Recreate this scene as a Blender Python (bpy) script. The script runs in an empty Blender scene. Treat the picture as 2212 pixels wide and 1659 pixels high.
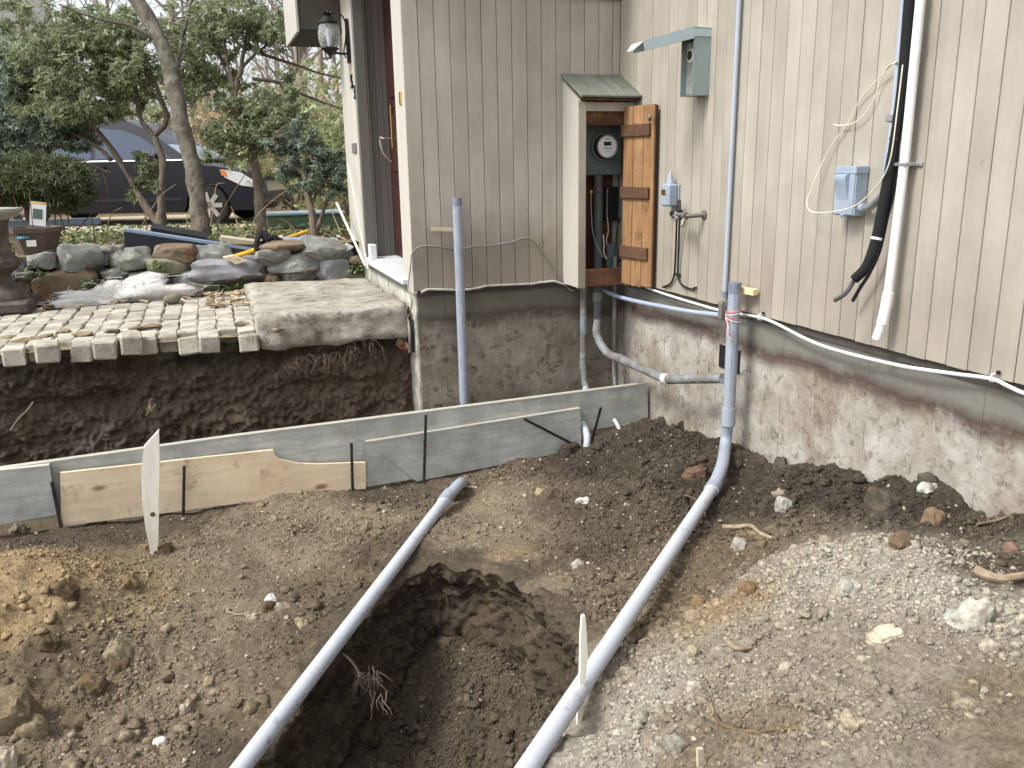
import bpy, math, random
import numpy as np
from mathutils import Vector, Matrix

random.seed(7)
rng = np.random.default_rng(11)
scene = bpy.context.scene
col = scene.collection

# ------------------------------------------------------------------ camera
CAM = np.array([-2.6557, -5.3929, 0.7938])
YAW, PITCH, ROLL = 0.3324, 0.2542, -0.0178
FPX = 3352.0 / 4032 * 2212            # focal length in pixels of a 2212 wide picture
_f = np.array([math.sin(YAW) * math.cos(PITCH), math.cos(YAW) * math.cos(PITCH), -math.sin(PITCH)])
_r = np.array([math.cos(YAW), -math.sin(YAW), 0.0])
_u = np.cross(_r, _f)
_c, _s = math.cos(ROLL), math.sin(ROLL)
ROT = np.stack([_c * _r + _s * _u, -_s * _r + _c * _u, _f])
cam_data = bpy.data.cameras.new("camera")
cam = bpy.data.objects.new("camera", cam_data)
col.objects.link(cam)
cam_data.sensor_width = 36.0
cam_data.lens = 36.0 * 3352.0 / 4032
cam_data.clip_start = 0.05
cam_data.clip_end = 2000
m = Matrix.Identity(4)
for i in range(3):
    m[i][0], m[i][1], m[i][2] = ROT[0][i], ROT[1][i], -ROT[2][i]
    m[i][3] = CAM[i]
cam.matrix_world = m
scene.camera = cam

# ------------------------------------------------------------------ light
SUN_EL, SUN_AZ = math.radians(52), math.radians(-99)     # azimuth from +Y towards +X
world = bpy.data.worlds.new("World")
scene.world = world
world.use_nodes = True
wn = world.node_tree.nodes
wl = world.node_tree.links
bg = wn["Background"]
sky = wn.new("ShaderNodeTexSky")
sky.sky_type = 'NISHITA'
sky.sun_disc = False
sky.sun_elevation = SUN_EL
sky.sun_rotation = SUN_AZ
sky.air_density = 1.0
sky.dust_density = 3.5
sky.ozone_density = 1.0
hs = wn.new("ShaderNodeHueSaturation")
hs.inputs["Saturation"].default_value = 0.30
wl.new(sky.outputs[0], hs.inputs["Color"])
wl.new(hs.outputs[0], bg.inputs["Color"])
bg.inputs["Strength"].default_value = 0.15
sun_d = bpy.data.lights.new("sun", 'SUN')
sun_d.energy = 1.5
sun_d.angle = math.radians(13)
sun_d.color = (1.0, 0.965, 0.91)
sun = bpy.data.objects.new("sun", sun_d)
col.objects.link(sun)
sd = Vector((math.sin(SUN_AZ) * math.cos(SUN_EL), math.cos(SUN_AZ) * math.cos(SUN_EL), math.sin(SUN_EL)))
sun.rotation_euler = sd.to_track_quat('Z', 'Y').to_euler()
sun.location = sd * 20
scene.view_settings.view_transform = 'Standard'
scene.view_settings.look = 'None'
scene.view_settings.exposure = 0.95
scene.view_settings.gamma = 1.0

# ------------------------------------------------------------------ measuring helpers
def ray(x, y):
    return np.array([(x - 1106.0) / FPX, -(y - 829.5) / FPX, 1.0]) @ ROT
def at(x, y, ax, v):
    d = ray(x, y); i = 'xyz'.index(ax)
    return CAM + d * ((v - CAM[i]) / d[i])
def dep(x, y, t):
    return CAM + ray(x, y) * t
def srgb(r, g, b):
    o = []
    for c in (r, g, b):
        c /= 255.0
        o.append(c / 12.92 if c <= 0.04045 else ((c + 0.055) / 1.055) ** 2.4)
    return tuple(o)

# ------------------------------------------------------------------ numpy noise
def _hash(ix, iy, seed):
    h = (ix.astype(np.int64) * 374761393 + iy.astype(np.int64) * 668265263 + seed * 974711) & 0x7fffffff
    h = ((h ^ (h >> 13)) * 1274126177) & 0x7fffffff
    return ((h ^ (h >> 16)) & 0xffff) / 65535.0
def vnoise(x, y, seed=0):
    x = np.asarray(x, float); y = np.asarray(y, float)
    ix = np.floor(x); iy = np.floor(y); fx = x - ix; fy = y - iy
    fx = fx * fx * fx * (fx * (fx * 6 - 15) + 10); fy = fy * fy * fy * (fy * (fy * 6 - 15) + 10)
    a = _hash(ix, iy, seed); b = _hash(ix + 1, iy, seed); c = _hash(ix, iy + 1, seed); d = _hash(ix + 1, iy + 1, seed)
    return (a + (b - a) * fx) * (1 - fy) + (c + (d - c) * fx) * fy - 0.5
def fbm(x, y, seed=0, octv=4, gain=0.5):
    t = 0; a = 1.0; f = 1.0; c, s = 0.8, 0.6
    for o in range(octv):
        t = t + a * vnoise(x * f, y * f, seed + o * 17)
        x, y = c * x - s * y, s * x + c * y
        a *= gain; f *= 2.0
    return t
def worley(x, y, seed=0):
    ix = np.floor(x); iy = np.floor(y); best = np.full(np.shape(x), 9.0)
    for dx in (-1, 0, 1):
        for dy in (-1, 0, 1):
            cx = ix + dx; cy = iy + dy
            px_ = cx + _hash(cx, cy, seed); py_ = cy + _hash(cx, cy, seed + 5)
            best = np.minimum(best, (px_ - x) ** 2 + (py_ - y) ** 2)
    return np.sqrt(best)

# ------------------------------------------------------------------ geometry collector
class G:
    def __init__(s):
        s.v = []; s.f = []; s.n = 0; s.uv = None; s.c = []
    def add(s, v, f, c=None):
        v = np.asarray(v, float).reshape(-1, 3)
        s.v.append(v)
        s.f += [tuple(int(i) + s.n for i in q) for q in f]
        s.n += len(v)
        if c is not None:
            s.c.append(np.tile(np.asarray(c, float)[:3], (len(v), 1)))
        return s
    def box(s, c, size, rz=0.0, ch=0.0, M=None):
        hx, hy, hz = [q / 2 for q in size]
        if ch <= 0:
            v = np.array([[x, y, z] for x in (-hx, hx) for y in (-hy, hy) for z in (-hz, hz)])
            f = [(0, 1, 3, 2), (4, 6, 7, 5), (0, 4, 5, 1), (2, 3, 7, 6), (0, 2, 6, 4), (1, 5, 7, 3)]
        else:
            v = []; ids = {}
            for sx in (-1, 1):
                for sy in (-1, 1):
                    for sz in (-1, 1):
                        for ax in range(3):
                            p = [sx * (hx - ch), sy * (hy - ch), sz * (hz - ch)]
                            p[ax] = (sx, sy, sz)[ax] * (hx, hy, hz)[ax]
                            ids[(sx, sy, sz, ax)] = len(v); v.append(p)
            f = []
            for ax in range(3):
                o = [a for a in range(3) if a != ax]
                for sg in (-1, 1):
                    q = []
                    for a, b in ((-1, -1), (1, -1), (1, 1), (-1, 1)):
                        k = [0, 0, 0]; k[ax] = sg; k[o[0]] = a; k[o[1]] = b
                        q.append(ids[(k[0], k[1], k[2], ax)])
                    if (sg > 0) == (ax == 1): q = q[::-1]
                    f.append(tuple(q))
            for ax in range(3):            # edge chamfers run along ax
                o = [a for a in range(3) if a != ax]
                for a in (-1, 1):
                    for b in (-1, 1):
                        k = [0, 0, 0]; k[o[0]] = a; k[o[1]] = b
                        k[ax] = -1; k0 = tuple(k); k[ax] = 1; k1 = tuple(k)
                        f.append((ids[k0 + (o[0],)], ids[k1 + (o[0],)], ids[k1 + (o[1],)], ids[k0 + (o[1],)]))
            for sx in (-1, 1):
                for sy in (-1, 1):
                    for sz in (-1, 1):
                        f.append(tuple(ids[(sx, sy, sz, a)] for a in range(3)))
            v = np.array(v)
        if M is not None:
            v = v @ np.asarray(M).T
        if rz:
            cz, sz_ = math.cos(rz), math.sin(rz)
            v = v @ np.array([[cz, sz_, 0], [-sz_, cz, 0], [0, 0, 1]])
        return s.add(v + np.asarray(c, float), f)
    def span(s, a, b, ch=0.0):
        a = np.asarray(a, float); b = np.asarray(b, float)
        return s.box((a + b) / 2, np.abs(b - a), 0, ch)
    def beam(s, a, b, w, t, up=(0, 0, 1), ch=0.0):
        """box from a to b, w wide along up, t thick"""
        a = np.asarray(a, float); b = np.asarray(b, float); d = b - a; L = np.linalg.norm(d); d /= L
        up = np.asarray(up, float); up = up - d * (up @ d); up /= np.linalg.norm(up); n = np.cross(d, up)
        return s.box((a + b) / 2, (L, t, w), 0, ch, M=np.stack([d, n, up], 1))
    def tube(s, path, r, n=12, smooth=0, cap=True, hollow=False):
        P = [np.asarray(p, float) for p in path]
        R_ = list(r) if hasattr(r, '__len__') else [r] * len(P)
        if smooth and len(P) > 2:
            Q = []; RR = []
            ext = [2 * P[0] - P[1]] + P + [2 * P[-1] - P[-2]]
            for i in range(1, len(ext) - 2):
                p0, p1, p2, p3 = ext[i - 1:i + 3]
                for k in range(smooth):
                    t = k / smooth
                    Q.append(0.5 * ((2 * p1) + (-p0 + p2) * t + (2 * p0 - 5 * p1 + 4 * p2 - p3) * t * t + (-p0 + 3 * p1 - 3 * p2 + p3) * t ** 3))
                    RR.append(R_[i - 1] + (R_[i] - R_[i - 1]) * t)
            Q.append(P[-1]); RR.append(R_[-1]); P, R_ = Q, RR
        P = np.array(P); m_ = len(P)
        T = np.gradient(P, axis=0); T /= np.linalg.norm(T, axis=1)[:, None] + 1e-12
        a = np.array([0, 0, 1.0]) if abs(T[0][2]) < 0.9 else np.array([1.0, 0, 0])
        N = np.cross(T[0], a); N /= np.linalg.norm(N)
        vs = []; ang = np.linspace(0, 2 * math.pi, n, endpoint=False)
        for i in range(m_):
            N = N - T[i] * (N @ T[i]); N /= np.linalg.norm(N) + 1e-12
            B = np.cross(T[i], N)
            vs.append(P[i] + R_[i] * (np.cos(ang)[:, None] * N + np.sin(ang)[:, None] * B))
        v = np.concatenate(vs); f = []
        for i in range(m_ - 1):
            for k in range(n):
                k2 = (k + 1) % n
                f.append((i * n + k, i * n + k2, (i + 1) * n + k2, (i + 1) * n + k))
        if cap:
            f.append(tuple(range(n - 1, -1, -1))); f.append(tuple((m_ - 1) * n + k for k in range(n)))
        return s.add(v, f)
    def lathe(s, prof, c=(0, 0, 0), n=24, M=None, rfun=None, cap=True):
        """prof: list of (radius, height) about the z axis"""
        ang = np.linspace(0, 2 * math.pi, n, endpoint=False); vs = []
        for r, z in prof:
            rr = r if rfun is None else r * rfun(ang, z)
            vs.append(np.stack([rr * np.cos(ang), rr * np.sin(ang), np.full(n, z)], 1))
        v = np.concatenate(vs); f = []
        for i in range(len(prof) - 1):
            for k in range(n):
                k2 = (k + 1) % n
                f.append((i * n + k, i * n + k2, (i + 1) * n + k2, (i + 1) * n + k))
        if cap:
            f.append(tuple(range(n - 1, -1, -1))); f.append(tuple((len(prof) - 1) * n + k for k in range(n)))
        if M is not None: v = v @ np.asarray(M).T
        return s.add(v + np.asarray(c, float), f)
    def prism(s, poly, o, ux, uy, th):
        """flat polygon (u,v pairs) at o spanned by ux, uy, thickness th behind it"""
        ux = np.asarray(ux, float); uy = np.asarray(uy, float); nn = np.cross(ux, uy); nn /= np.linalg.norm(nn)
        a = np.array([np.asarray(o) + p[0] * ux + p[1] * uy for p in poly]); b = a - nn * th; k = len(poly)
        f = [tuple(range(k)), tuple(range(2 * k - 1, k - 1, -1))]
        f += [(i, i + k, (i + 1) % k + k, (i + 1) % k) for i in range(k)]
        return s.add(np.concatenate([a, b]), f)

def _ico(sub):
    t = (1 + 5 ** 0.5) / 2
    v = [(-1, t, 0), (1, t, 0), (-1, -t, 0), (1, -t, 0), (0, -1, t), (0, 1, t), (0, -1, -t), (0, 1, -t), (t, 0, -1), (t, 0, 1), (-t, 0, -1), (-t, 0, 1)]
    f = [(0, 11, 5), (0, 5, 1), (0, 1, 7), (0, 7, 10), (0, 10, 11), (1, 5, 9), (5, 11, 4), (11, 10, 2), (10, 7, 6), (7, 1, 8), (3, 9, 4), (3, 4, 2), (3, 2, 6), (3, 6, 8), (3, 8, 9), (4, 9, 5), (2, 4, 11), (6, 2, 10), (8, 6, 7), (9, 8, 1)]
    v = [np.array(p) / np.linalg.norm(p) for p in v]
    for _ in range(sub):
        mid = {}; nf = []
        def mp(a, b):
            k = (min(a, b), max(a, b))
            if k not in mid:
                q = v[a] + v[b]; mid[k] = len(v); v.append(q / np.linalg.norm(q))
            return mid[k]
        for a, b, c in f:
            x, y, z = mp(a, b), mp(b, c), mp(c, a)
            nf += [(a, x, z), (b, y, x), (c, z, y), (x, y, z)]
        f = nf
    return np.array(v), f
ICO = {k: _ico(k) for k in range(4)}

def rockgeo(size, seed, sub=3, rough=0.18, facets=7, square=0.0):
    """a stone: a ball cut by random planes, roughened"""
    r_ = np.random.default_rng(seed)
    v, f = ICO[sub]; v = v.copy()
    if square > 0:
        p = 2 + square * 8
        v = v / (np.sum(np.abs(v) ** p, 1) ** (1 / p))[:, None]
    for _ in range(facets):
        nrm = r_.normal(size=3); nrm /= np.linalg.norm(nrm); d = r_.uniform(0.62, 0.88)
        if square > 0: d = r_.uniform(0.85, 1.15)
        over = v @ nrm - d
        v = v - np.where(over > 0, over, 0)[:, None] * nrm
    for sc, am in ((1.7, rough), (4.0, rough * 0.4), (9.0, rough * 0.16)):
        o = r_.uniform(-50, 50, 3)
        nz = vnoise(v[:, 0] * sc + o[0], v[:, 1] * sc + o[1], seed) + vnoise(v[:, 2] * sc + o[2], v[:, 0] * sc - o[1], seed + 3)
        v = v * (1 + am * nz)[:, None]
    return v * (np.asarray(size, float) / 2), f

def rotm(rx, ry, rz):
    return np.array(Matrix.Rotation(rz, 3, 'Z') @ Matrix.Rotation(ry, 3, 'Y') @ Matrix.Rotation(rx, 3, 'X'))

# ------------------------------------------------------------------ objects
ORI = {}
def tag(o, label, cat, group=None, kind=None):
    if label: o['label'] = label
    if cat: o['category'] = cat
    if group: o['group'] = group
    if kind: o['kind'] = kind
    return o
def thing(name, loc, label, cat, group=None):
    o = bpy.data.objects.new(name, None)
    o.empty_display_size = 0.1
    o.location = [float(q) for q in loc]
    col.objects.link(o)
    ORI[o.name] = np.asarray(loc, float)
    return tag(o, label, cat, group)
def mesh(name, g, mat, smooth=False, colors=None):
    me = bpy.data.meshes.new(name)
    v = np.concatenate(g.v) if isinstance(g, G) else np.asarray(g[0], float)
    f = g.f if isinstance(g, G) else g[1]
    me.from_pydata(v.tolist(), [], [tuple(q) for q in f])
    if isinstance(g, G) and g.c and colors is None: colors = np.concatenate(g.c)
    if colors is not None:
        ca = me.color_attributes.new("tint", 'FLOAT_COLOR', 'POINT')
        ca.data.foreach_set('color', np.concatenate([colors, np.ones((len(colors), 1))], 1).ravel().astype(np.float32))
    if smooth:
        me.polygons.foreach_set('use_smooth', np.ones(len(me.polygons), bool))
        if smooth != 'all':
            me.set_sharp_from_angle(angle=math.radians(38 if smooth is True else smooth))
    me.materials.append(mat)
    me.update()
    return me
def mk(name, g, mat, parent=None, smooth=False, label=None, cat=None, group=None, kind=None, colors=None, fixn=False):
    """one mesh object from geometry given in world coordinates; origin at its parent's origin"""
    if not isinstance(g, G):
        gg = G(); gg.add(g[0], g[1]); g = gg
    o0 = ORI[parent.name] if parent is not None else None
    if o0 is None:
        allv = np.concatenate(g.v); o0 = np.array([(allv[:, 0].min() + allv[:, 0].max()) / 2, (allv[:, 1].min() + allv[:, 1].max()) / 2, allv[:, 2].min()])
    g.v = [q - o0 for q in g.v]
    me = mesh(name, g, mat, smooth, colors)
    o = bpy.data.objects.new(name, me)
    col.objects.link(o)
    if parent is not None: o.parent = parent
    else: o.location = o0
    ORI[o.name] = o0
    return tag(o, label, cat, group, kind)
def put(name, me, parent, loc, rot=(0, 0, 0), scale=(1, 1, 1)):
    """place a copy of shared mesh data (loc in world coordinates)"""
    o = bpy.data.objects.new(name, me)
    col.objects.link(o)
    l = np.asarray(loc, float)
    if parent is not None:
        o.parent = parent; l = l - ORI[parent.name]
    o.location = l; o.rotation_euler = rot; o.scale = scale
    ORI[o.name] = np.asarray(loc, float)
    return o

# ------------------------------------------------------------------ materials
class NT:
    def __init__(s, name):
        s.m = bpy.data.materials.new(name); s.m.use_nodes = True
        s.t = s.m.node_tree; s.b = s.t.nodes["Principled BSDF"]
    def n(s, typ, **kw):
        o = s.t.nodes.new(typ)
        for k, v in kw.items():
            if k.startswith('i_'):
                key = k[2:]; key = int(key) if key.isdigit() else key.replace('_', ' ')
                s.inp(o, key, v)
            else: setattr(o, k, v)
        return o
    def inp(s, o, key, v):
        if hasattr(v, 'is_linked') or isinstance(v, bpy.types.NodeSocket): s.t.links.new(v, o.inputs[key])
        else: o.inputs[key].default_value = v
    def coord(s, stretch=(1, 1, 1), which='Object', jitter=True):
        tc = s.n("ShaderNodeTexCoord"); mp = s.n("ShaderNodeMapping")
        s.t.links.new(tc.outputs[which], mp.inputs['Vector']); mp.inputs['Scale'].default_value = stretch
        if jitter:
            oi = s.n("ShaderNodeObjectInfo")
            mu = s.n("ShaderNodeMath", operation='MULTIPLY', i_0=oi.outputs['Random'], i_1=37.0)
            cb = s.n("ShaderNodeCombineXYZ", i_0=mu.outputs[0], i_1=mu.outputs[0], i_2=mu.outputs[0])
            s.t.links.new(cb.outputs[0], mp.inputs['Location'])
        return mp.outputs[0]
    def noise(s, vec, scale, detail=6, rough=0.6, dist=0.0):
        o = s.n("ShaderNodeTexNoise", i_Scale=scale, i_Detail=detail, i_Roughness=rough, i_Distortion=dist)
        s.t.links.new(vec, o.inputs['Vector'])
        return o.outputs['Fac']
    def ramp(s, fac, stops, interp='LINEAR'):
        o = s.n("ShaderNodeValToRGB"); o.color_ramp.interpolation = interp
        e = o.color_ramp.elements
        while len(e) < len(stops): e.new(0.5)
        for q, (p, c) in zip(e, stops):
            q.position = p; q.color = (tuple(c) + (1,))[:4] if hasattr(c, '__len__') else (c, c, c, 1)
        s.t.links.new(fac, o.inputs[0]); return o.outputs[0]
    def mix(s, fac, a, b, mode='MIX'):
        o = s.n("ShaderNodeMix", data_type='RGBA', blend_type=mode)
        for k, v in ((0, fac), (6, a), (7, b)):
            if isinstance(v, bpy.types.NodeSocket): s.t.links.new(v, o.inputs[k])
            else: o.inputs[k].default_value = v if k == 0 else (tuple(v) + (1,))[:4]
        return o.outputs[2]
    def math(s, op, a, b=0.0, c=0.0, clamp=False):
        o = s.n("ShaderNodeMath", operation=op, use_clamp=clamp)
        for k, v in enumerate((a, b, c)):
            if isinstance(v, bpy.types.NodeSocket): s.t.links.new(v, o.inputs[k])
            else: o.inputs[k].default_value = v
        return o.outputs[0]
    def bump(s, h, strength=0.3, dist=0.01, prev=None):
        o = s.n("ShaderNodeBump", i_Strength=strength, i_Distance=dist); s.t.links.new(h, o.inputs['Height'])
        if prev is not None: s.t.links.new(prev, o.inputs['Normal'])
        return o.outputs[0]
    def out(s, colr, rough=0.8, normal=None, metal=0.0, spec=0.5):
        for k, v in (('Base Color', colr), ('Roughness', rough), ('Metallic', metal), ('Specular IOR Level', spec)):
            if isinstance(v, bpy.types.NodeSocket): s.t.links.new(v, s.b.inputs[k])
            else: s.b.inputs[k].default_value = (tuple(v) + (1,))[:4] if k == 'Base Color' else v
        if normal is not None: s.t.links.new(normal, s.b.inputs['Normal'])
        return s.m

def pmat(name, c1, c2, scale=6, rough=0.8, bump=0.2, bscale=60, stretch=(1, 1, 1), metal=0.0, vary=0.12, dirt=None, dirt_amt=0.5, dirt_scale=3.0, spec=0.4, bdist=0.006, jitter=True):
    n = NT(name); v = n.coord(stretch, jitter=jitter)
    a = n.noise(v, scale)
    c = n.ramp(a, ((0.28, c1), (0.72, c2)))
    if vary:
        oi = n.n("ShaderNodeObjectInfo")
        k = n.math('MULTIPLY_ADD', oi.outputs['Random'], 2 * vary, 1 - vary)
        cb = n.n("ShaderNodeCombineColor", i_0=k, i_1=k, i_2=k)
        c = n.mix(1.0, c, cb.outputs[0], 'MULTIPLY')
    if dirt is not None:
        dn = n.noise(n.coord((1, 1, 1), jitter=jitter), dirt_scale, 8, 0.7)
        c = n.mix(n.math('MULTIPLY', n.ramp(dn, ((0.45, 0.0), (0.68, 1.0))), dirt_amt), c, dirt)
    b = n.bump(n.noise(v, bscale, 8, 0.65), bump, bdist) if bump else None
    rr = n.math('MULTIPLY_ADD', n.noise(v, scale * 3), 0.25, rough - 0.12, clamp=True)
    return n.out(c, rr, b, metal, spec)

M = {}
# --- painted vertical siding: taupe paint, fine vertical grain, scuffs
def siding_mat(name, c1, c2, low=None):
    n = NT(name); v = n.coord((1, 1, 0.06)); v2 = n.coord((1, 1, 1))
    w = n.coord((1, 1, 1), jitter=False)
    c = n.ramp(n.noise(v, 9), ((0.3, c1), (0.7, c2)))
    blot = n.ramp(n.noise(v2, 2.2, 7, 0.62), ((0.3, 0.80), (0.62, 1.04)))
    c = n.mix(1.0, c, blot, 'MULTIPLY')
    oi = n.n("ShaderNodeObjectInfo")
    k = n.math('MULTIPLY_ADD', oi.outputs['Random'], 0.12, 0.93)
    c = n.mix(1.0, c, n.n("ShaderNodeCombineColor", i_0=k, i_1=k, i_2=n.math('MULTIPLY_ADD', k, 0.9, 0.085)).outputs[0], 'MULTIPLY')
    # worn flecks where the paint has come off
    fl = n.ramp(n.noise(n.coord((1, 1, 0.3)), 38, 3, 0.5), ((0.735, 0.0), (0.76, 1.0)))
    c = n.mix(n.math('MULTIPLY', fl, 0.55), c, srgb(96, 84, 70))
    if low is not None:     # splash dirt on the lowest hand's breadth
        sx = n.n("ShaderNodeSeparateXYZ"); n.t.links.new(w, sx.inputs[0])
        h = n.math('ADD', sx.outputs[2], n.math('MULTIPLY', n.noise(v2, 5, 6), -0.45))
        h = n.ramp(h, ((-0.0, 1.0), (0.30, 0.0)))
        c = n.mix(n.math('MULTIPLY', h, low), c, srgb(104, 88, 68))
    b = n.bump(n.noise(n.coord((1, 1, 0.02)), 160, 4, 0.7), 0.28, 0.0025)
    b = n.bump(n.noise(v2, 30, 5), 0.08, 0.004, b)
    return n.out(c, 0.62, b, 0, 0.35)
M['siding'] = siding_mat('siding_paint', srgb(161, 155, 145), srgb(174, 168, 157), 0.22)
M['siding_a'] = siding_mat('siding_paint_front', srgb(166, 160, 150), srgb(180, 174, 164), 0.5)
M['trim'] = pmat('trim_paint', srgb(178, 175, 166), srgb(190, 187, 178), 4, 0.55, 0.1, 90, (1, 1, 0.1), vary=0.03)
M['trim_dark'] = pmat('dark_trim_with_shade', srgb(104, 102, 98), srgb(116, 114, 109), 4, 0.55, 0.1, 90, (1, 1, 0.1), vary=0.03)  # shade on the entry trim painted in as a darker tone; reused for dark parts

def foundation_mat(name, up, lo1, lo2, band, band_amt, z0, streak, dark=0.5, blot=(112, 92, 68)):
    n = NT(name); w = n.coord((1, 1, 1), jitter=False)
    sx = n.n("ShaderNodeSeparateXYZ"); n.t.links.new(w, sx.inputs[0]); z = sx.outputs[2]
    u = n.math('ADD', sx.outputs[0], sx.outputs[1])
    warp = n.math('MULTIPLY_ADD', n.noise(w, 3.0, 6, 0.6), 0.16, -0.08)
    zz = n.math('ADD', z, warp)
    cu = n.ramp(n.noise(w, 4, 8, 0.65), ((0.3, tuple(q * 0.72 for q in up)), (0.7, up)))
    cl = n.ramp(n.noise(w, 5.5, 10, 0.72), ((0.34, lo1), (0.66, lo2)))
    spots = n.ramp(n.noise(w, 16, 10, 0.75), ((0.52, 0.0), (0.63, 1.0)))
    cl = n.mix(n.math('MULTIPLY', spots, dark), cl, srgb(74, 60, 46))
    blotch = n.ramp(n.noise(n.coord((1, 1, .7), jitter=False), 2.4, 7, 0.65), ((0.46, 0.0), (0.6, 1.0)))
    cl = n.mix(n.math('MULTIPLY', blotch, 0.5), cl, srgb(*blot))
    sv = n.coord((5.5, 5.5, 0.9), jitter=False)
    st = n.ramp(n.noise(sv, 6, 4, 0.55), ((0.66, 0.0), (0.72, 1.0)))
    cl = n.mix(n.math('MULTIPLY', st, streak), cl, srgb(186, 184, 172))
    up_f = n.ramp(n.math('MULTIPLY_ADD', n.math('SUBTRACT', zz, z0), 14.0, 0.5), ((0.35, 0.0), (0.65, 1.0)))
    c = n.mix(up_f, cl, cu)
    bd = n.math('ABSOLUTE', n.math('SUBTRACT', zz, z0 - 0.01))
    bf = n.math('MULTIPLY', n.ramp(bd, ((0.015, 1.0), (0.07, 0.0))), n.ramp(n.noise(w, 5, 7, 0.7), ((0.28, 0.0), (0.46, 1.0))))
    c = n.mix(n.math('MULTIPLY', bf, band_amt), c, band)
    # seams left by the formwork boards
    fr = n.math('FRACT', n.math('MULTIPLY_ADD', n.noise(n.coord((1, 1, 0.4), jitter=False), 2.0), 0.02, n.math('MULTIPLY', u, 1.65)))
    sm = n.math('MULTIPLY', n.ramp(fr, ((0.0, 1.0), (0.012, 0.0))), n.ramp(n.noise(w, 4), ((0.4, 0.0), (0.55, 1.0))))
    c = n.mix(n.math('MULTIPLY', sm, 0.75), c, srgb(56, 46, 38))
    hgt = n.math('ADD', n.math('MULTIPLY', n.noise(w, 45, 10, 0.7), 0.6), n.math('MULTIPLY', n.noise(w, 9, 6, 0.6), 0.9))
    hgt = n.math('ADD', hgt, n.math('MULTIPLY', up_f, 0.35))
    return n.out(c, 0.92, n.bump(hgt, 0.55, 0.012), 0, 0.2)
M['found_b'] = foundation_mat('foundation_concrete_side', srgb(126, 125, 117), srgb(138, 132, 121), srgb(180, 178, 170), srgb(70, 52, 46), 0.8, -0.185, 0.75, 0.65, (118, 100, 80))
M['found_a'] = foundation_mat('foundation_concrete_front', srgb(112, 109, 99), srgb(116, 109, 97), srgb(158, 152, 140), srgb(64, 57, 49), 0.6, -0.2, 0.4, 0.85, (84, 75, 64))
M['found_c'] = pmat('foundation_concrete_entry', srgb(150, 150, 136), srgb(206, 206, 196), 7, 0.9, 0.5, 40, dirt=srgb(104, 98, 84), dirt_amt=0.8, dirt_scale=9, jitter=False)

# --- earth
def dirt_mat(name, bump=0.9, speck=0.5):
    n = NT(name); w = n.coord((1, 1, 1), jitter=False)
    at_ = n.n("ShaderNodeAttribute", attribute_name='tint')
    k = n.ramp(n.noise(w, 14, 10, 0.72), ((0.25, 0.66), (0.75, 1.28)))
    c = n.mix(1.0, at_.outputs['Color'], k, 'MULTIPLY')
    k2 = n.ramp(n.noise(w, 75, 6, 0.75), ((0.3, 0.5), (0.7, 1.45)))
    c = n.mix(1.0, c, k2, 'MULTIPLY')
    sp = n.ramp(n.noise(w, 210, 2, 0.5), ((0.70, 0.0), (0.74, 1.0)))
    c = n.mix(n.math('MULTIPLY', sp, speck), c, srgb(196, 184, 160))
    h = n.math('ADD', n.noise(w, 60, 10, 0.75), n.math('MULTIPLY', n.noise(w, 220, 4, 0.6), 0.4))
    return n.out(c, 0.96, n.bump(h, bump, 0.022), 0, 0.12)
M['dirt'] = dirt_mat('excavated_soil', 0.9, 0.3)
M['clod'] = dirt_mat('soil_clods', 0.6, 0.15)
def tint_mat(name, rough=0.9, vs=30, amt=0.3, bump=0.5, bs=50, bd=0.01):
    n = NT(name); w = n.coord((1, 1, 1))
    at_ = n.n("ShaderNodeAttribute", attribute_name='tint')
    k = n.ramp(n.noise(w, vs, 8, 0.7), ((0.25, 1 - amt), (0.75, 1 + amt)))
    c = n.mix(1.0, at_.outputs['Color'], k, 'MULTIPLY')
    c = n.mix(n.math('MULTIPLY', n.ramp(n.noise(w, 16, 9, 0.75), ((0.44, 0.0), (0.6, 1.0))), 0.75), c, srgb(98, 86, 70))
    return n.out(c, rough, n.bump(n.noise(w, bs, 8, 0.7), bump, bd), 0, 0.2)
M['stone_tint'] = tint_mat('field_stone')

def stone_mat(name, c1, c2, lich=None, lich_amt=0.5, scale=5, dirt=None, speckle=True, bump=0.6):
    n = NT(name); w = n.coord((1, 1, 1))
    c = n.ramp(n.noise(w, scale, 10, 0.7), ((0.3, c1), (0.7, c2)))
    oi = n.n("ShaderNodeObjectInfo"); k = n.math('MULTIPLY_ADD', oi.outputs['Random'], 0.5, 0.75)
    c = n.mix(1.0, c, n.n("ShaderNodeCombineColor", i_0=k, i_1=k, i_2=k).outputs[0], 'MULTIPLY')
    if speckle:
        sp = n.ramp(n.noise(w, 120, 4, 0.6), ((0.3, 0.75), (0.7, 1.2)))
        c = n.mix(1.0, c, sp, 'MULTIPLY')
    if dirt is not None:
        c = n.mix(n.ramp(n.noise(w, 4, 8, 0.7), ((0.5, 0.0), (0.7, 0.8))), c, dirt)
    if lich is not None:
        c = n.mix(n.math('MULTIPLY', n.ramp(n.noise(w, 11, 6, 0.65), ((0.55, 0.0), (0.62, 1.0))), lich_amt), c, lich)
    h = n.math('ADD', n.noise(w, 18, 8, 0.65), n.math('MULTIPLY', n.noise(w, 90, 6, 0.7), 0.35))
    return n.out(c, 0.9, n.bump(h, bump, 0.012), 0, 0.25)
M['wallstone'] = stone_mat('dry_wall_stone', srgb(104, 106, 104), srgb(152, 154, 148), srgb(176, 178, 160), 0.5, 6, srgb(92, 82, 66))
M['wallstone_brown'] = stone_mat('rusty_wall_stone', srgb(92, 80, 66), srgb(138, 124, 104), srgb(168, 168, 150), 0.35, 5, srgb(122, 78, 48))
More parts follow.
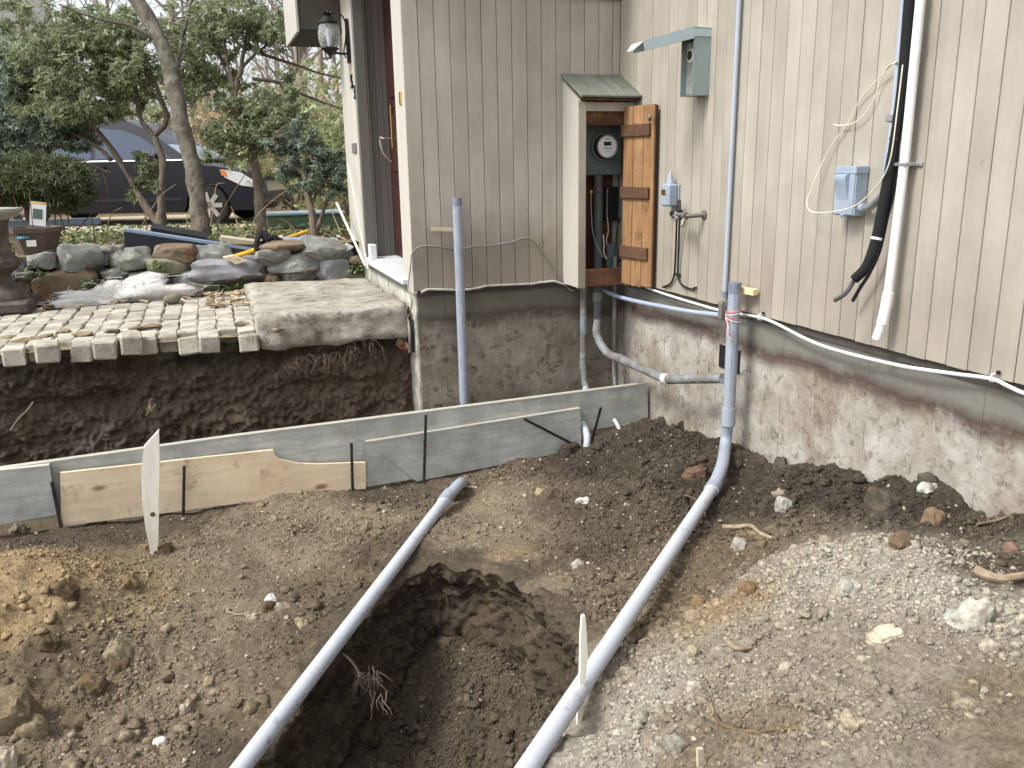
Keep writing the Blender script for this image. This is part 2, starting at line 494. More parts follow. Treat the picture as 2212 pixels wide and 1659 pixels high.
M['wallstone_moss'] = stone_mat('mossy_wall_stone', srgb(96, 94, 78), srgb(150, 148, 126), srgb(112, 116, 58), 0.7, 6)
M['wallstone_blue'] = stone_mat('blue_grey_wall_stone', srgb(122, 122, 126), srgb(160, 160, 164), None, 0, 5)
M['granite'] = stone_mat('granite_step', srgb(132, 127, 116), srgb(176, 172, 160), srgb(84, 79, 70), 0.6, 6, srgb(116, 106, 90), bump=0.9)
M['cobble'] = stone_mat('granite_sett', srgb(148, 143, 130), srgb(186, 181, 167), srgb(112, 104, 88), 0.45, 8, None, bump=0.6)
M['sand'] = pmat('joint_sand', srgb(108, 96, 72), srgb(150, 136, 106), 14, 0.95, 0.8, 120, jitter=False, dirt=srgb(76, 66, 50), dirt_amt=0.8, dirt_scale=6)
M['litter_ground'] = pmat('leaf_litter_soil', srgb(88, 72, 50), srgb(142, 122, 90), 9, 0.95, 0.8, 60, jitter=False, dirt=srgb(74, 82, 48), dirt_amt=0.55, dirt_scale=1.3)
M['asphalt'] = pmat('driveway_gravel', srgb(150, 138, 118), srgb(186, 174, 152), 12, 0.95, 0.5, 120, jitter=False)
M['yard'] = pmat('yard_soil', srgb(92, 78, 58), srgb(122, 106, 82), 3, 0.95, 0.6, 60, jitter=False)

# --- timber, plastic, metal
def wood_mat(name, c1, c2, axis=0, knots=None, grey=None, grey_amt=0.5, stain=None, stain_amt=0.0, rough=0.75, scale=7):
    st = [9.0, 9.0, 9.0]; st[axis] = 0.8
    n = NT(name); v = n.coord(tuple(st)); w = n.coord((1, 1, 1))
    c = n.ramp(n.noise(v, scale * 0.45, 8, 0.6, 1.2), ((0.3, c1), (0.7, c2)))
    oi = n.n("ShaderNodeObjectInfo"); k = n.math('MULTIPLY_ADD', oi.outputs['Random'], 0.24, 0.88)
    c = n.mix(1.0, c, n.n("ShaderNodeCombineColor", i_0=k, i_1=k, i_2=k).outputs[0], 'MULTIPLY')
    if grey is not None: c = n.mix(n.math('MULTIPLY', n.ramp(n.noise(w, 3.5, 8, 0.68), ((0.4, 0.0), (0.62, 1.0))), grey_amt), c, grey)
    if stain is not None: c = n.mix(n.math('MULTIPLY', n.ramp(n.noise(w, 8.5, 6, 0.65), ((0.56, 0.0), (0.68, 1.0))), stain_amt), c, stain)
    if knots is not None:
        vo = n.n("ShaderNodeTexVoronoi", i_Scale=4.2); ks = [1.0, 1.0, 1.0]; ks[axis] = 0.45
        n.t.links.new(n.coord(tuple(ks)), vo.inputs['Vector'])
        c = n.mix(n.math('MULTIPLY', n.ramp(vo.outputs['Distance'], ((0.05, 1.0), (0.1, 0.0))), 0.85), c, knots)
    return n.out(c, rough, n.bump(n.noise(v, scale * 3, 6, 0.65), 0.35, 0.004), 0, 0.25)
M['form_grey'] = wood_mat('weathered_form_timber', srgb(158, 160, 155), srgb(190, 192, 186), 0, None, srgb(126, 130, 128), 0.6, srgb(150, 138, 118), 0.6)
M['form_edge'] = wood_mat('form_timber_edge', srgb(160, 157, 146), srgb(190, 187, 176), 0)
M['form_tan'] = wood_mat('new_form_plywood', srgb(206, 186, 156), srgb(228, 212, 184), 0, srgb(124, 90, 66), srgb(184, 164, 136), 0.35, srgb(140, 104, 78), 0.55)
M['stake'] = wood_mat('pale_stake_timber', srgb(218, 214, 200), srgb(240, 238, 228), 2, None, srgb(190, 183, 162), 0.35)
M['cedar'] = wood_mat('bare_cedar', srgb(132, 98, 68), srgb(174, 136, 96), 2, srgb(78, 50, 32), srgb(112, 92, 70), 0.5, srgb(66, 48, 36), 0.6)
M['batten'] = wood_mat('dark_batten', srgb(84, 62, 46), srgb(112, 86, 66), 0, None, srgb(64, 50, 40), 0.5)
M['rail'] = wood_mat('stained_rail', srgb(86, 58, 42), srgb(118, 84, 60), 0, None, srgb(52, 38, 30), 0.7, srgb(178, 140, 90), 0.35)
M['board_inside'] = wood_mat('stained_backing', srgb(70, 42, 28), srgb(98, 62, 40), 2, None, srgb(48, 34, 26), 0.5)
M['shim'] = wood_mat('pale_shim', srgb(214, 188, 140), srgb(236, 214, 170), 0)
M['shim_grey'] = wood_mat('grey_shim', srgb(158, 148, 128), srgb(190, 180, 160), 0)
M['roofwood'] = wood_mat('mossy_cabinet_roof', srgb(104, 108, 102), srgb(134, 138, 130), 1, None, srgb(98, 110, 88), 0.6)
def pvc_mat(name, c, rough=0.42, dirt=None, amt=0.5, dscale=9, lo=0.5):
    n = NT(name); w = n.coord((1, 1, 1))
    k = n.ramp(n.noise(w, 5, 5), ((0.3, 0.93), (0.7, 1.04)))
    cc = n.mix(1.0, c, k, 'MULTIPLY')
    if dirt is not None:
        cc = n.mix(n.math('MULTIPLY', n.ramp(n.noise(w, dscale, 9, 0.72), ((lo, 0.0), (lo + 0.12, 1.0))), amt), cc, dirt)
    return n.out(cc, n.math('MULTIPLY_ADD', n.noise(w, 20, 6), 0.25, rough - 0.1), n.bump(n.noise(w, 120, 4), 0.05, 0.002), 0, 0.45)
SOIL = srgb(92, 78, 62)
M['pvc'] = pvc_mat('grey_conduit', srgb(152, 160, 172), 0.4, srgb(120, 122, 126), 0.3, 7, 0.52)
M['pvc_muddy'] = pvc_mat('grey_conduit_muddy', srgb(184, 189, 197), 0.45, SOIL, 0.6, 14, 0.58)
M['pvc_dark'] = pvc_mat('conduit_cap_glue', srgb(118, 128, 140), 0.5, srgb(70, 74, 80), 0.6, 30, 0.5)
M['pvc_old'] = pvc_mat('old_conduit', srgb(134, 142, 146), 0.6, srgb(104, 94, 80), 0.8, 8, 0.42)
M['pvc_old_dark'] = pvc_mat('old_dark_conduit', srgb(84, 92, 98), 0.6, srgb(78, 72, 64), 0.8, 7, 0.42)
M['pvc_blue'] = pvc_mat('pale_blue_conduit', srgb(160, 172, 192), 0.4)
M['pvc_thin'] = pvc_mat('thin_wall_conduit', srgb(166, 176, 190), 0.4)
M['white_pvc'] = pvc_mat('white_pvc', srgb(228, 228, 230), 0.35, srgb(190, 188, 182), 0.5, 6, 0.55)
M['white_cable'] = pvc_mat('white_cable', srgb(226, 226, 228), 0.45, srgb(186, 180, 170), 0.6, 12, 0.55)
M['cream_wire'] = pvc_mat('cream_wire', srgb(222, 216, 196), 0.5)
M['grey_cable'] = pvc_mat('grey_cable', srgb(134, 134, 130), 0.6)
M['grey_cable_lt'] = pvc_mat('light_grey_cable', srgb(180, 176, 170), 0.6, srgb(132, 124, 112), 0.7, 16, 0.5)
M['black_cable'] = pvc_mat('black_cable', srgb(26, 26, 28), 0.5)
M['black_foam'] = pvc_mat('black_foam_insulation', srgb(22, 22, 25), 0.9)
M['box_blue'] = pvc_mat('grey_blue_enamel', srgb(150, 164, 180), 0.45, srgb(128, 138, 148), 0.4, 8, 0.5)
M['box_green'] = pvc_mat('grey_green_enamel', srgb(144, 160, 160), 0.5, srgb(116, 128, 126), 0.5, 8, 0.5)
M['box_green_lt'] = pvc_mat('pale_grey_green_enamel', srgb(176, 194, 200), 0.5, srgb(150, 160, 160), 0.4, 8, 0.5)  # paler version of the grey-green enamel for hood and lids
M['box_inner'] = pvc_mat('pale_box_lining', srgb(178, 184, 176), 0.7, srgb(128, 130, 122), 0.6, 10, 0.48)
M['meter_box'] = pvc_mat('dark_grey_green_enamel', srgb(92, 106, 102), 0.5, srgb(72, 82, 78), 0.5, 9, 0.5)
M['black_plastic'] = pvc_mat('black_plastic', srgb(24, 25, 27), 0.5)
M['black_metal'] = pmat('black_iron', srgb(22, 23, 25), srgb(36, 37, 40), 9, 0.5, 0.1, 80, metal=0.3, vary=0)
M['steel_black'] = pmat('black_steel_stake', srgb(30, 30, 31), srgb(58, 56, 54), 14, 0.6, 0.3, 90, metal=0.4, vary=0, dirt=SOIL, dirt_amt=0.5, dirt_scale=14)
M['steel'] = pmat('galvanised_steel', srgb(150, 152, 154), srgb(186, 188, 190), 20, 0.4, 0.1, 80, metal=0.8, vary=0)
M['brass'] = pmat('brass', srgb(190, 160, 80), srgb(220, 196, 120), 10, 0.28, 0.05, 80, metal=1.0, vary=0)
M['copper'] = pmat('copper', srgb(150, 90, 56), srgb(190, 120, 80), 10, 0.4, 0.05, 80, metal=0.9, vary=0)
M['brass_old'] = pmat('tarnished_brass', srgb(104, 100, 92), srgb(150, 146, 136), 14, 0.5, 0.15, 80, metal=0.6, vary=0)
M['door_red'] = wood_mat('dark_red_door', srgb(48, 26, 24), srgb(64, 34, 30), 2, rough=0.4)
M['sill'] = pmat('threshold_paint', srgb(176, 182, 184), srgb(204, 208, 208), 6, 0.6, 0.2, 60, vary=0, jitter=False)
M['urn'] = pmat('cast_urn', srgb(58, 50, 44), srgb(86, 76, 68), 8, 0.6, 0.3, 60, vary=0, dirt=srgb(118, 110, 98), dirt_amt=0.5, dirt_scale=8)
M['pot'] = pmat('brown_plastic_pot', srgb(92, 82, 76), srgb(108, 98, 90), 4, 0.55, 0.1, 60, vary=0)
M['paper'] = pmat('white_card', srgb(226, 226, 226), srgb(240, 240, 240), 4, 0.7, 0, vary=0)
M['yellow'] = pmat('yellow_plastic', srgb(224, 170, 40), srgb(240, 190, 60), 6, 0.5, 0.1, 60, vary=0, dirt=srgb(150, 120, 60), dirt_amt=0.4, dirt_scale=8)
M['cyan_tag'] = pmat('cyan_plastic', srgb(90, 150, 170), srgb(110, 170, 190), 6, 0.5, 0, vary=0)
M['pink'] = pmat('pink_plastic', srgb(200, 90, 100), srgb(220, 120, 124), 6, 0.5, 0, vary=0)
M['brick_red'] = stone_mat('brick_fragment', srgb(142, 84, 62), srgb(176, 108, 82), None, 0, 9)
M['panel_blue'] = pmat('dark_blue_panel', srgb(24, 28, 36), srgb(36, 42, 52), 4, 0.3, 0.05, 50, vary=0)
M['panel_edge'] = pmat('pale_blue_panel_edge', srgb(112, 130, 152), srgb(140, 156, 176), 4, 0.35, 0.05, 50, vary=0)
M['insul'] = pmat('glass_wool', srgb(214, 212, 206), srgb(240, 239, 234), 12, 0.95, 1.0, 90, vary=0, bdist=0.02)
M['glass_pat'] = None
M['root'] = pmat('pale_root', srgb(118, 102, 82), srgb(164, 148, 124), 30, 0.8, 0.4, 80, (1, 1, 1))
M['root_dark'] = pmat('fine_root', srgb(92, 82, 70), srgb(136, 124, 106), 14, 0.85, 0.3, 80)
M['twig'] = pmat('dry_stem', srgb(116, 98, 76), srgb(160, 142, 114), 12, 0.8, 0.3, 60)
M['twig_dark'] = pmat('dark_stem', srgb(84, 66, 50), srgb(120, 98, 74), 12, 0.85, 0.3, 60)
M['gravel_pale'] = M['stone_tint']

# ------------------------------------------------------------------ terrain
def board_y(x): return -0.474 + 0.0617 * x          # line of the long form board
CP = [(20,1150,-1.04),(150,1140,-1.045),(300,1130,-1.05),(450,1100,-1.045),(600,1062,-1.02),(700,1062,-1.035),(800,1052,-1.06),(900,1046,-1.065),(1000,1030,-1.055),(1100,1006,-1.035),(1200,988,-1.015),(1260,972,-1.0),(1330,936,-.93),(1395,908,-.9),
      (1150,1100,-.95),(1050,1150,-.97),(1300,1050,-.9),(1350,1150,-.915),(1450,1050,-.87),(1250,1200,-.955),(1000,1190,-1.0),(1420,960,-.86),
      (900,1130,-1.0),(760,1330,-1.02),(650,1480,-1.04),(560,1600,-1.05),(500,1200,-.985),(350,1250,-.96),(150,1222,-.76),(50,1190,-.70),(50,1285,-.79),(130,1300,-.83),(230,1250,-.86),(300,1235,-.98),(250,1350,-.98),(400,1450,-1.03),(100,1500,-1.0),(30,1580,-.97),(200,1640,-1.01),(450,1630,-1.06),
      (1500,1120,-.85),(1400,1260,-.85),(1300,1440,-.86),(1230,1560,-.87),(1450,1310,-.85),(1370,1440,-.84),(1600,1150,-.765),(1700,1085,-.705),(1900,1100,-.58),(2100,1150,-.5),(2200,1150,-.45),
      (1730,1176,-.55),(1850,1166,-.45),(1980,1176,-.41),(1570,1285,-.63),(1450,1412,-.65),(1355,1555,-.66),(1395,1440,-.83),(1302,1590,-.84),(1518,1312,-.81),(1672,1200,-.76),(1700,1350,-.52),(1900,1400,-.45),(2150,1400,-.38),(1600,1500,-.54),(1440,1620,-.60),(1800,1600,-.44),(2200,1600,-.34)]
CW = [(0.03,-.5,-.905),(0.03,-1.0,-.86),(0.03,-1.48,-.768),(0.03,-1.786,-.776),(0.03,-2.05,-.715),(0.03,-2.4,-.6),(0.03,-2.587,-.62),(0.03,-2.88,-.49),(0.03,-3.155,-.505),(0.03,-3.4,-.45),
      (-5.2,-1,-.95),(-5.2,-3,-.95),(-5,-5,-.85),(-2.6,-5.2,-.8),(-.3,-5.2,-.4),(-.2,-4.2,-.4),(-3.9,-4.2,-.95)]
ctrl = np.array([list(at(x, y, 'z', z)) for x, y, z in CP] + [list(c) for c in CW])
def rbf(P, V, smooth=0.02):
    d = np.linalg.norm(P[:, None] - P[None], axis=2)
    A = np.zeros((len(P) + 3, len(P) + 3)); n_ = len(P)
    A[:n_, :n_] = d - smooth * np.eye(n_); A[:n_, n_] = 1; A[:n_, n_ + 1:] = P; A[n_, :n_] = 1; A[n_ + 1:, :n_] = P.T
    W_ = np.linalg.solve(A, np.concatenate([V, np.zeros((3,) + V.shape[1:])]))
    def ev(x, y):
        sh = np.shape(x); X = np.stack([np.ravel(x), np.ravel(y)], 1); o = []
        for i in range(0, len(X), 40000):
            q = X[i:i + 40000]; dd = np.sqrt(((q[:, None] - P[None]) ** 2).sum(2) + 1e-6)
            o.append(dd @ W_[:n_] + W_[n_] + q @ W_[n_ + 1:])
        return np.concatenate(o).reshape(sh + V.shape[1:])
    return ev
base_h = rbf(ctrl[:, :2], ctrl[:, 2], 0.03)
# pit between the two conduits
pit = np.array([list(at(x, y, 'z', z))[:2] for x, y, z in [(880,1232,-.99),(940,1222,-.985),(1000,1220,-.98),(1060,1232,-.965),(1120,1262,-.955),(1180,1312,-.93),(1222,1350,-.9),(1250,1392,-.88),(1254,1450,-.87),(1232,1530,-.88),(1205,1600,-.88),(1150,1700,-.88),(980,1850,-.9),(560,1850,-1.0),(520,1720,-1.05),(590,1610,-1.05),(650,1520,-1.04),(700,1445,-1.03),(760,1365,-1.02),(820,1290,-1.01)]])
def sdf(x, y, poly):
    """distance inside a polygon, negative outside"""
    P = np.stack([x, y], -1); ins = np.zeros(np.shape(x), bool); dm = np.full(np.shape(x), 1e9)
    for i in range(len(poly)):
        a = poly[i]; b = poly[(i + 1) % len(poly)]; e = b - a
        t = np.clip(((P - a) @ e) / (e @ e), 0, 1)
        dm = np.minimum(dm, np.linalg.norm(P - a - t[..., None] * e, axis=-1))
        cr = ((a[1] > y) != (b[1] > y)) & (x < (b[0] - a[0]) * (y - a[1]) / (b[1] - a[1] + 1e-12) + a[0])
        ins ^= cr
    return np.where(ins, dm, -dm)
def sstep(a, b, t):
    t = np.clip((t - a) / (b - a), 0, 1); return t * t * (3 - 2 * t)
# how cloddy the surface is (0 trodden smooth, 1 loose lumps)
RP = [(150,1230,.6),(50,1300,.6),(250,1450,.9),(100,1550,1),(400,1400,.6),(500,1250,.3),(700,1150,.35),(850,1100,.6),(350,1600,.3),(550,1500,.5),(1150,1100,.2),(1100,1180,.15),(1300,1000,.7),(1250,1150,.8),(1320,1120,.8),(1450,980,1),(1500,1050,.9),(1600,1150,.9),(1800,1050,1.1),(2000,1080,1.2),(2150,1150,1.2),(1550,1250,.5),(1700,1200,1),(1950,1250,1.1),(1350,1500,.9),(1300,1600,1),(1650,1400,.45),(1800,1450,.3),(1950,1550,.3),(2100,1600,.6),(2150,1300,1),(1500,1600,.7),(1700,1620,.6),(100,1160,.4)]
rp3 = np.array([list(at(x, y, 'z', -.85))[:2] + [r] for x, y, r in RP])
rp3 = np.vstack([rp3] + [list(at(x, y, 'z', -1.38))[:2] + [1.1] for x, y in ((950, 1450), (1100, 1450), (1000, 1550), (1150, 1550), (850, 1550), (1050, 1640))])
rough_f = rbf(rp3[:, :2], rp3[:, 2], 0.05)
def height(x, y, hole=1.0):
    z = base_h(x, y)
    r = np.clip(rough_f(x, y), 0.1, 1.3)
    d = sdf(x, y, pit) + 0.018 * fbm(x * 9, y * 9, 40, 3)
    lx = sstep(-1.6, -2.5, x + 0.0 * y)                    # the left part is dug deepest
    floor = -1.42 - 0.2 * lx + 0.14 * sstep(-2.9, -3.8, y) * (1 - lx) + 0.10 * fbm(x * 4, y * 4, 9, 4)
    k = hole * (.85 * sstep(-.11, -.05, d) + .15 * sstep(0.04, .25, d))
    z = z * (1 - k) + np.minimum(floor, z) * k
    lip = np.exp(-((d + 0.05) / 0.05) ** 2) * 0.012
    z = z + lip
    det = 0.045 * fbm(x * 3.2, y * 3.2, 1, 3) + r * 0.034 * fbm(x * 11, y * 11, 2, 4, 0.55)
    wl_ = worley(x * 16 + 0.8 * fbm(x * 20, y * 20, 6, 2), y * 16, 3)
    wl2 = worley(x * 38, y * 38 + 0.5 * fbm(x * 50, y * 50, 7, 2), 4)
    det = det + r * (0.030 * (0.5 - wl_)) * (0.4 + sstep(-.1, .35, fbm(x * 5, y * 5, 77, 2))) + r * 0.012 * (0.5 - wl2) + (0.3 + r) * 0.005 * fbm(x * 60, y * 60, 55, 3, .6)
    z = z + det
    # keep the line along the formwork and inside the trench behind it
    tr = sstep(0.02, 0.10, y - board_y(x))
    z = z * (1 - tr) + (-1.12 + 0.3 * det) * tr
    return z
X0, X1, Y0, Y1, STEP = -4.7, 0.03, -4.75, 0.32, 0.0078
gx = np.arange(X0, X1 + STEP * 0.5, STEP); gy = np.arange(Y0, Y1, STEP)
XX, YY = np.meshgrid(gx, gy)
ZZ = height(XX, YY)
def hgt(x, y):
    fx = np.clip((np.asarray(x, float) - X0) / STEP, 0, len(gx) - 1.001); fy = np.clip((np.asarray(y, float) - Y0) / STEP, 0, len(gy) - 1.001)
    i = fx.astype(int); j = fy.astype(int); a = fx - i; b = fy - j
    return (ZZ[j, i] * (1 - a) + ZZ[j, i + 1] * a) * (1 - b) + (ZZ[j + 1, i] * (1 - a) + ZZ[j + 1, i + 1] * a) * b
def ground(px, py):
    """where the line of sight through a picture point meets the dug earth"""
    d = ray(px, py); t = np.arange(1.5, 7.5, 0.006); P = CAM + t[:, None] * d
    below = np.where(P[:, 2] < hgt(P[:, 0], P[:, 1]))[0]
    return P[below[0]] if len(below) else P[-1]
# kinds of soil lying about
SC = {'tan': (162, 141, 108), 'brown': (117, 104, 85), 'mid': (138, 125, 105), 'dark': (73, 66, 57), 'grey': (156, 147, 130), 'pale': (172, 165, 150), 'dk2': (93, 84, 72), 'ochre': (154, 137, 110)}
KP = [(150,1230,'tan'),(50,1250,'tan'),(250,1300,'ochre'),(60,1330,'tan'),(200,1420,'brown'),(100,1450,'brown'),(350,1400,'mid'),(450,1350,'mid'),(400,1500,'mid'),(300,1620,'mid'),(100,1600,'mid'),(150,1150,'dk2'),(330,1150,'dk2'),(500,1180,'mid'),(600,1100,'mid'),(650,1200,'mid'),(780,1110,'mid'),(850,1080,'dk2'),(720,1250,'brown'),(620,1400,'brown'),(550,1550,'brown'),(500,1620,'dk2'),
      (900,1200,'dk2'),(1000,1170,'mid'),(1100,1130,'mid'),(1050,1090,'mid'),(1080,1215,'ochre'),(1190,1285,'mid'),(1230,1100,'dk2'),(1300,1000,'dark'),(1280,1180,'dk2'),(1350,1080,'dk2'),(1450,950,'dark'),(1500,1050,'dark'),(1600,1080,'dark'),(1700,1060,'dark'),(1850,1080,'dark'),(2000,1100,'dark'),(2150,1130,'dk2'),(1600,1180,'brown'),(1500,1260,'brown'),(1420,1330,'brown'),
      (1720,1190,'grey'),(1850,1200,'pale'),(2000,1250,'pale'),(2100,1320,'pale'),(1750,1270,'pale'),(1600,1300,'ochre'),(1400,1440,'grey'),(1380,1530,'pale'),(1300,1600,'pale'),(1340,1640,'pale'),(1700,1400,'grey'),(1850,1450,'grey'),(1950,1530,'grey'),(1600,1450,'grey'),(1600,1580,'mid'),(1800,1620,'grey'),(2100,1500,'mid'),(2180,1600,'mid'),(2000,1420,'grey'),(2180,1230,'dk2'),(1480,1600,'mid')]
kp3 = []
for x, y, k in KP:
    p = ground(x, y); kp3.append(list(p[:2]) + [q for q in srgb(*SC[k])])
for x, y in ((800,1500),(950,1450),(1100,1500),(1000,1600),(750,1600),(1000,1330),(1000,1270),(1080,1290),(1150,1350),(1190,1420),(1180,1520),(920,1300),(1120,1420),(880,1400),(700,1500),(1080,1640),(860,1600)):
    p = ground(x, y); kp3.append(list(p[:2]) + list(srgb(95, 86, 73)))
kp3 = np.array(kp3)
def soilcol(x, y):
    wx = x + 0.10 * fbm(x * 6, y * 6, 61, 4); wy = y + 0.10 * fbm(x * 6, y * 6, 67, 4)
    sh = np.shape(x); X = np.stack([np.ravel(wx), np.ravel(wy)], 1); o = []
    for i in range(0, len(X), 40000):
        q = X[i:i + 40000]; w_ = 1 / (((q[:, None] - kp3[None, :, :2]) ** 2).sum(2) + 1e-4) ** 1.8
        o.append((w_ @ kp3[:, 2:]) / w_.sum(1)[:, None])
    return np.concatenate(o).reshape(sh + (3,))
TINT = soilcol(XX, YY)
def gridmesh(name, X, Y, Z, mat, tint, kind='structure'):
    h, w_ = X.shape; me = bpy.data.meshes.new(name)
    me.vertices.add(h * w_); me.vertices.foreach_set('co', np.stack([X, Y, Z], -1).ravel().astype(np.float32))
    idx = np.arange(h * w_).reshape(h, w_)
    q = np.stack([idx[:-1, :-1], idx[:-1, 1:], idx[1:, 1:], idx[1:, :-1]], -1).reshape(-1, 4)
    me.loops.add(q.size); me.loops.foreach_set('vertex_index', q.ravel().astype(np.int32))
    me.polygons.add(len(q)); me.polygons.foreach_set('loop_start', (np.arange(len(q)) * 4).astype(np.int32))
    me.update(calc_edges=True)
    me.polygons.foreach_set('use_smooth', np.ones(len(q), bool))
    if tint is not None:
        ca = me.color_attributes.new("tint", 'FLOAT_COLOR', 'POINT')
        ca.data.foreach_set('color', np.concatenate([tint.reshape(-1, 3), np.ones((h * w_, 1))], 1).ravel().astype(np.float32))
    me.materials.append(mat); me.update()
    o = bpy.data.objects.new(name, me); col.objects.link(o); o['kind'] = kind
    return o
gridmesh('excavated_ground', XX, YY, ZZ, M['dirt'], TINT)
# the dug faces of the pit: a rough wall just inside the drop
pp = pit.copy()
for _ in range(3):
    nx_ = np.roll(pp, -1, 0); pp = np.stack([.75 * pp + .25 * nx_, .25 * pp + .75 * nx_], 1).reshape(-1, 2)
pp = np.roll(pp, -int(np.argmin(pp[:, 1])), 0)
sg = np.linalg.norm(np.roll(pp, -1, 0) - pp, axis=1); cs = np.concatenate([[0], np.cumsum(sg)]); ss = np.arange(0, cs[-1], .008)
cl_ = np.vstack([pp, pp[:1]]); PXs = np.interp(ss, cs, cl_[:, 0]); PYs = np.interp(ss, cs, cl_[:, 1])
tx, ty = np.gradient(PXs), np.gradient(PYs); tl = np.hypot(tx, ty); nxx, nyy = ty / tl, -tx / tl
ins_ = sdf(PXs + nxx * .02, PYs + nyy * .02, pit); sgn = np.where(np.median(ins_) > 0, 1, -1); nxx, nyy = nxx * sgn, nyy * sgn
dj = .03 * fbm(ss * 6, ss * 0 + 3.3, 81, 3) + .02 * fbm(ss * 26, ss * 0 + 7.1, 82, 3)      # ragged rim
PXs, PYs = PXs + nxx * dj, PYs + nyy * dj
dc = np.linspace(-.17, 0, 16); ts = np.linspace(0, 1, 66)[1:]
CX, CY = PXs[None] + nxx[None] * dc[:, None], PYs[None] + nyy[None] * dc[:, None]
CZ = height(CX, CY, 0.0) + .004 - .012 * sstep(-.04, 0, dc)[:, None]
CZ[0] -= .03
SS, TT = np.meshgrid(ss, ts)
rimz = CZ[-1]; flz = np.minimum(hgt(PXs + nxx * .30, PYs + nyy * .30), rimz - .2) - .08
WZ = rimz[None] + (flz - rimz)[None] * TT
n1 = fbm(SS * 5, WZ * 6, 91, 3); n2 = fbm(SS * 17, WZ * 19, 92, 4, .6); n3 = worley(SS * 13 + n2, WZ * 15, 93); n4 = fbm(SS * 55, WZ * 50, 94, 3, .6)
off_ = -.055 * np.exp(-((TT - .28) / .2) ** 2) + .10 * TT ** 3 + sstep(0, .1, TT) * (.045 * n1 + .038 * n2 + .03 * (.5 - n3) + .026 * n4)
WX = PXs[None] + nxx[None] * off_; WY = PYs[None] + nyy[None] * off_; WZ = WZ + .03 * n2 * sstep(0, .1, TT)
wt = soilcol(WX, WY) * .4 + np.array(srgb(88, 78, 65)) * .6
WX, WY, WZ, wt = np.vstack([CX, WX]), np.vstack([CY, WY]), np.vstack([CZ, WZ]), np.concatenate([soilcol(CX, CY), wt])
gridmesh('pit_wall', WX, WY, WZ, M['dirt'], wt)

# cut bank under the patio
bx = np.arange(-5.2, -1.40, 0.009); bs = np.arange(0, 1.0001, 0.0095)
BX, BS = np.meshgrid(bx, bs)
BZ = -0.285 - 0.92 * BS
BYb = 0.215 + 0.10 * np.sin(np.clip(BS, 0, 1) * 2.6) - 0.16 * BS + 0.10 * np.exp(-((BX + 3.55) / .45) ** 2 - ((BS - .33) / .07) ** 2) + 0.05 * np.exp(-((BX + 2.9) / .5) ** 2 - ((BS - .12) / .06) ** 2)
BY = BYb + 0.10 * fbm(BX * 3, BZ * 3, 21, 3) + 0.065 * fbm(BX * 9, BZ * 11, 22, 5, 0.6) - 0.022 * (0.5 - worley(BX * 12 + fbm(BX*20,BZ*20,5,2), BZ * 12, 8)) - 0.018 * (.5 - worley(BX * 30, BZ * 30, 18)) + .03 * fbm(BX * 40, BZ * 25, 19, 3, .6)
bt = np.stack([np.full(BX.shape, q) for q in srgb(108, 98, 85)], -1)
ocf = sstep(0.05, 0.3, fbm(BX * 2.2, BZ * 4, 31, 4)) * sstep(.1, .35, BS)
bt = bt * (1 - ocf[..., None] * .8) + np.array(srgb(120, 106, 88)) * ocf[..., None] * .8
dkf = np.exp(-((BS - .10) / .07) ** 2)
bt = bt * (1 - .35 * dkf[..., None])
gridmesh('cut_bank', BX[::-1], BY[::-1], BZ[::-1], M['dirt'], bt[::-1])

# ================================================================== ground sheets round about
def sheet(name, quads, mat):
    g = G()
    for q in quads:
        g.add(q, [(0, 1, 2, 3)])
    me = mesh(name, g, mat); o = bpy.data.objects.new(name, me); col.objects.link(o); o['kind'] = 'structure'
    return o
sheet('yard_ground', [[(-200, -200, -.82), (-4.68, -200, -.82), (-4.68, .3, -.98), (-200, .3, -.82)], [(-4.68, -200, -.82), (.2, -200, -.82), (.2, -4.74, -.78), (-4.68, -4.74, -.86)], [(.2, -200, -.82), (200, -200, -.82), (200, -4.1, -.82), (.2, -4.1, -.8)]], M['yard'])
sheet('patio_bed', [[(-9, .15, -.235), (-1.43, .15, -.235), (-1.43, 2.25, -.235), (-9, 2.25, -.235)], [(-9, .15, -1.0), (-5.1, .15, -1.0), (-5.1, .15, -.235), (-9, .15, -.235)]], M['sand'])
# garden behind the stone wall: a gently uneven sheet that runs to the horizon
xs = np.concatenate([np.linspace(-300, -16, 8), np.linspace(-14, 12, 80), np.linspace(14, 300, 8)]); ys = np.concatenate([np.linspace(2.12, 14, 60), np.linspace(15, 400, 14)])
GX, GY = np.meshgrid(xs, ys)
GZ = 0.06 + 0.10 * np.exp(-((GY - 2.3) / 1.2) ** 2) - 0.03 * (np.clip(GY, 0, 12) - 2) + 0.05 * fbm(GX * .9, GY * .9, 5, 4)
gridmesh('garden_ground', GX, GY, GZ, M['litter_ground'], None)
def gard_z(x, y): return 0.06 + 0.10 * math.exp(-((y - 2.3) / 1.2) ** 2) - 0.03 * (min(y, 12) - 2) + 0.05 * float(fbm(np.array(x * .9), np.array(y * .9), 5, 4))
sheet('driveway', [[(-40, 9.6, -.155), (8, 9.2, -.155), (8, 14.5, -.165), (-40, 15, -.165)]], M['asphalt'])

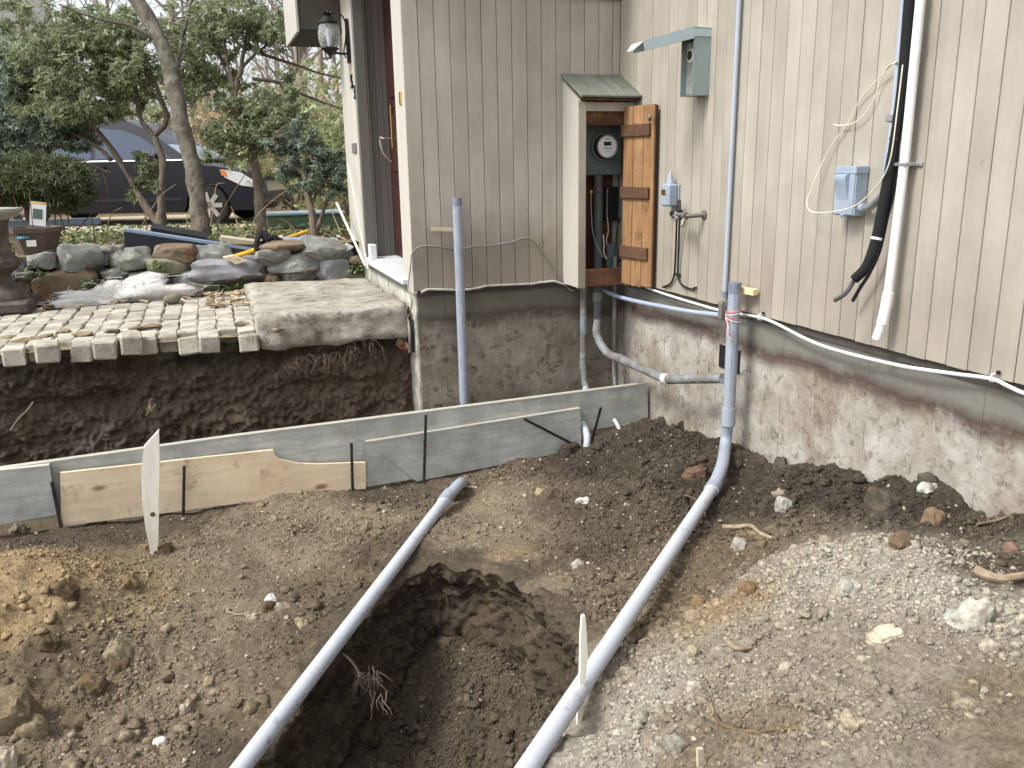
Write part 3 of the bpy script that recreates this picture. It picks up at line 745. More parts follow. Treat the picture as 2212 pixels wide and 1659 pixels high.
# ================================================================== house
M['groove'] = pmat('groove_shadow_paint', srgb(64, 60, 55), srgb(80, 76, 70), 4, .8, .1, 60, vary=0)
house = thing('house', (0, 0, 0), 'taupe board-sided house with an inside corner over a bare concrete foundation', 'house')
front = mk('front_wall', G().span((-1.43, .019, -.04), (.1, .3, 2.35)), M['groove'], house)
side = mk('side_wall', G().span((.019, -4.2, -.04), (5, .3, 2.35)), M['groove'], house)
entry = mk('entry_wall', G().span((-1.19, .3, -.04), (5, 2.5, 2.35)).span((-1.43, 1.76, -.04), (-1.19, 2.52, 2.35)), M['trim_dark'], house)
bw = 0.0964
bm = mesh('siding_board', G().span((-bw / 2, 0, 0), (bw / 2, .018, 2.3), 0.0022), M['siding_a'])
lines = [-.1 * (13.55 - k) for k in range(14)]
cent = [(-1.458 + lines[0]) / 2] + [(a + b) / 2 for a, b in zip(lines, lines[1:])]
for i, xc in enumerate(cent):
    put('siding_board', bm, front, (xc, random.uniform(-.0012, .0008), random.uniform(-.003, .002)), scale=((1.03 if i == 0 else 1), 1, 1))
put('siding_board', bm, front, (lines[-1] / 2, 0, 0), scale=(.52, 1, 1))
bmB = mesh('siding_board', G().span((0, -bw / 2, 0), (.018, bw / 2, 2.3), 0.0022), M['siding'])
for k in range(41):
    put('siding_board', bmB, side, (random.uniform(-.0012, .0008), -(k * .1021 + .0318) - .0511, random.uniform(-.003, .002)), scale=(1, 1.021, 1))
put('siding_board', bmB, side, (0, -.0159, 0), scale=(1, .3, 1))
# boards on the entry side (beyond the door)
bmC = mesh('siding_board', G().span((0, -bw / 2, 0), (.018, bw / 2, 2.3), 0.0022), M['trim'])
for k in range(8):
    put('siding_board', bmC, entry, (-1.448, 1.76 + .05 + k * .1, 0.02), scale=(1, 1.034, 1))
# foundation, split where the three faces meet
fa = mk('foundation', G().span((-1.43, .03, -1.4), (.2, .3, -.001), 0.006), M['found_a'], house)
fb = mk('foundation', G().span((.03, -4.2, -1.4), (.4, .03, -.0015), 0.006), M['found_b'], house)
fc = mk('foundation', G().span((-1.428, .3, -1.4), (-.6, 2.6, .02)), M['found_c'], house)
mk('foundation_edge', G().span((-1.436, .034, -1.4), (-1.428, .3, -.02)), M['found_c'], house)
# corner and door casing on the entry side
mk('corner_board', G().span((-1.4595, .002, -.02), (-1.43, .165, 2.3), .003), M['trim'], house)
mk('door_casing', G().span((-1.452, .180, .02), (-1.43, .305, 2.3), .003), M['trim'], house)
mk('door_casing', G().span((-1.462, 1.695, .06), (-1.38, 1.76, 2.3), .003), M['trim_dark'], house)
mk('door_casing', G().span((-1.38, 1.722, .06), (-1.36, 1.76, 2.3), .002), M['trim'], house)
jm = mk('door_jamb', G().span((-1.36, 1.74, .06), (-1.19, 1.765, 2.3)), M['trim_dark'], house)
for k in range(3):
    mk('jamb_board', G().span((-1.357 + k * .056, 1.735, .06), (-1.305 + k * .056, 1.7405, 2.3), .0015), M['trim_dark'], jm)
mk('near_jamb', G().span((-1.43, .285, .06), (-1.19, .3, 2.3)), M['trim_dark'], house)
door = mk('entry_door', G().span((-1.215, .3, .075), (-1.185, 1.735, 2.3)), M['door_red'], house)
for z0, z1 in ((.18, .62), (.74, 1.18), (1.3, 1.74)):
    for y0, y1 in ((.45, .93), (1.08, 1.58)):
        mk('door_panel', G().span((-1.228, y0, z0), (-1.214, y1, z1), .008), M['door_red'], door)
p = at(845, 285, 'x', -1.232)
mk('handle_plate', G().span((-1.236, p[1] - .025, p[2] - .13), (-1.229, p[1] + .025, p[2] + .2), .003), M['brass'], door)
mk('handle', G().tube([(-1.236, p[1], p[2] - .05), (-1.30, p[1], p[2] - .05), (-1.315, p[1] + .05, p[2] - .045), (-1.30, p[1] + .02, p[2] - .16), (-1.24, p[1], p[2] - .23)], .009, 8, 4), M['brass_old'], door, True)
mk('threshold', G().span((-1.492, .17, .02), (-1.19, 1.76, .058), .006), M['sill'], house)
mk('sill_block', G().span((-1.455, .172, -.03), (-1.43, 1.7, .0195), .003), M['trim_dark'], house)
mk('frieze_board', G().span((-1.43, -.022, 1.80), (-.0, -.0005, 1.95), .004), M['trim'], house)
rf = mk('roof', G().span((-1.75, -.28, 2.36), (5.2, 2.7, 2.46)).span((-.30, -4.4, 2.361), (5.2, -.28, 2.461)), M['trim'], house)
mk('porch_eave', G().span((-1.80, 2.34, 1.90), (-1.448, 3.3, 2.36)), M['groove'], house)  # dark colour stands in for shade on the eave
mk('fascia', G().span((-1.822, 2.33, 1.875), (-1.80, 3.3, 2.36), .003), M['trim'], house)
mk('eave_underside', G().span((-1.80, 2.341, 1.88), (-1.448, 3.3, 1.9)), M['black_plastic'], house)  # black sheet painted as the shade beneath the eave
# house number, letter plate, bell
def text_mesh(s, size, extr):
    cu = bpy.data.curves.new('t', 'FONT'); cu.body = s; cu.size = size; cu.extrude = extr; cu.align_x = 'CENTER'; cu.align_y = 'CENTER'
    o = bpy.data.objects.new('t', cu); col.objects.link(o)
    me = bpy.data.meshes.new_from_object(o.evaluated_get(bpy.context.evaluated_depsgraph_get()))
    v = np.array([list(q.co) for q in me.vertices]); f = [tuple(p.vertices) for p in me.polygons]
    bpy.data.objects.remove(o); bpy.data.curves.remove(cu); bpy.data.meshes.remove(me)
    return v, f
for ch_, (px_, py_) in (('5', (759.5, 178)), ('3', (766, 201))):
    v, f = text_mesh(ch_, .155, .006); p = at(px_, py_, 'x', -1.456)
    vv = np.stack([-v[:, 2], -v[:, 0], v[:, 1]], 1) + np.array([-1.456, p[1], p[2]])
    mk('house_number', (vv, f), M['black_metal'], house)
p = at(765, 320, 'x', -1.456)
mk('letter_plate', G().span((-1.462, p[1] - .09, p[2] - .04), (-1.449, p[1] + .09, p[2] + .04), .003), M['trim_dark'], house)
p = at(866, 212, 'x', -1.4595)
mk('door_bell', G().span((-1.468, p[1] - .02, p[2] - .04), (-1.459, p[1] + .02, p[2] + .04), .003), M['brass'], house)
p0 = at(806, 545, 'y', 1.60)
mk('door_stop', G().span((-1.452, 1.55, .0585), (-1.40, 1.66, .17), .004), M['white_pvc'], house)

# ---------------------------------------------------------------- wall lantern
lp = at(752, 92, 'x', -1.458); LX, LY = -1.455, lp[1]
lc = at(711, 78, 'y', LY); lx, ly = lc[0], LY
zt = at(708, 20, 'y', LY)[2]; zb = at(712, 128, 'y', LY)[2]; hh = (zt - zb)
lan = thing('wall_lantern', (LX, LY, zb), 'black iron lantern with a pineapple shaped clear glass on the entry wall', 'lantern')
def zf(t): return zb + hh * t
R1 = .088
n = NT('cut_glass'); n.b.inputs['Transmission Weight'].default_value = 0.85; n.b.inputs['IOR'].default_value = 1.3
wv = n.coord((1, 1, 1), jitter=False)
vo = n.n("ShaderNodeTexVoronoi", i_Scale=60.0); n.t.links.new(wv, vo.inputs['Vector'])
M['glass_pat'] = n.out(srgb(226, 230, 234), 0.12, n.bump(vo.outputs['Distance'], 0.7, 0.01))
mk('glass', G().lathe([(.055, zf(.22)), (.078, zf(.30)), (R1, zf(.42)), (R1, zf(.52)), (.08, zf(.64)), (.066, zf(.71))], (lx, ly, 0), 28, rfun=lambda a, z: 1 + .02 * np.cos(a * 14 + z * 140), cap=False), M['glass_pat'], lan, True)
mk('bulb', G().lathe([(.0, zf(.28)), (.014, zf(.30)), (.016, zf(.42)), (.03, zf(.52)), (.026, zf(.6)), (.0, zf(.64))], (lx, ly, 0), 14, cap=False), M['paper'], lan, True)
mk('cap', G().lathe([(.07, zf(.70)), (.086, zf(.725)), (.084, zf(.75)), (.06, zf(.78)), (.05, zf(.83)), (.03, zf(.86)), (.02, zf(.88))], (lx, ly, 0), 24), M['black_metal'], lan, True)
fin = mk('finial', G().lathe([(.012, zf(.86)), (.022, zf(.9)), (.012, zf(.96)), (.004, zf(1.0))], (lx, ly, 0), 10), M['black_metal'], lan, True)
for k in range(7):
    a = k * 2 * math.pi / 7
    g = G(); g.tube([(lx, ly, zf(.87)), (lx + .03 * math.cos(a), ly + .03 * math.sin(a), zf(.93)), (lx + .045 * math.cos(a), ly + .045 * math.sin(a), zf(.90))], [.008, .010, .003], 6, 3)
    mk('leaf', g, M['black_metal'], fin, True)
mk('base_cup', G().lathe([(.0, zf(0)), (.006, zf(.01)), (.012, zf(.07)), (.035, zf(.13)), (.05, zf(.17)), (.066, zf(.2)), (.07, zf(.225)), (.05, zf(.23))], (lx, ly, 0), 24), M['black_metal'], lan, True)
mk('back_plate', G().prism([(-.03, zf(-.07)), (.03, zf(-.07)), (.045, zf(.2)), (.045, zf(.6)), (.03, zf(.82)), (-.03, zf(.82)), (-.045, zf(.6)), (-.045, zf(.2))], (LX - .015, LY, 0), (0, -1, 0), (0, 0, 1), .015), M['black_metal'], lan)
mk('arm', G().tube([(lx + .01, ly, zf(.15)), (lx + .08, ly, zf(.12)), (LX - .01, ly, zf(.12))], .009, 8, 4), M['black_metal'], lan, True)
mk('scroll', G().tube([(lx + .085, ly, zf(.84)), (lx + .095, ly, zf(.9)), (lx + .12, ly, zf(.86)), (lx + .14, ly, zf(.7)), (lx + .13, ly, zf(.4)), (lx + .11, ly, zf(.15)), (lx + .125, ly, zf(.03))], .006, 8, 5), M['black_metal'], lan, True)

# ================================================================== meter cupboard in the corner
cab = thing('meter_cupboard', (-.2, -.12, -.02), 'taupe wooden meter cupboard with mossy lean-to roof standing open in the corner', 'cupboard')
XL, YF = -.41, -.25
mk('side_panel', G().prism([(0, -.012), (0, 1.30), (.25, 1.165), (.25, -.012)], (XL, -.001, 0), (0, -1, 0), (0, 0, 1), .02), M['trim'], cab)
mk('stile', G().span((XL + .001, YF - .003, -.018), (XL + .056, YF + .018, 1.158), .003), M['siding_a'], cab)
mk('stile', G().span((-.072, YF - .003, -.018), (-.003, YF + .018, 1.158), .003), M['siding'], cab)
mk('header', G().span((XL + .056, YF - .002, 1.10), (-.072, YF + .017, 1.156), .002), M['siding_a'], cab)
r1 = mk('rail', G().span((XL + .03, YF + .019, 1.015), (-.05, YF + .04, 1.105), .002), M['rail'], cab)
for px_ in (1283, 1317):
    q = at(px_, 250, 'y', YF + .018); mk('nail', G().tube([(q[0], YF + .01, q[2]), (q[0], YF + .02, q[2] + .02)], .002, 5), M['steel'], r1)
mk('rail', G().span((XL + .056, YF - .004, -.01), (-.072, YF + .016, .105), .002), M['rail'], cab)
mk('back_board', G().span((XL + .02, -.016, 0), (-.05, -.002, 1.2)), M['board_inside'], cab)
mk('side_lining', G().span((XL + .0205, -.23, 0), (XL + .026, -.016, 1.15)), M['pvc_old_dark'], cab)
roof = mk('cupboard_roof', G().beam((XL + .21, -.005, 1.312), (XL + .21, -.30, 1.167), .40, .012, up=(1, 0, 0)), M['rail'], cab)
rl = math.hypot(.32, .155)
rp_ = mesh('roof_plank', G().span((-.0528, -rl, 0), (.0528, 0, .016), .003), M['roofwood'])
for k in range(4):
    put('roof_plank', rp_, roof, (-.425 + .055 + k * .11, .0, 1.330 + random.uniform(-.002, .002)), rot=(math.atan2(.155, .32), 0, 0))
# the cupboard door, swung out against the side wall
H0 = np.array([-.088, -.258]); H1 = np.array([-.034, -.572]); dv = H1 - H0; dl = np.linalg.norm(dv); dv /= dl
nv = np.array([dv[1], -dv[0]])                                     # towards -x: the inner face
if nv[0] > 0: nv = -nv
cdoor = mk('cupboard_door', G().beam((*(H0 - nv * .012), .56), (*(H1 - nv * .012), .56), 1.12, .008), M['door_red'], cab)
wds = [.105, .105, dl - .212]; s0 = 0
for i, w_ in enumerate(wds):
    a = H0 + dv * s0; b = H0 + dv * (s0 + w_ - .0055); s0 += w_
    zlo = (.0, -.004, .006)[i]
    mk('door_board', G().beam((*a, (zlo + 1.125) / 2), (*b, (zlo + 1.125) / 2), 1.125 - zlo, .016, ch=.0015), M['cedar'], cdoor)
for ya, yb in ((268, 294), (404, 429), (534, 560)):
    za = at(1385, ya, 'x', -.06)[2]; zb_ = at(1385, yb, 'x', -.06)[2]; zc = (za + zb_) / 2
    a = H0 + nv * .017 - dv * .008; b = H0 + nv * .017 + dv * (dl - .035)
    mk('batten', G().beam((*a, zc), (*b, zc), za - zb_, .017, ch=.002), M['batten'], cdoor)
q = H0 + dv * (dl - .05) + nv * .012
mk('knob', G().lathe([(.016, 0), (.018, .006), (.01, .012)], (q[0], q[1], 1.05), 12, M=np.array([[0, 0, nv[0]], [1, 0, nv[1]], [0, 1, 0]])), M['brass_old'], cdoor)

# electricity meter
met = thing('electric_meter', (-.16, -.02, .7), 'round glass electricity meter on a grey-green box inside the wooden cupboard', 'meter')
mk('meter_box', G().span((-.30, -.10, .705), (-.028, -.017, 1.045), .004), M['meter_box'], met)
mc = at(1303, 317, 'y', -.1); RY = np.array([[1, 0, 0], [0, 0, -1], [0, 1, 0]])   # lathe axis towards the viewer
mk('socket_ring', G().lathe([(.088, 0), (.094, .004), (.094, .016), (.088, .022), (.078, .022), (.076, .012)], (mc[0], -.1, mc[2]), 36, RY), M['meter_box'], met, True)
mk('collar', G().lathe([(.076, .0), (.076, .05), (.07, .056)], (mc[0], -.1, mc[2]), 36, RY), M['black_plastic'], met, True)
dial = mk('dial', G().lathe([(.066, 0), (.0661, .007)], (mc[0], -.156, mc[2]), 36, RY), M['paper'], met, True)
mk('dial_ring', G().lathe([(.067, .0), (.074, .0), (.074, .012), (.067, .012)], (mc[0], -.156, mc[2]), 36, RY, cap=False), M['steel'], met, True)
mk('display', G().span((mc[0] - .026, -.1645, mc[2] + .006), (mc[0] + .026, -.1632, mc[2] + .030)), M['black_plastic'], dial)
for i, (s_, dz, sz_) in enumerate((('KWH', .045, .014), ('CL200 240V', -.012, .013), ('FM 2S', -.030, .010))):
    v, f = text_mesh(s_, sz_, .0002)
    mk('dial_print', (np.stack([v[:, 0] + mc[0], -.1636 - v[:, 2], v[:, 1] + mc[2] + dz], 1), f), M['black_plastic'], dial)
n = NT('meter_glass'); n.b.inputs['Transmission Weight'].default_value = 1.0; n.b.inputs['IOR'].default_value = 1.12
M['clear'] = n.out((.95, .97, .97), 0.03)
mk('glass_cover', G().lathe([(.0745, .05), (.0745, .07), (.07, .078), (.05, .082), (.0, .083)], (mc[0], -.1, mc[2]), 36, RY, cap=False), M['clear'], met, True)
q = at(1299, 390, 'y', -.1); mk('seal_tag', G().span((q[0] - .006, -.103, q[2] - .028), (q[0] + .006, -.099, q[2] + .008)), M['paper'], met)

# things inside the cupboard, below the meter
q0 = at(1292, 380, 'y', -.09)
sp = [(q0[0], -.09, .704), (q0[0], -.09, .3), (q0[0] + .002, -.09, -.05), (q0[0] + .002, -.095, -.16), (q0[0] + .004, -.10, -.26)]
a1 = at(1290, 725, 'y', -.13); a2 = at(1312, 762, 'y', -.22); a3 = at(1340, 775, 'y', -.36)
b1 = at(1440, 820, 'x', -.16); b2 = at(1562, 817, 'x', -.135)
oldc = thing('bent_conduit', (q0[0], -.09, -.35), 'muddy old conduit bending from the meter cupboard across to the tall grey pipe', 'conduit')
mk('riser', G().tube(sp, .031, 16), M['pvc_old_dark'], oldc, True)
mk('elbow', G().tube([sp[-1], a1, a2, a3], .0285, 16, 6), M['pvc_old'], oldc, True)
mk('run', G().tube([a3, b1], .0285, 16), M['pvc_old'], oldc, True)
mk('tail', G().tube([b1, b2], .0275, 16), M['pvc_old'], oldc, True)
mk('coupling', G().tube([b1 + (b1 - a3) / np.linalg.norm(b1 - a3) * -.03, b1, b1 + (b2 - b1) / np.linalg.norm(b2 - b1) * .02], .0335, 16), M['gravel_pale'] if False else M['sill'], oldc, True)
mk('coupling', G().tube([a3 - (b1 - a3) / np.linalg.norm(b1 - a3) * .01, a3 + (b1 - a3) / np.linalg.norm(b1 - a3) * .045], .033, 16), M['pvc_old'], oldc, True)
mk('coupling', G().tube([(q0[0] + .002, -.092, -.075), (q0[0] + .002, -.095, -.135)], .036, 16), M['pvc_old'], oldc, True)
def pipe_on(name, pts, r, mat, label, cat, group=None, n_=14, sm=5, **kw):
    return mk(name, G().tube(pts, r, n_, sm), mat, None, True, label, cat, group, **kw)
l0 = at(1261, 622, 'y', -.055); l1 = at(1262, 838, 'y', -.055)
oc = thing('conduit', (l0[0], -.055, -1.05), 'muddy grey conduit beside the foundation under the cupboard\'s left edge', 'conduit')
mk('pipe', G().tube([(l0[0], -.055, .02), (l0[0], -.055, -.6), (l0[0] + .005, -.09, -.75)], .024, 14, 5), M['pvc_old'], oc, True)
mk('coupling', G().tube([(l0[0], -.055, -.50), (l0[0], -.055, -.62)], .0275, 14), M['pvc_old'], oc, True)
e0 = at(1268, 940, 'y', board_y(-.35) - .06); e1 = at(1264, 985, 'y', board_y(-.35) - .10)
mk('lower_end', G().tube([(l0[0] + .005, -.09, -.75), (e0[0] + .01, e0[1] + .15, -.82), e0, e1], .023, 14, 5), M['pvc_muddy'], oc, True)
l0 = at(1328, 622, 'y', -.10)
th = thing('thin_conduit', (l0[0], -.1, -1.0), 'thin grey pipe dropping from under the cupboard beside the inside corner', 'pipe')
mk('pipe', G().tube([(l0[0], -.1, .16), (l0[0], -.1, -.5), (l0[0] + .004, -.12, -.76)], .0145, 12, 5), M['pvc_old'], th, True)
e0 = at(1337, 925, 'y', board_y(-.2) - .05); e1 = at(1341, 962, 'y', board_y(-.2) - .09)
mk('lower_end', G().tube([(l0[0] + .004, -.12, -.76), (e0[0], e0[1] + .14, -.83), e0, e1], .0145, 12, 5), M['pvc_muddy'], th, True)
tb = thing('terminal_block', (-.12, -.02, .4), 'black wiring terminal block with two pale rails inside the cupboard', 'terminal block')
a = at(1309, 404, 'y', -.05); b = at(1341, 476, 'y', -.05)
mk('block_body', G().span((a[0], -.045, b[2]), (b[0], -.017, a[2]), .003), M['black_plastic'], tb)
for f_ in (.06, .9):
    xx = a[0] + (b[0] - a[0]) * f_; mk('rail', G().span((xx - .004, -.056, b[2] + .01), (xx + .004, -.045, a[2] - .01)), M['steel'], tb)
for k in range(7):
    zz = b[2] + (a[2] - b[2]) * (k + .5) / 7; mk('terminal', G().span((a[0] + .025, -.054, zz - .008), (b[0] - .03, -.045, zz + .008), .002), M['black_metal'], tb)
a = at(1311, 527, 'y', -.06); b = at(1333, 576, 'y', -.06)
mk('junction_box', G().span((a[0], -.07, b[2]), (b[0], -.017, a[2]), .004), M['meter_box'], None, False, 'small dark grey box low inside the meter cupboard', 'box')
def wire(pts, plane, r, mat, name, label, cat, v=None, group=None, sm=4):
    P = []
    for t in pts:
        pl = t[2] if len(t) > 2 else v
        P.append(at(t[0], t[1], plane, pl))
    return mk(name, G().tube(P, r, 8, sm), mat, None, True, label, cat, group)
wire([(1277, 417), (1277, 450), (1280, 500), (1292, 535), (1303, 556)], 'y', .004, M['grey_cable'], 'wire', 'grey wire with a yellow end hanging inside the cupboard', 'wire', -.16)
q = at(1277, 416, 'y', -.16); mk('wire_nut', G().lathe([(.009, 0), (.007, .016), (.012, .02)], (q[0], q[1], q[2] - .004), 8), M['yellow'], None, True, 'small yellow wire connector inside the cupboard', 'connector')
wire([(1303, 507), (1305, 530), (1304, 545), (1311, 560)], 'y', .003, M['white_cable'], 'wire', 'short white wire dangling in the middle of the cupboard', 'wire', -.14)
wire([(1312, 470), (1314, 500), (1310, 520), (1318, 548), (1330, 570)], 'y', .003, M['cream_wire'], 'wire', 'cream wire running down from the terminal block', 'wire', -.06)
wire([(1340, 470), (1332, 500), (1330, 540), (1322, 570), (1345, 560)], 'y', .004, M['black_cable'], 'wire', 'black wire looping down to the cupboard sill', 'wire', -.07)

# ================================================================== things on the side wall
# receptacle box with its lid standing open
bx_ = thing('outlet_box', (-.05, -1.05, 1.13), 'grey-green electrical box with its long lid propped open, high on the side wall', 'electrical box')
c0 = at(1536, 62, 'x', -.002); c1 = at(1531, 206, 'x', -.002)
zt, zb = c0[2], c1[2]; yr = (c0[1] + c1[1]) / 2                    # near end of the box
yl = at(1478, 80, 'x', -.09)[1]
yl = max(yl, yr + .13)
D_ = .105
body = mk('box_shell', G().span((-D_, yr, zb), (-.002, yr + .004, zt)).span((-D_, yl - .004, zb), (-.002, yl, zt)).span((-D_, yr + .004, zb), (-.002, yl - .004, zb + .004)).span((-D_, yr + .004, zt - .004), (-.002, yl - .004, zt)).span((-.006, yr + .004, zb + .004), (-.002, yl - .004, zt - .004)), M['box_green'], bx_)
mk('inner_panel', G().span((-.075, yr + .006, zb + .01), (-.03, yl - .006, zt - .06), .002), M['box_inner'], bx_)
ym = (yl + yr) / 2
mk('receptacle', G().lathe([(.036, 0), (.04, .006), (.036, .014), (.02, .016)], (-.075, ym, zb + (zt - zb) * .62), 20, M=np.array([[0, 0, -1], [1, 0, 0], [0, 1, 0]])), M['white_cable'], bx_, True)
mk('receptacle_face', G().lathe([(.024, .0), (.024, .003)], (-.0905, ym, zb + (zt - zb) * .62), 16, M=np.array([[0, 0, -1], [1, 0, 0], [0, 1, 0]])), M['black_plastic'], bx_, True)
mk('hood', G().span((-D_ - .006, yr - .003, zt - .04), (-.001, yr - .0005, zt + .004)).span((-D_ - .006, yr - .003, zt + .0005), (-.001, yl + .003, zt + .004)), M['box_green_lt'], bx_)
# lid: a shallow tray hinged at the top front edge, tilted forward and slightly up
h0 = np.array([-D_, 0, zt - .004]); e_ = at(1377, 98, 'y', (yl + yr) / 2)
ld = np.array([e_[0] + D_, 0, e_[2] - h0[2]]); LL = min(np.linalg.norm(ld), .42); ld /= np.linalg.norm(ld)
up_ = np.array([ld[2], 0, -ld[0]]);
if up_[2] < 0: up_ = -up_
def lidp(s, y, u): return h0 + ld * s + up_ * u + np.array([0, y, 0])
gl = G()
gl.add([lidp(0, yr - .004, .012), lidp(LL, yr - .004, .012), lidp(LL, yl + .004, .012), lidp(0, yl + .004, .012), lidp(0, yr - .004, .014), lidp(LL, yr - .004, .014), lidp(LL, yl + .004, .014), lidp(0, yl + .004, .014)], [(0, 1, 2, 3), (7, 6, 5, 4), (0, 4, 5, 1), (1, 5, 6, 2), (2, 6, 7, 3), (3, 7, 4, 0)])
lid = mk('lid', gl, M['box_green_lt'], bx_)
for y_ in (yr - .004, yl + .002):
    gl = G(); gl.add([lidp(0, y_, .012), lidp(LL, y_, .012), lidp(LL, y_ + .002, .012), lidp(0, y_ + .002, .012), lidp(.01, y_, -.045), lidp(LL, y_, -.035), lidp(LL, y_ + .002, -.035), lidp(.01, y_ + .002, -.045)], [(0, 1, 2, 3), (7, 6, 5, 4), (0, 4, 5, 1), (1, 5, 6, 2), (2, 6, 7, 3), (3, 7, 4, 0)])
    mk('lid_flange', gl, M['box_green_lt'], lid)
gl = G(); gl.add([lidp(LL, yr, .012), lidp(LL, yl, .012), lidp(LL + .05, yl - .03, -.016), lidp(LL + .05, yr + .03, -.016), lidp(LL + .002, yr, .008), lidp(LL + .002, yl, .008), lidp(LL + .05, yl - .03, -.020), lidp(LL + .05, yr + .03, -.020)], [(0, 1, 2, 3), (7, 6, 5, 4), (0, 4, 5, 1), (1, 5, 6, 2), (2, 6, 7, 3), (3, 7, 4, 0)])
mk('lid_nose', gl, M['trim'], lid)

# disconnect box beside the refrigerant lines
db = thing('disconnect_box', (-.06, -2.3, .55), 'blue-grey disconnect box with a bulged cover beside the black insulated pipe', 'electrical box')
a = at(1878, 360, 'x', -.002); b = at(1870, 466, 'x', -.002); fl = at(1808, 357, 'x', -.068)
y0, y1 = a[1], fl[1]; z1, z0 = a[2], b[2]
mk('box_shell', G().span((-.065, y0, z0), (-.002, y1, z1), .003), M['box_blue'], db)
mk('cover_lip', G().span((-.071, y0 - .004, z1 - .028), (-.004, y1 + .004, z1 + .003), .002), M['box_blue'], db)
mk('cover', G().span((-.0705, y0 + .004, z0 + .004), (-.065, y1 - .002, z1 - .03), .002), M['box_blue'], db)
gd = G(); pw = y1 - y0; ya, yb = y0 + pw * .28, y1 - pw * .14; zz0, zz1 = z0 + (z1 - z0) * .32, z1 - (z1 - z0) * .14
prof = [(0, zz0), (.020, zz1 - .03), (.024, zz1 - .018), (.020, zz1 - .006), (.008, zz1), (0, zz1)]
va = [(-.0705 - d, ya, z) for d, z in prof]; vb = [(-.0705 - d, yb, z) for d, z in prof]; k = len(prof)
gd.add(va + vb, [tuple(range(k)), tuple(range(2 * k - 1, k - 1, -1))] + [(i, i + k, (i + 1) % k + k, (i + 1) % k) for i in range(k)])
mk('bulge', gd, M['box_blue'], db, True)
mk('latch', G().span((-.077, (y0 + y1) / 2 - .008, z0 - .008), (-.067, (y0 + y1) / 2 + .008, z0 + .006), .002), M['box_blue'], db)
# its flexible feed: from the bottom right of the box up beside the black line
q1 = at(1862, 449, 'x', -.035); q2 = at(1880, 447, 'x', -.04); q3 = at(1906, 420, 'x', -.045); q4 = at(1915, 378, 'x', -.04); q5 = at(1932, 240, 'x', -.03); q6 = at(1953, 0, 'x', -.03)
fd = thing('metal_conduit', tuple(q1), 'pale metal conduit curving up from the disconnect box along the wall', 'conduit')
mk('elbow', G().tube([q1, q2, q3, q4], .0155, 12, 6), M['steel'], fd, True)
mk('coupling', G().tube([q4 + (q4 - q5) * .05, q4 + (q5 - q4) * .35], .019, 12), M['box_blue'], fd, True)
mk('riser', G().tube([q4, q5, q6, q6 + (q6 - q5) * 1.0], .014, 12), M['pvc_thin'], fd, True)
mk('connector', G().tube([q1 + (q1 - q2) * .1, q1 + (q2 - q1) * .35], .02, 12), M['box_blue'], fd, True)
q = at(1928, 255, 'x', -.03); mk('strap', G().box((q[0] - .004, q[1], q[2]), (.036, .036, .03), ch=.004), M['steel'], fd)
# black foam-insulated line with its copper end
K = [(1966, -20, -.06), (1955, 120, -.06), (1948, 200, -.06), (1934, 300, -.06), (1920, 380, -.07), (1905, 455, -.085), (1893, 515, -.10), (1872, 575, -.13), (1846, 603, -.15)]
KP_ = [at(x, y, 'x', v) for x, y, v in K]
bl = thing('refrigerant_line', tuple(KP_[-1]), 'black foam-covered pipe hanging down the side wall, its copper end cut off', 'pipe')
mk('foam_sleeve', G().tube([KP_[0] + (KP_[0] - KP_[1]) * .8] + KP_, .0205, 16, 4), M['black_foam'], bl, True)
t0 = KP_[-1]; t1 = at(1828, 632, 'x', -.165); t2 = at(1803, 649, 'x', -.18)
mk('copper_end', G().tube([t0 + (t0 - t1) * .2, t0, t1, t2], .0095, 12, 4, cap=False), M['pvc_old_dark'], bl, True)
mk('copper_mouth', G().tube([t2 - (t2 - t1) / np.linalg.norm(t2 - t1) * .02, t2 + (t2 - t1) / np.linalg.norm(t2 - t1) * .001], .0085, 12), M['copper'], bl, True)
for i_ in (3, 6):
    q = KP_[i_]; dd = (KP_[i_ + 1] - KP_[i_ - 1]); dd /= np.linalg.norm(dd)
    mk('cable_tie', G().tube([q - dd * .005, q + dd * .005], .0225, 14), M['white_cable'] if i_ == 6 else M['black_plastic'], bl, True)
wire([(1940, 300), (1932, 400), (1916, 470), (1900, 540), (1878, 590), (1856, 625), (1842, 650)], 'x', .008, M['black_cable'], 'thin_black_cable', 'thin dark cable hanging just right of the black foam pipe', 'cable', -.05)
# white drain pipe
w = [at(1990, -15, 'x', -.05), at(1955, 340, 'x', -.05), at(1918, 640, 'x', -.06)]
wp = thing('drain_pipe', tuple(w[2]), 'white plastic drain pipe ending short of the foundation on the side wall', 'pipe')
mk('pipe', G().tube([w[0] + (w[0] - w[1]) * .8] + w, .0185, 14), M['white_pvc'], wp, True)
a = at(1914, 662, 'x', -.062); b = at(1905, 700, 'x', -.072); c_ = at(1893, 733, 'x', -.085)
mk('coupling', G().tube([w[2] + (w[2] - a) * .4, a], .023, 14), M['white_pvc'], wp, True)
mk('coupling', G().tube([a, b], .0225, 14), M['white_pvc'], wp, True)
mk('spout', G().tube([b + (a - b) * .2, c_], .0185, 14), M['white_pvc'], wp, True)
mk('bore', G().tube([c_ - (c_ - b) * .05, c_ + (c_ - b) / np.linalg.norm(c_ - b) * .0015], .0155, 12), M['black_plastic'], wp, True)
q = at(1950, 355, 'x', -.05); mk('clamp', G().box((-.035, q[1], q[2]), (.07, .06, .014), ch=.003), M['steel'], wp)
mk('screw_ear', G().box((-.006, q[1] - .042, q[2]), (.01, .03, .016), ch=.002), M['steel'], wp)
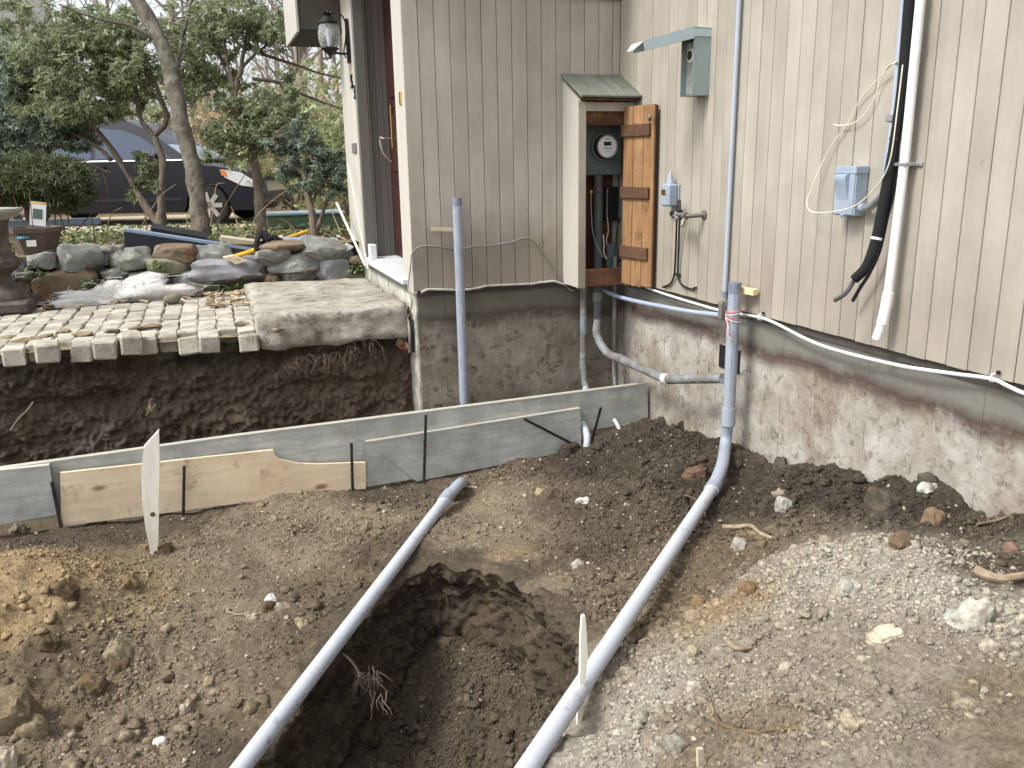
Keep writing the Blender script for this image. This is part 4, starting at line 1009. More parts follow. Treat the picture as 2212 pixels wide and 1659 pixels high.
# loose cream wire looping over the wall
wire([(1938, 133, -.05), (1925, 140, -.03), (1890, 178, -.02), (1855, 220, -.015), (1835, 262, -.015), (1800, 310, -.02), (1775, 355, -.03), (1748, 420, -.05), (1743, 440, -.06), (1752, 457, -.07), (1785, 459, -.09), (1830, 451, -.10), (1860, 436, -.10), (1885, 412, -.10), (1908, 382, -.10), (1925, 335, -.10), (1938, 240, -.10), (1950, 140, -.09)], 'x', .0026, M['cream_wire'], 'loose_wire', 'long cream wire looping loosely from the wall across the disconnect box', 'wire')
wire([(1936, 135, -.05), (1917, 146, -.03), (1898, 185, -.02), (1888, 215, -.02), (1865, 250, -.02), (1840, 268, -.02), (1812, 271, -.02), (1800, 268, -.03)], 'x', .0026, M['cream_wire'], 'loose_wire', 'short cream wire end lying against the boards above the disconnect box', 'wire')

# thin riser conduit with its outlet fitting
a = at(1597, 0, 'x', -.022); b = at(1565, 640, 'x', -.022)
rc = thing('riser_conduit', tuple(b), 'thin pale conduit running straight up the side wall behind the tall grey pipe', 'conduit')
mk('pipe', G().tube([a + (a - b) * .3, b], .0125, 12), M['pvc_thin'], rc, True)
mk('collar', G().tube([b + (b - a) * -.02, b + (b - a) * .005], .0165, 12), M['pvc_dark'], rc, True)
e = at(1563, 672, 'x', -.028)
mk('outlet_fitting', G().span((-.05, b[1] - .018, e[2] - .045), (-.006, b[1] + .018, e[2] + .055), .004), M['pvc_old'], rc)
wire([(1297, 625, -.14), (1312, 632, -.11), (1340, 642, -.08), (1380, 652, -.06), (1430, 662, -.045), (1490, 673, -.04), (1556, 681, -.035)], 'x', .0135, M['pvc_blue'], 'sagging_conduit', 'pale blue conduit sagging along the top of the foundation from the cupboard', 'conduit', sm=5)
# white service cable along the foot of the siding
wire([(1350, 612, -.03), (1385, 616, -.02), (1412, 627, -.012), (1480, 649, -.014), (1560, 672, -.014), (1602, 679, -.014), (1643, 686, -.012), (1675, 698, -.016), (1735, 729, -.02), (1780, 748, -.018), (1850, 768, -.02), (1950, 791, -.02), (2050, 806, -.02), (2140, 818, -.014), (2180, 835, -.016), (2230, 855, -.016), (2420, 905, -.02), (2700, 975, -.016)], 'x', .0075, M['white_cable'], 'white_cable', 'white cable stapled along the foot of the side wall siding', 'cable', sm=4)
for i, (px_, py_) in enumerate(((1643, 685), (2146, 816))):
    q = at(px_, py_, 'x', -.016); cl = thing('cable_clip', tuple(q), ('small white cable clip just right of the tall grey pipe', 'small white cable clip near the right end of the white cable')[i], 'clip', 'clips on the white cable')
    mk('saddle', G().tube([(q[0] + .012, q[1], q[2] + .016), (q[0] - .012, q[1], q[2] + .012), (q[0] - .014, q[1], q[2] - .01), (q[0] + .01, q[1], q[2] - .016)], .003, 6, 3), M['white_cable'], cl, True)
    mk('screw', G().box((q[0] + .006, q[1] - .012, q[2] + .022), (.012, .014, .014), ch=.003), M['black_plastic'], cl)
# meter-reading transmitter and hose tap
ni = thing('transmitter', (-.03, -.70, .46), 'small blue-grey transmitter with a tapering spout beside the cupboard door', 'transmitter')
a = at(1429, 397, 'x', -.07); b = at(1459, 446, 'x', -.03); c_ = at(1447, 370, 'x', -.035); y_ = (a[1] + b[1]) / 2
zl, zh = b[2], a[2]
mk('case', G().span((-.075, y_ - .045, zl), (-.012, y_ + .045, zh), .009), M['box_blue'], ni)
mk('back', G().span((-.012, y_ - .052, zl + .005), (-.002, y_ + .03, zh - .005), .002), M['box_blue'], ni)
mk('antenna', G().lathe([(.026, zh - .004), (.020, zh + .02), (.009, c_[2] - .01), (.004, c_[2])], (-.04, y_, 0), 14), M['box_blue'], ni, True)
mk('label', G().span((-.0775, y_ - .010, zl + .066), (-.0752, y_ + .038, zl + .098)), M['brass'], ni)
tp = thing('hose_tap', (-.05, -1.0, .47), 'tarnished brass hose tap with a black fitting on the side wall', 'tap')
q = at(1521, 464, 'x', -.004); y_, z_ = q[1], q[2]
RX = np.array([[0, 0, -1], [1, 0, 0], [0, 1, 0]])
mk('flange', G().lathe([(.026, 0), (.026, .006), (.014, .01)], (-.002, y_, z_), 18, RX), M['brass_old'], tp, True)
v1 = np.array([-.07, y_ + .02, z_ - .005])
mk('stem', G().tube([(-.008, y_, z_), v1, v1 + (-.03, .02, 0)], .012, 12), M['brass_old'], tp, True)
v2 = v1 + np.array([-.03, .03, .0])
mk('valve_body', G().tube([v2 + (.0, -.02, .0), v2 + (-.01, .05, -.006)], [.021, .024], 12), M['brass_old'], tp, True)
mk('spout', G().tube([v2 + (0, -.005, -.005), v2 + (-.02, -.02, -.03), v2 + (-.03, -.025, -.055)], .012, 10, 4), M['brass_old'], tp, True)
for k in range(5):
    a_ = k * 2 * math.pi / 5
    mk('wheel_lobe', G().tube([v2 + (-.045, .02, .0), v2 + (-.045, .02 + .026 * math.cos(a_), .026 * math.sin(a_))], [.006, .008], 8), M['steel'], tp, True)
bk = v2 + np.array([-.01, .075, .004])
mk('black_fitting', G().tube([bk + (0, -.04, 0), bk, bk + (0, .05, .004)], [.026, .028, .018], 12), M['black_plastic'], tp, True)
wire([(1464, 432, -.04), (1463, 455, -.05), (1461, 500, -.035), (1459, 560, -.02), (1456, 595, -.016), (1449, 612, -.012), (1436, 619, -.01)], 'x', .0062, M['black_cable'], 'black_cable', 'left one of two thin black cables dropping from the transmitter', 'cable')
wire([(1469, 433, -.04), (1469, 458, -.05), (1467, 500, -.035), (1465, 560, -.02), (1465, 595, -.016), (1470, 612, -.012), (1482, 621, -.01), (1500, 626, -.01)], 'x', .0062, M['black_cable'], 'black_cable', 'right one of two thin black cables dropping from the transmitter', 'cable')
for i, (px_, py_) in enumerate(((1462, 455), (1459, 593), (1430, 620), (1497, 622))):
    q = at(px_ + 3, py_, 'x', -.018)
    mk('cable_staple', G().box((q[0] + .004, q[1], q[2]), (.024, .05 if i < 2 else .014, .012), ch=.003), M['black_plastic'], None, False, ('black cable staple just under the transmitter', 'black cable staple low on the two thin black cables', 'black staple where the left thin black cable meets the foundation', 'black staple where the right thin black cable meets the foundation')[i], 'staple', 'staples on the black cables')

# ================================================================== things on the front wall
def z5(zx, zy): return ((1500 + zx / 5.1204) * .5486, (950 + zy / 5.1204) * .5486)
def z4(zx, zy): return ((2000 + zx / 1.508) * .5486, (200 + zy / 1.508) * .5486)
def z8(zx, zy): return ((2150 + zx / 5.1204) * .5486, (950 + zy / 5.1204) * .5486)
P = [at(*z5(*q), 'x', -1.475) for q in ((480, 1460), (545, 1510), (590, 1440), (622, 1200), (575, 1030), (560, 850))] + [at(*z5(*q), 'y', -.012) for q in ((606, 420), (616, 270), (700, 160), (830, 100), (1050, 95), (1250, 120), (1480, 160), (1680, 148), (1900, 95), (2150, 92))] + [at(*z4(*q), 'y', -.012) for q in ((20, 1135), (100, 1110), (160, 1135), (240, 1240), (350, 1400))] + [at(*z4(392, 1425), 'y', -.04)]
wb = mk('grey_cable', G().tube(P, .0045, 8, 4), M['grey_cable'], None, True, 'thin grey cable wandering across the front wall behind the left grey pipe', 'cable')
P = [at(*z5(*q), 'y', v) for q, v in (((815, 1030), -.02), ((910, 985), -.012), ((960, 970), -.012), ((1250, 975), -.012), ((1530, 985), -.012), ((1700, 980), -.012), ((1900, 955), -.012), ((2050, 922), -.012), ((2200, 895), -.012))] + [at(*z8(*q), 'y', -.014) for q in ((-300, 860), (-150, 832), (0, 822), (150, 806), (300, 850), (410, 880))]
mk('edge_cable', G().tube(P, .0085, 10, 4), M['grey_cable_lt'], None, True, 'pale grey cable lying along the lower edge of the front wall siding', 'cable')
q = at(955, 495, 'y', -.03)
mk('wood_shim', G().beam((q[0] - .075, -.035, q[2] + .004), (q[0] + .08, -.06, q[2] - .004), .022, .03), M['shim_grey'], None, False, 'grey wooden shim wedged behind the left grey pipe', 'shim')
q = at(1614, 629, 'x', -.05)
mk('wood_shim', G().beam((-.06, -1.50, q[2]), (-.03, q[1] - .045, q[2] - .002), .032, .035, ch=.002), M['shim'], None, False, 'pale yellow wooden block behind the top of the tall grey pipe', 'shim')

# ================================================================== the two new conduits
lt = at(987, 428, 'y', -.10); lb = at(1003, 873, 'y', -.10); RP_ = .0302
left = thing('grey_pipe', (lt[0], -.1, -1.1), 'tall capped grey plastic pipe in front of the front wall, running on across the dirt', 'pipe', 'new grey conduits')
axs = (lt + lb) / 2
p_top = np.array([lt[0], -.1, lt[2] - .01]); p_low = np.array([lb[0], -.1, -.74])
mk('standpipe', G().tube([p_top, p_low], RP_, 20), M['pvc'], left, True)
mk('end_cap', G().tube([p_top + (0, 0, -.035), p_top + (0, 0, .012)], RP_ + .0016, 20), M['pvc_dark'], left, True)
u0 = dep(966, 1074, 4.62); u1 = dep(498, 1690, 2.55)
lead = dep(994, 1044, 4.78)
mk('elbow', G().tube([p_low, p_low + (0, -.03, -.12), np.array([-1.27, -.45, -1.14]), np.array([lead[0] + .07, lead[1] + .2, lead[2] - .085]), lead, u0], .031, 18, 7), M['pvc'], left, True)
du = (u1 - u0) / np.linalg.norm(u1 - u0)
mk('long_run', G().tube([u0, u1, u1 + du * 2.2], RP_, 20), M['pvc_muddy'], left, True)
mk('coupling', G().tube([u0 - du * .05, u0 + du * .07], RP_ + .0055, 20), M['pvc'], left, True)
# blue-black maker's print down the pipes: short dashes like lettering too small to read
def print_on(parent, a, b, r, side_, n_, seed):
    rr = random.Random(seed); a = np.asarray(a, float); b = np.asarray(b, float); d = b - a; L = np.linalg.norm(d); d /= L
    s_ = np.asarray(side_, float); s_ = s_ - d * (s_ @ d); s_ /= np.linalg.norm(s_); t = np.cross(d, s_); g = G(); pos = .05
    while pos < L - .05:
        w_ = rr.uniform(.006, .022); th_ = rr.uniform(.0012, .003)
        c_ = a + d * (pos + w_ / 2) + s_ * (r + .0003)
        g.add([c_ - d * w_ / 2 - t * th_, c_ + d * w_ / 2 - t * th_, c_ + d * w_ / 2 + t * th_, c_ - d * w_ / 2 + t * th_], [(0, 1, 2, 3)])
        pos += w_ + rr.choice((.006, .008, .01, .012, .03, .09)); 
    return mk('print', g, M['print'], parent, kind='stuff')
n = NT('faded_print'); M['print'] = n.out(srgb(112, 122, 142), 0.6)
print_on(left, p_low, p_top, RP_, (-.62, -.78, 0), 0, 3)
print_on(left, u0 + du * .1, u1, RP_, (.85, -.4, .2), 0, 4)

rt = at(1588, 614, 'x', -.1)
right = thing('grey_pipe', (-.1, -1.59, -.9), 'thick capped grey plastic pipe against the side wall, bending out over the pit', 'pipe', 'new grey conduits')
rx, ry = -.1, -1.588
s_top = np.array([rx, ry, rt[2]]); s_bot = np.array([rx, ry, -.565])
mk('standpipe', G().tube([s_top, s_bot], RP_ + .0025, 20), M['pvc'], right, True)
mk('end_cap', G().tube([s_top + (0, 0, -.045), s_top + (0, 0, .01)], RP_ + .0042, 20), M['pvc_dark'], right, True)
v0 = dep(1541, 1052, 4.18); v1 = dep(1136, 1665, 2.25)
dv2 = (v1 - v0) / np.linalg.norm(v1 - v0)
e1 = at(1567, 960, 'x', -.112); e2 = dep(1560, 1005, 4.36)
mk('elbow', G().tube([s_bot, e1, e2, v0, v0 + dv2 * .04], RP_ + .0015, 20, 8), M['pvc'], right, True)
mk('coupling', G().tube([s_bot + (0, 0, .055), s_bot + (0, 0, -.045)], RP_ + .0075, 20), M['pvc'], right, True)
mk('coupling', G().tube([v0 - dv2 * .04, v0 + dv2 * .05], RP_ + .0065, 20), M['pvc'], right, True)
mk('long_run', G().tube([v0, v1, v1 + dv2 * 1.9], RP_, 20), M['pvc_muddy'], right, True)
print_on(right, s_bot, s_top, RP_ + .0025, (-.5, -.86, 0), 0, 5)
print_on(right, v0 + dv2 * .3, v1, RP_, (.6, -.7, -.1), 0, 6)
# pink and white strings tied round the tall pipe
P = []
for k in range(26):
    t = k / 25; a_ = t * 2 * math.pi * 2.3 + 1
    P.append((rx + .04 * math.cos(a_), ry + .04 * math.sin(a_), .035 - .06 * t - .015 * math.sin(a_ * .7)))
P += [(rx - .04, ry - .02, -.05), (rx - .05, ry - .02, -.085), (rx - .03, ry - .035, -.11)]
st = mk('pull_string', G().tube(P, .0022, 6, 2), M['pink'], None, True, 'pink and white string knotted round the tall grey pipe', 'string')
mk('strand', G().tube([tuple(np.array(q) + (-.003, -.004, -.012)) for q in P], .0020, 6, 2), M['cream_wire'], st, True)
q = at(1577, 775, 'x', .03); mk('wall_hole', G().box((.028, q[1], q[2]), (.012, .20, .13)), M['black_plastic'], house, False)

# ================================================================== formwork across the trench
def fpt(px_, py_, off): # a picture point on the plane just in front of the long board
    d = ray(px_, py_); t = 4.5
    for _ in range(30):
        P_ = CAM + d * t; t += (board_y(P_[0]) - off - P_[1]) / d[1]
    return CAM + d * t
def plank(name, top, bot, off, th_, mat, label, edge=True, cat='plank', group='form boards across the trench'):
    """board given by picture points along its top edge and its bottom edge (left to right)"""
    T = np.array([fpt(x, y, off) for x, y in top]); B = np.array([fpt(x, y, off) for x, y in bot])
    root = thing(name, (T[0] + T[-1] + B[0] + B[-1]) / 4 * np.array([1, 1, 0]) + np.array([0, 0, min(B[:, 2])]), label, cat, group)
    back = np.array([-.0616, .998, 0]) * th_; k = len(T); n_ = 2 * k
    ring = np.concatenate([T, B[::-1]])
    g = G(); g.add(np.concatenate([ring, ring + back]), [tuple(range(n_ - 1, -1, -1)), tuple(range(n_, 2 * n_))] + [(i, (i + 1) % n_, (i + 1) % n_ + n_, i + n_) for i in range(n_) if i >= k - 1 or not edge])
    mk('board_face', g, mat, root)
    if edge:
        ge = G(); up2 = np.array([0, 0, .0015]); off2 = back * -.04
        for i in range(k - 1):
            ge.add([T[i] + up2 + off2, T[i + 1] + up2 + off2, T[i + 1] + back * 1.04 + up2, T[i] + back * 1.04 + up2, T[i] - (0, 0, .006) + off2, T[i + 1] - (0, 0, .006) + off2], [(0, 1, 2, 3), (0, 4, 5, 1)])
        mk('board_edge', ge, M['form_edge'], root)
    return root
def lin(a, b, n_=2): return [(a[0] + (b[0] - a[0]) * i / (n_ - 1), a[1] + (b[1] - a[1]) * i / (n_ - 1)) for i in range(n_)]
plank('long_form_board', [(-700, 1110), (500, 943), (1398, 828)], [(-700, 1232), (500, 1062), (1400, 908)], 0, .038, M['form_grey'], 'longest weathered grey form board, its end butting the side wall foundation')
plank('form_board', [(-500, 1070), (106, 1005)], [(-500, 1220), (124, 1112)], .036, .03, M['form_grey'], 'grey weathered form board at the far left of the trench')
plank('form_board', [(130, 1022), (590, 972), (593, 982), (605, 992), (640, 1001), (690, 1003), (790, 999)], [(132, 1137), (590, 1078), (593, 1077), (605, 1076), (640, 1072), (690, 1066), (790, 1056)], .045, .022, M['form_tan'], 'clean tan plywood form board notched out at its right end', edge=False)
plank('form_board', [(790, 955), (1254, 882)], [(795, 1052), (900, 1040), (1256, 970)], .036, .032, M['form_grey'], 'shorter grey form board overlapping the right half of the long one')
def rod(a, b, off, label):
    A = fpt(*a, off); B = fpt(*b, off); d = (A - B) / np.linalg.norm(A - B)
    o = thing('form_pin', tuple(B), label, 'steel stake', 'black steel form stakes')
    mk('shaft', G().beam(A, B - d * .12, .016, .010, up=(1, 0, 0), ch=.002), M['steel_black'], o)
    L = np.linalg.norm(A - B)
    for k in range(int(L / .028)):
        q = A - d * (.012 + k * .028) + np.array([0, -.0055, 0]); mk('nail_hole', G().box(tuple(q), (.005, .002, .008)), M['black_plastic'], o)
rod((398, 1006), (396, 1120), .072, 'black steel stake holding the tan plywood form board, left of its notch')
rod((759, 957), (762, 1062), .072, 'black steel stake at the right end of the tan plywood board')
rod((920, 896), (916, 1036), .074, 'black steel stake upright against the shorter grey form board')
rod((1132, 905), (1258, 970), .078, 'black steel stake leaning diagonally over the shorter grey form board')
rod((1298, 880), (1284, 932), .018, 'black steel stake near the end of the long board by the wall')
rod((112, 1040), (124, 1100), .05, 'black steel stake in the gap between the left grey board and the tan board')
# wooden stakes
def wstake(outline, off_pt, label, th_=.03, knot=None):
    gp = ground(*off_pt) if len(off_pt) == 2 else at(off_pt[0], off_pt[1], 'z', off_pt[2]); pl = gp[1]
    pts = [at(x, y, 'y', pl) for x, y in outline]; root = thing('wooden_stake', tuple(gp), label, 'stake', 'pale wooden stakes')
    a = np.array(pts); b = a + np.array([0, th_, 0]); k = len(a)
    g = G(); g.add(np.concatenate([a, b]), [tuple(range(k - 1, -1, -1)), tuple(range(k, 2 * k))] + [(i, (i + 1) % k, (i + 1) % k + k, i + k) for i in range(k)])
    mk('shaft', g, M['stake'], root)
    if knot:
        q = at(*knot, 'y', pl); mk('knot', G().lathe([(.012, 0), (.010, .002)], (q[0], pl - .0005, q[2]), 12, RY), M['batten'], root)
wstake([(311, 966), (343, 930), (345, 1000), (343, 1100), (342, 1165), (336, 1230), (330, 1230), (322, 1180), (314, 1140), (306, 1080), (305, 1010)], (335, 1200), 'pale split wooden stake standing upright in front of the tan plywood board', knot=(330, 1111))
wstake([(1258, 1332), (1264, 1330), (1266, 1345), (1270, 1420), (1264, 1480), (1260, 1540), (1252, 1578), (1246, 1578), (1250, 1520), (1254, 1440), (1255, 1370)], (1249, 1572, -.88), 'thin white splintered stake half hidden by the right pipe at the pit', .012)

# ================================================================== patio
patio = thing('cobblestone_patio', (-3.3, 1.0, -.3), None, None)
patio['kind'] = 'structure'
cob = []
for i in range(6):
    gb = G().box((0, 0, 0), (.116, .121, .105), ch=.009); gb.v = [q * (1 + .03 * rng.normal(size=3)) + rng.normal(0, .0022, q.shape) for q in gb.v]
    cob.append(mesh('cobble', gb, M['cobble'], 25))
PX, PY = .1195, .1245
for i in range(17):
    x = -2.50 - i * PX + .004 * math.sin(i * 5)
    for j in range(16):
        y = .15 + j * PY + (.05 if i % 2 else 0) + random.uniform(-.006, .006)
        if y > 1.88 - .02 * i: continue
        if x < -4.28: continue
        if j == 0 and i in (1, 2, 4, 6, 7, 9, 10, 12): continue          # setts that have dropped out of the broken edge
        if j == 1 and i in (7,): continue
        dz = random.uniform(-.006, .006); tilt = [random.uniform(-.05, .05) for _ in range(2)]
        yo = 0
        if j == 0 and i % 3 == 0: yo, dz, tilt = -.05, dz - .015, [.16, random.uniform(-.06, .06)]
        put('cobble', random.choice(cob), patio, (x + random.uniform(-.005, .005), y + yo, -.253 + dz), (tilt[0], tilt[1], random.choice((0, math.pi)) + random.uniform(-.05, .05)))
# a few setts hanging loose at the broken edge
for px_, py_, rz in ((100, 762, .1), (228, 755, -.1), (282, 745, .15), (452, 742, .05), (640, 720, 0)):
    if px_ > 500: continue
    q = at(px_, py_, 'y', .05); put('cobble', random.choice(cob), patio, q + np.array([0, .05, 0]), (.12, .05, rz), (1.05, 1, 1.05))
# mortar slabs lifted off the broken edge
for k, (px_, py_, w_) in enumerate(((300, 708, .13), (330, 704, .1), (60, 735, .14), (20, 728, .12), (100, 726, .1), (180, 722, .12), (140, 716, .09), (240, 716, .1), (520, 700, .1), (570, 704, .12), (600, 712, .09))):
    q = at(px_, py_, 'z', -.195); v, f = rockgeo((w_, .09, .03), 620 + k, 2, .4, 7)
    mk('mortar_crust', (v + q, f), M['sand'], patio, 'all')

# granite doorstep slab
def slabgeo():
    nx, ny, nz = 44, 60, 12; L = np.array([.985, 1.56, .235]); pts = {}; g = G()
    c = np.array([-1.955, .885, -.222])
    def face(fu, fv, nu, nv):
        U, V = np.meshgrid(np.linspace(-1, 1, nu), np.linspace(-1, 1, nv)); return U, V
    for ax in range(3):
        for sg in (-1, 1):
            o = [a for a in range(3) if a != ax]; nn = [nx, ny, nz]
            U, V = face(0, 0, nn[o[0]], nn[o[1]])
            P = np.zeros(U.shape + (3,)); P[..., o[0]] = U; P[..., o[1]] = V; P[..., ax] = sg
            Q = P.reshape(-1, 3)
            H = L / 2; r = .045; inner = np.clip(Q * H, -(H - r), H - r); dd = Q * H - inner; ln = np.linalg.norm(dd, axis=1)
            W_ = inner + dd / np.maximum(ln, 1e-9)[:, None] * np.minimum(ln, r)[:, None]
            nrm = dd / np.maximum(ln, 1e-9)[:, None]
            s_ = W_ + c
            am = np.where(np.abs(nrm[:, 2]) > .8, .010, .032)
            d1 = fbm(s_[:, 0] * 7 + s_[:, 2] * 5, s_[:, 1] * 7 + s_[:, 2] * 9, 71, 5, .6) * am + fbm(s_[:, 0] * 2 + s_[:, 2] * 3, s_[:, 1] * 2, 73, 2) * .03
            W_ = W_ + nrm * d1[:, None]
            W_[:, 2] += np.where(nrm[:, 2] < -.3, .05 * fbm(s_[:, 0] * 3, s_[:, 1] * 3, 79, 3), 0)
            idx = np.arange(U.size).reshape(U.shape); f = []
            for a in range(U.shape[0] - 1):
                for b in range(U.shape[1] - 1):
                    q = (idx[a, b], idx[a, b + 1], idx[a + 1, b + 1], idx[a + 1, b])
                    f.append(q if (sg > 0) != (ax == 1) else q[::-1])
            g.add(W_ + c, f)
    return g
mk('granite_step', slabgeo(), M['granite'], None, 'all', 'big rough granite slab serving as the doorstep beside the foundation', 'step')

M['root_bank'] = pmat('earthy_root', srgb(78, 68, 56), srgb(116, 104, 88), 14, .9, .3, 60)
def rootlet(p, n_, L, spread, r, mat, name, label, seed, cat='roots'):
    rr = random.Random(seed); g = G()
    for _ in range(n_):
        q = np.array(p) + [rr.uniform(-spread, spread), rr.uniform(-.03, .02), rr.uniform(-.03, .03)]; pts = [q]
        d = np.array([rr.uniform(-.7, .7), -.5, rr.uniform(-.9, .3)])
        for _ in range(5):
            d = d + np.array([rr.uniform(-.5, .5), rr.uniform(-.2, .2), rr.uniform(-.6, .15)]); pts.append(pts[-1] + d / np.linalg.norm(d) * L / 5 * rr.uniform(.6, 1.2))
        g.tube(pts, [r, r * .9, r * .8, r * .7, r * .5, r * .3], 5, 2)
    return mk(name, g, mat, None, True, label, cat, kind=None)
q = at(690, 770, 'y', .08); rootlet(q, 34, .13, .16, .0017, M['root_bank'], 'root_tuft', 'tuft of fine pale roots hanging out under the granite step', 1)
q = at(620, 790, 'y', .08); rootlet(q, 18, .10, .1, .0015, M['root_bank'], 'root_tuft', 'smaller dark root tuft left of the roots under the granite step', 2)
q = at(790, 745, 'y', .06); rootlet(q, 18, .13, .12, .0015, M['root_bank'], 'root_tuft', 'thin roots dangling near the house end of the granite step', 3)
wire([(72, 868, -.1), (60, 885, -.12), (40, 905, -.14), (22, 930, -.16)], 'y', .005, M['root_dark'], 'root', 'bare root sticking out of the dark bank at the left', 'root')
q = at(330, 875, 'y', -.02); rootlet(q, 6, .06, .02, .003, M['root'], 'root_tuft', 'little pale root knot in the middle of the dark bank', 4)
# drain hose and leaves behind the step, by the foundation corner
wire([(873, 668, -1.47), (880, 690, -1.475), (884, 720, -1.475), (884, 760, -1.47)], 'x', .010, M['grey_cable_lt'], 'drain_hose', 'short pale hose stub between the granite step and the foundation corner', 'hose')
wire([(890, 690, -1.47), (892, 720, -1.47), (893, 760, -1.465)], 'x', .010, M['black_cable'], 'black_hose', 'black hose stub between the granite step and the foundation corner', 'hose')
def leafgeo(g, c, s, R, c_=None):
    o = [(-.5, 0, 0), (-.2, .26, .04), (.15, .24, .05), (.5, 0, 0), (.15, -.24, .05), (-.2, -.26, .04)]
    v = np.array(o) * s @ np.asarray(R).T + np.asarray(c); g.add(v, [(0, 1, 4, 5), (1, 2, 3, 4)] if False else [(0, 5, 4, 3, 2, 1)], c_)
for k, (px_, py_) in enumerate(((872, 738), (878, 748), (868, 730))):
    q = at(px_, py_, 'x', -1.49 - .01 * k); g = G(); leafgeo(g, q, .11, rotm(1.2, .4 * k, .6 + k)); leafgeo(g, q + (-.02, -.01, -.03), .09, rotm(.9, .7, k))
    mk('dry_leaf', g, M['dry_leaf_pink'] if 'dry_leaf_pink' in M else M['pink'] if k == 0 else M['twig'], None, False, ('faded pink dead leaf caught at the foundation corner', 'brown dead leaf caught below the foundation corner', 'brown dead leaf caught above the pink one at the foundation corner')[k], 'leaf')

# ================================================================== dry stone wall
def zs(zx, zy): return (zx / 1.5255 * .5486, (750 + zy / 1.5255) * .5486)
sw = thing('dry_stone_wall', (-3.0, 2.0, -.2), 'low dry-laid wall of grey field stones behind the cobbled patio', 'stone wall')
ST = [(310,345,630,505,'wallstone',0),(150,385,330,470,'wallstone',.02),(630,360,910,470,'wallstone',0),(910,335,1190,430,'wallstone_brown',.02),(1150,340,1400,430,'wallstone',.03),(880,420,1140,510,'wallstone_moss',0),(600,480,780,548,'wallstone',0),(770,505,975,565,'wallstone_moss',-.02),(1140,428,1590,545,'wallstone_blue',-.06),(985,495,1330,625,'wallstone',0),(590,530,860,660,'wallstone_brown',0),(830,552,955,645,'wallstone_moss',.01),(185,505,595,690,'wallstone_brown',0),(80,535,205,665,'wallstone_brown',.02),(1535,355,1745,448,'wallstone',0),(1620,395,1910,497,'wallstone',0),(1580,505,1695,562,'wallstone_brown',.03),(1675,468,1905,560,'wallstone',.02),(1895,428,2115,540,'wallstone_blue',0),(1815,308,2105,442,'wallstone',-.03),(1555,318,1835,372,'wallstone_brown',.0),(600,338,745,380,'wallstone',.05),(2085,405,2210,455,'wallstone_brown',.03),(90,498,195,545,'wallstone',0),(1320,538,1525,615,'wallstone_brown',.05),(930,575,1005,625,'wallstone',.05),(995,615,1250,690,'wallstone_brown',.02),(1410,555,1570,605,'wallstone',.05),(850,630,1000,690,'wallstone_brown',.04),(2000,500,2210,560,'wallstone_moss',.04),(-60,440,150,560,'wallstone',.02),(-80,550,90,680,'wallstone_brown',.02)]
for i, (xa, ya, xb, yb, mt, off) in enumerate(ST):
    a = at(*zs(xa, ya), 'y', 1.98 + off); b = at(*zs(xb, yb), 'y', 1.98 + off)
    w_ = abs(b[0] - a[0]) * 1.04; h_ = abs(a[2] - b[2]) * 1.1; dpt = min(.34, max(.2, w_ * .8)); c_ = (a + b) / 2 + np.array([0, dpt * .42, 0])
    v, f = rockgeo((w_, dpt, h_), 700 + i, 3, .15, 12, .6 if mt != 'wallstone_blue' else .9)
    if i == 19: v = v @ rotm(0, .22, 0).T
    if i == 15: v = v @ rotm(0, -.12, 0).T
    mk('stone', (v + c_, f), M[mt], sw, 28)
# hearting behind the face stones so the joints stay dark
mk('wall_core', G().span((-4.6, 2.12, -.26), (-1.6, 2.4, .03)), M['wallstone_brown'], sw)
v, f = rockgeo((.13, .1, .085), 801, 3, .06, 2); mk('pebble', (v + at(371, 645, 'z', -.16), f), M['wallstone_moss'], None, 'all', 'smooth egg-shaped stone on the cobbles in front of the stone wall', 'stone')
# green weeds in the joints
def sprig(c, n_, s, seed, mat, name, label, cat='plant', flat=.5):
    rr = random.Random(seed); g = G()
    for _ in range(n_):
        q = np.array(c) + [rr.gauss(0, s), rr.gauss(0, s * .4), abs(rr.gauss(0, s * .6))]
        leafgeo(g, q, rr.uniform(.03, .055), rotm(rr.uniform(-.9, .9), rr.uniform(-.9, .9), rr.uniform(0, 6.3)))
    return mk(name, g, mat, None, False, label, cat)
def leaf_mat(name, c1, c2, trans=0.25, rough=0.42):
    n = NT(name)
    at_ = n.n("ShaderNodeAttribute", attribute_name='tint')
    geo = n.n("ShaderNodeNewGeometry")
    k = n.ramp(geo.outputs['Random Per Island'], ((0.0, c1), (0.6, c2), (1.0, tuple(q * 1.35 for q in c2))))
    m_ = n.out(k, rough, None, 0, 0.5)
    n.b.inputs['Subsurface Weight'].default_value = 0.0
    tr = n.n("ShaderNodeBsdfTranslucent"); n.t.links.new(k, tr.inputs['Color'])
    mx = n.n("ShaderNodeMixShader"); mx.inputs[0].default_value = trans
    n.t.links.new(n.b.outputs[0], mx.inputs[1]); n.t.links.new(tr.outputs[0], mx.inputs[2])
    n.t.links.new(mx.outputs[0], n.t.nodes['Material Output'].inputs['Surface'])
    return m_
M['weed'] = leaf_mat('weed_leaf', srgb(72, 92, 52), srgb(112, 132, 84))
M['litter'] = leaf_mat('dead_leaf', srgb(112, 94, 72), srgb(176, 158, 132), 0.1, 0.8)
M['rhodo'] = leaf_mat('rhododendron_leaf', srgb(80, 92, 66), srgb(146, 154, 118), 0.42, 0.45)
M['rhodo_dark'] = leaf_mat('dark_rhododendron_leaf', srgb(62, 77, 68), srgb(118, 132, 114), 0.38, 0.45)
M['yew'] = leaf_mat('yew_needle', srgb(50, 60, 40), srgb(92, 102, 68), 0.25, 0.55)
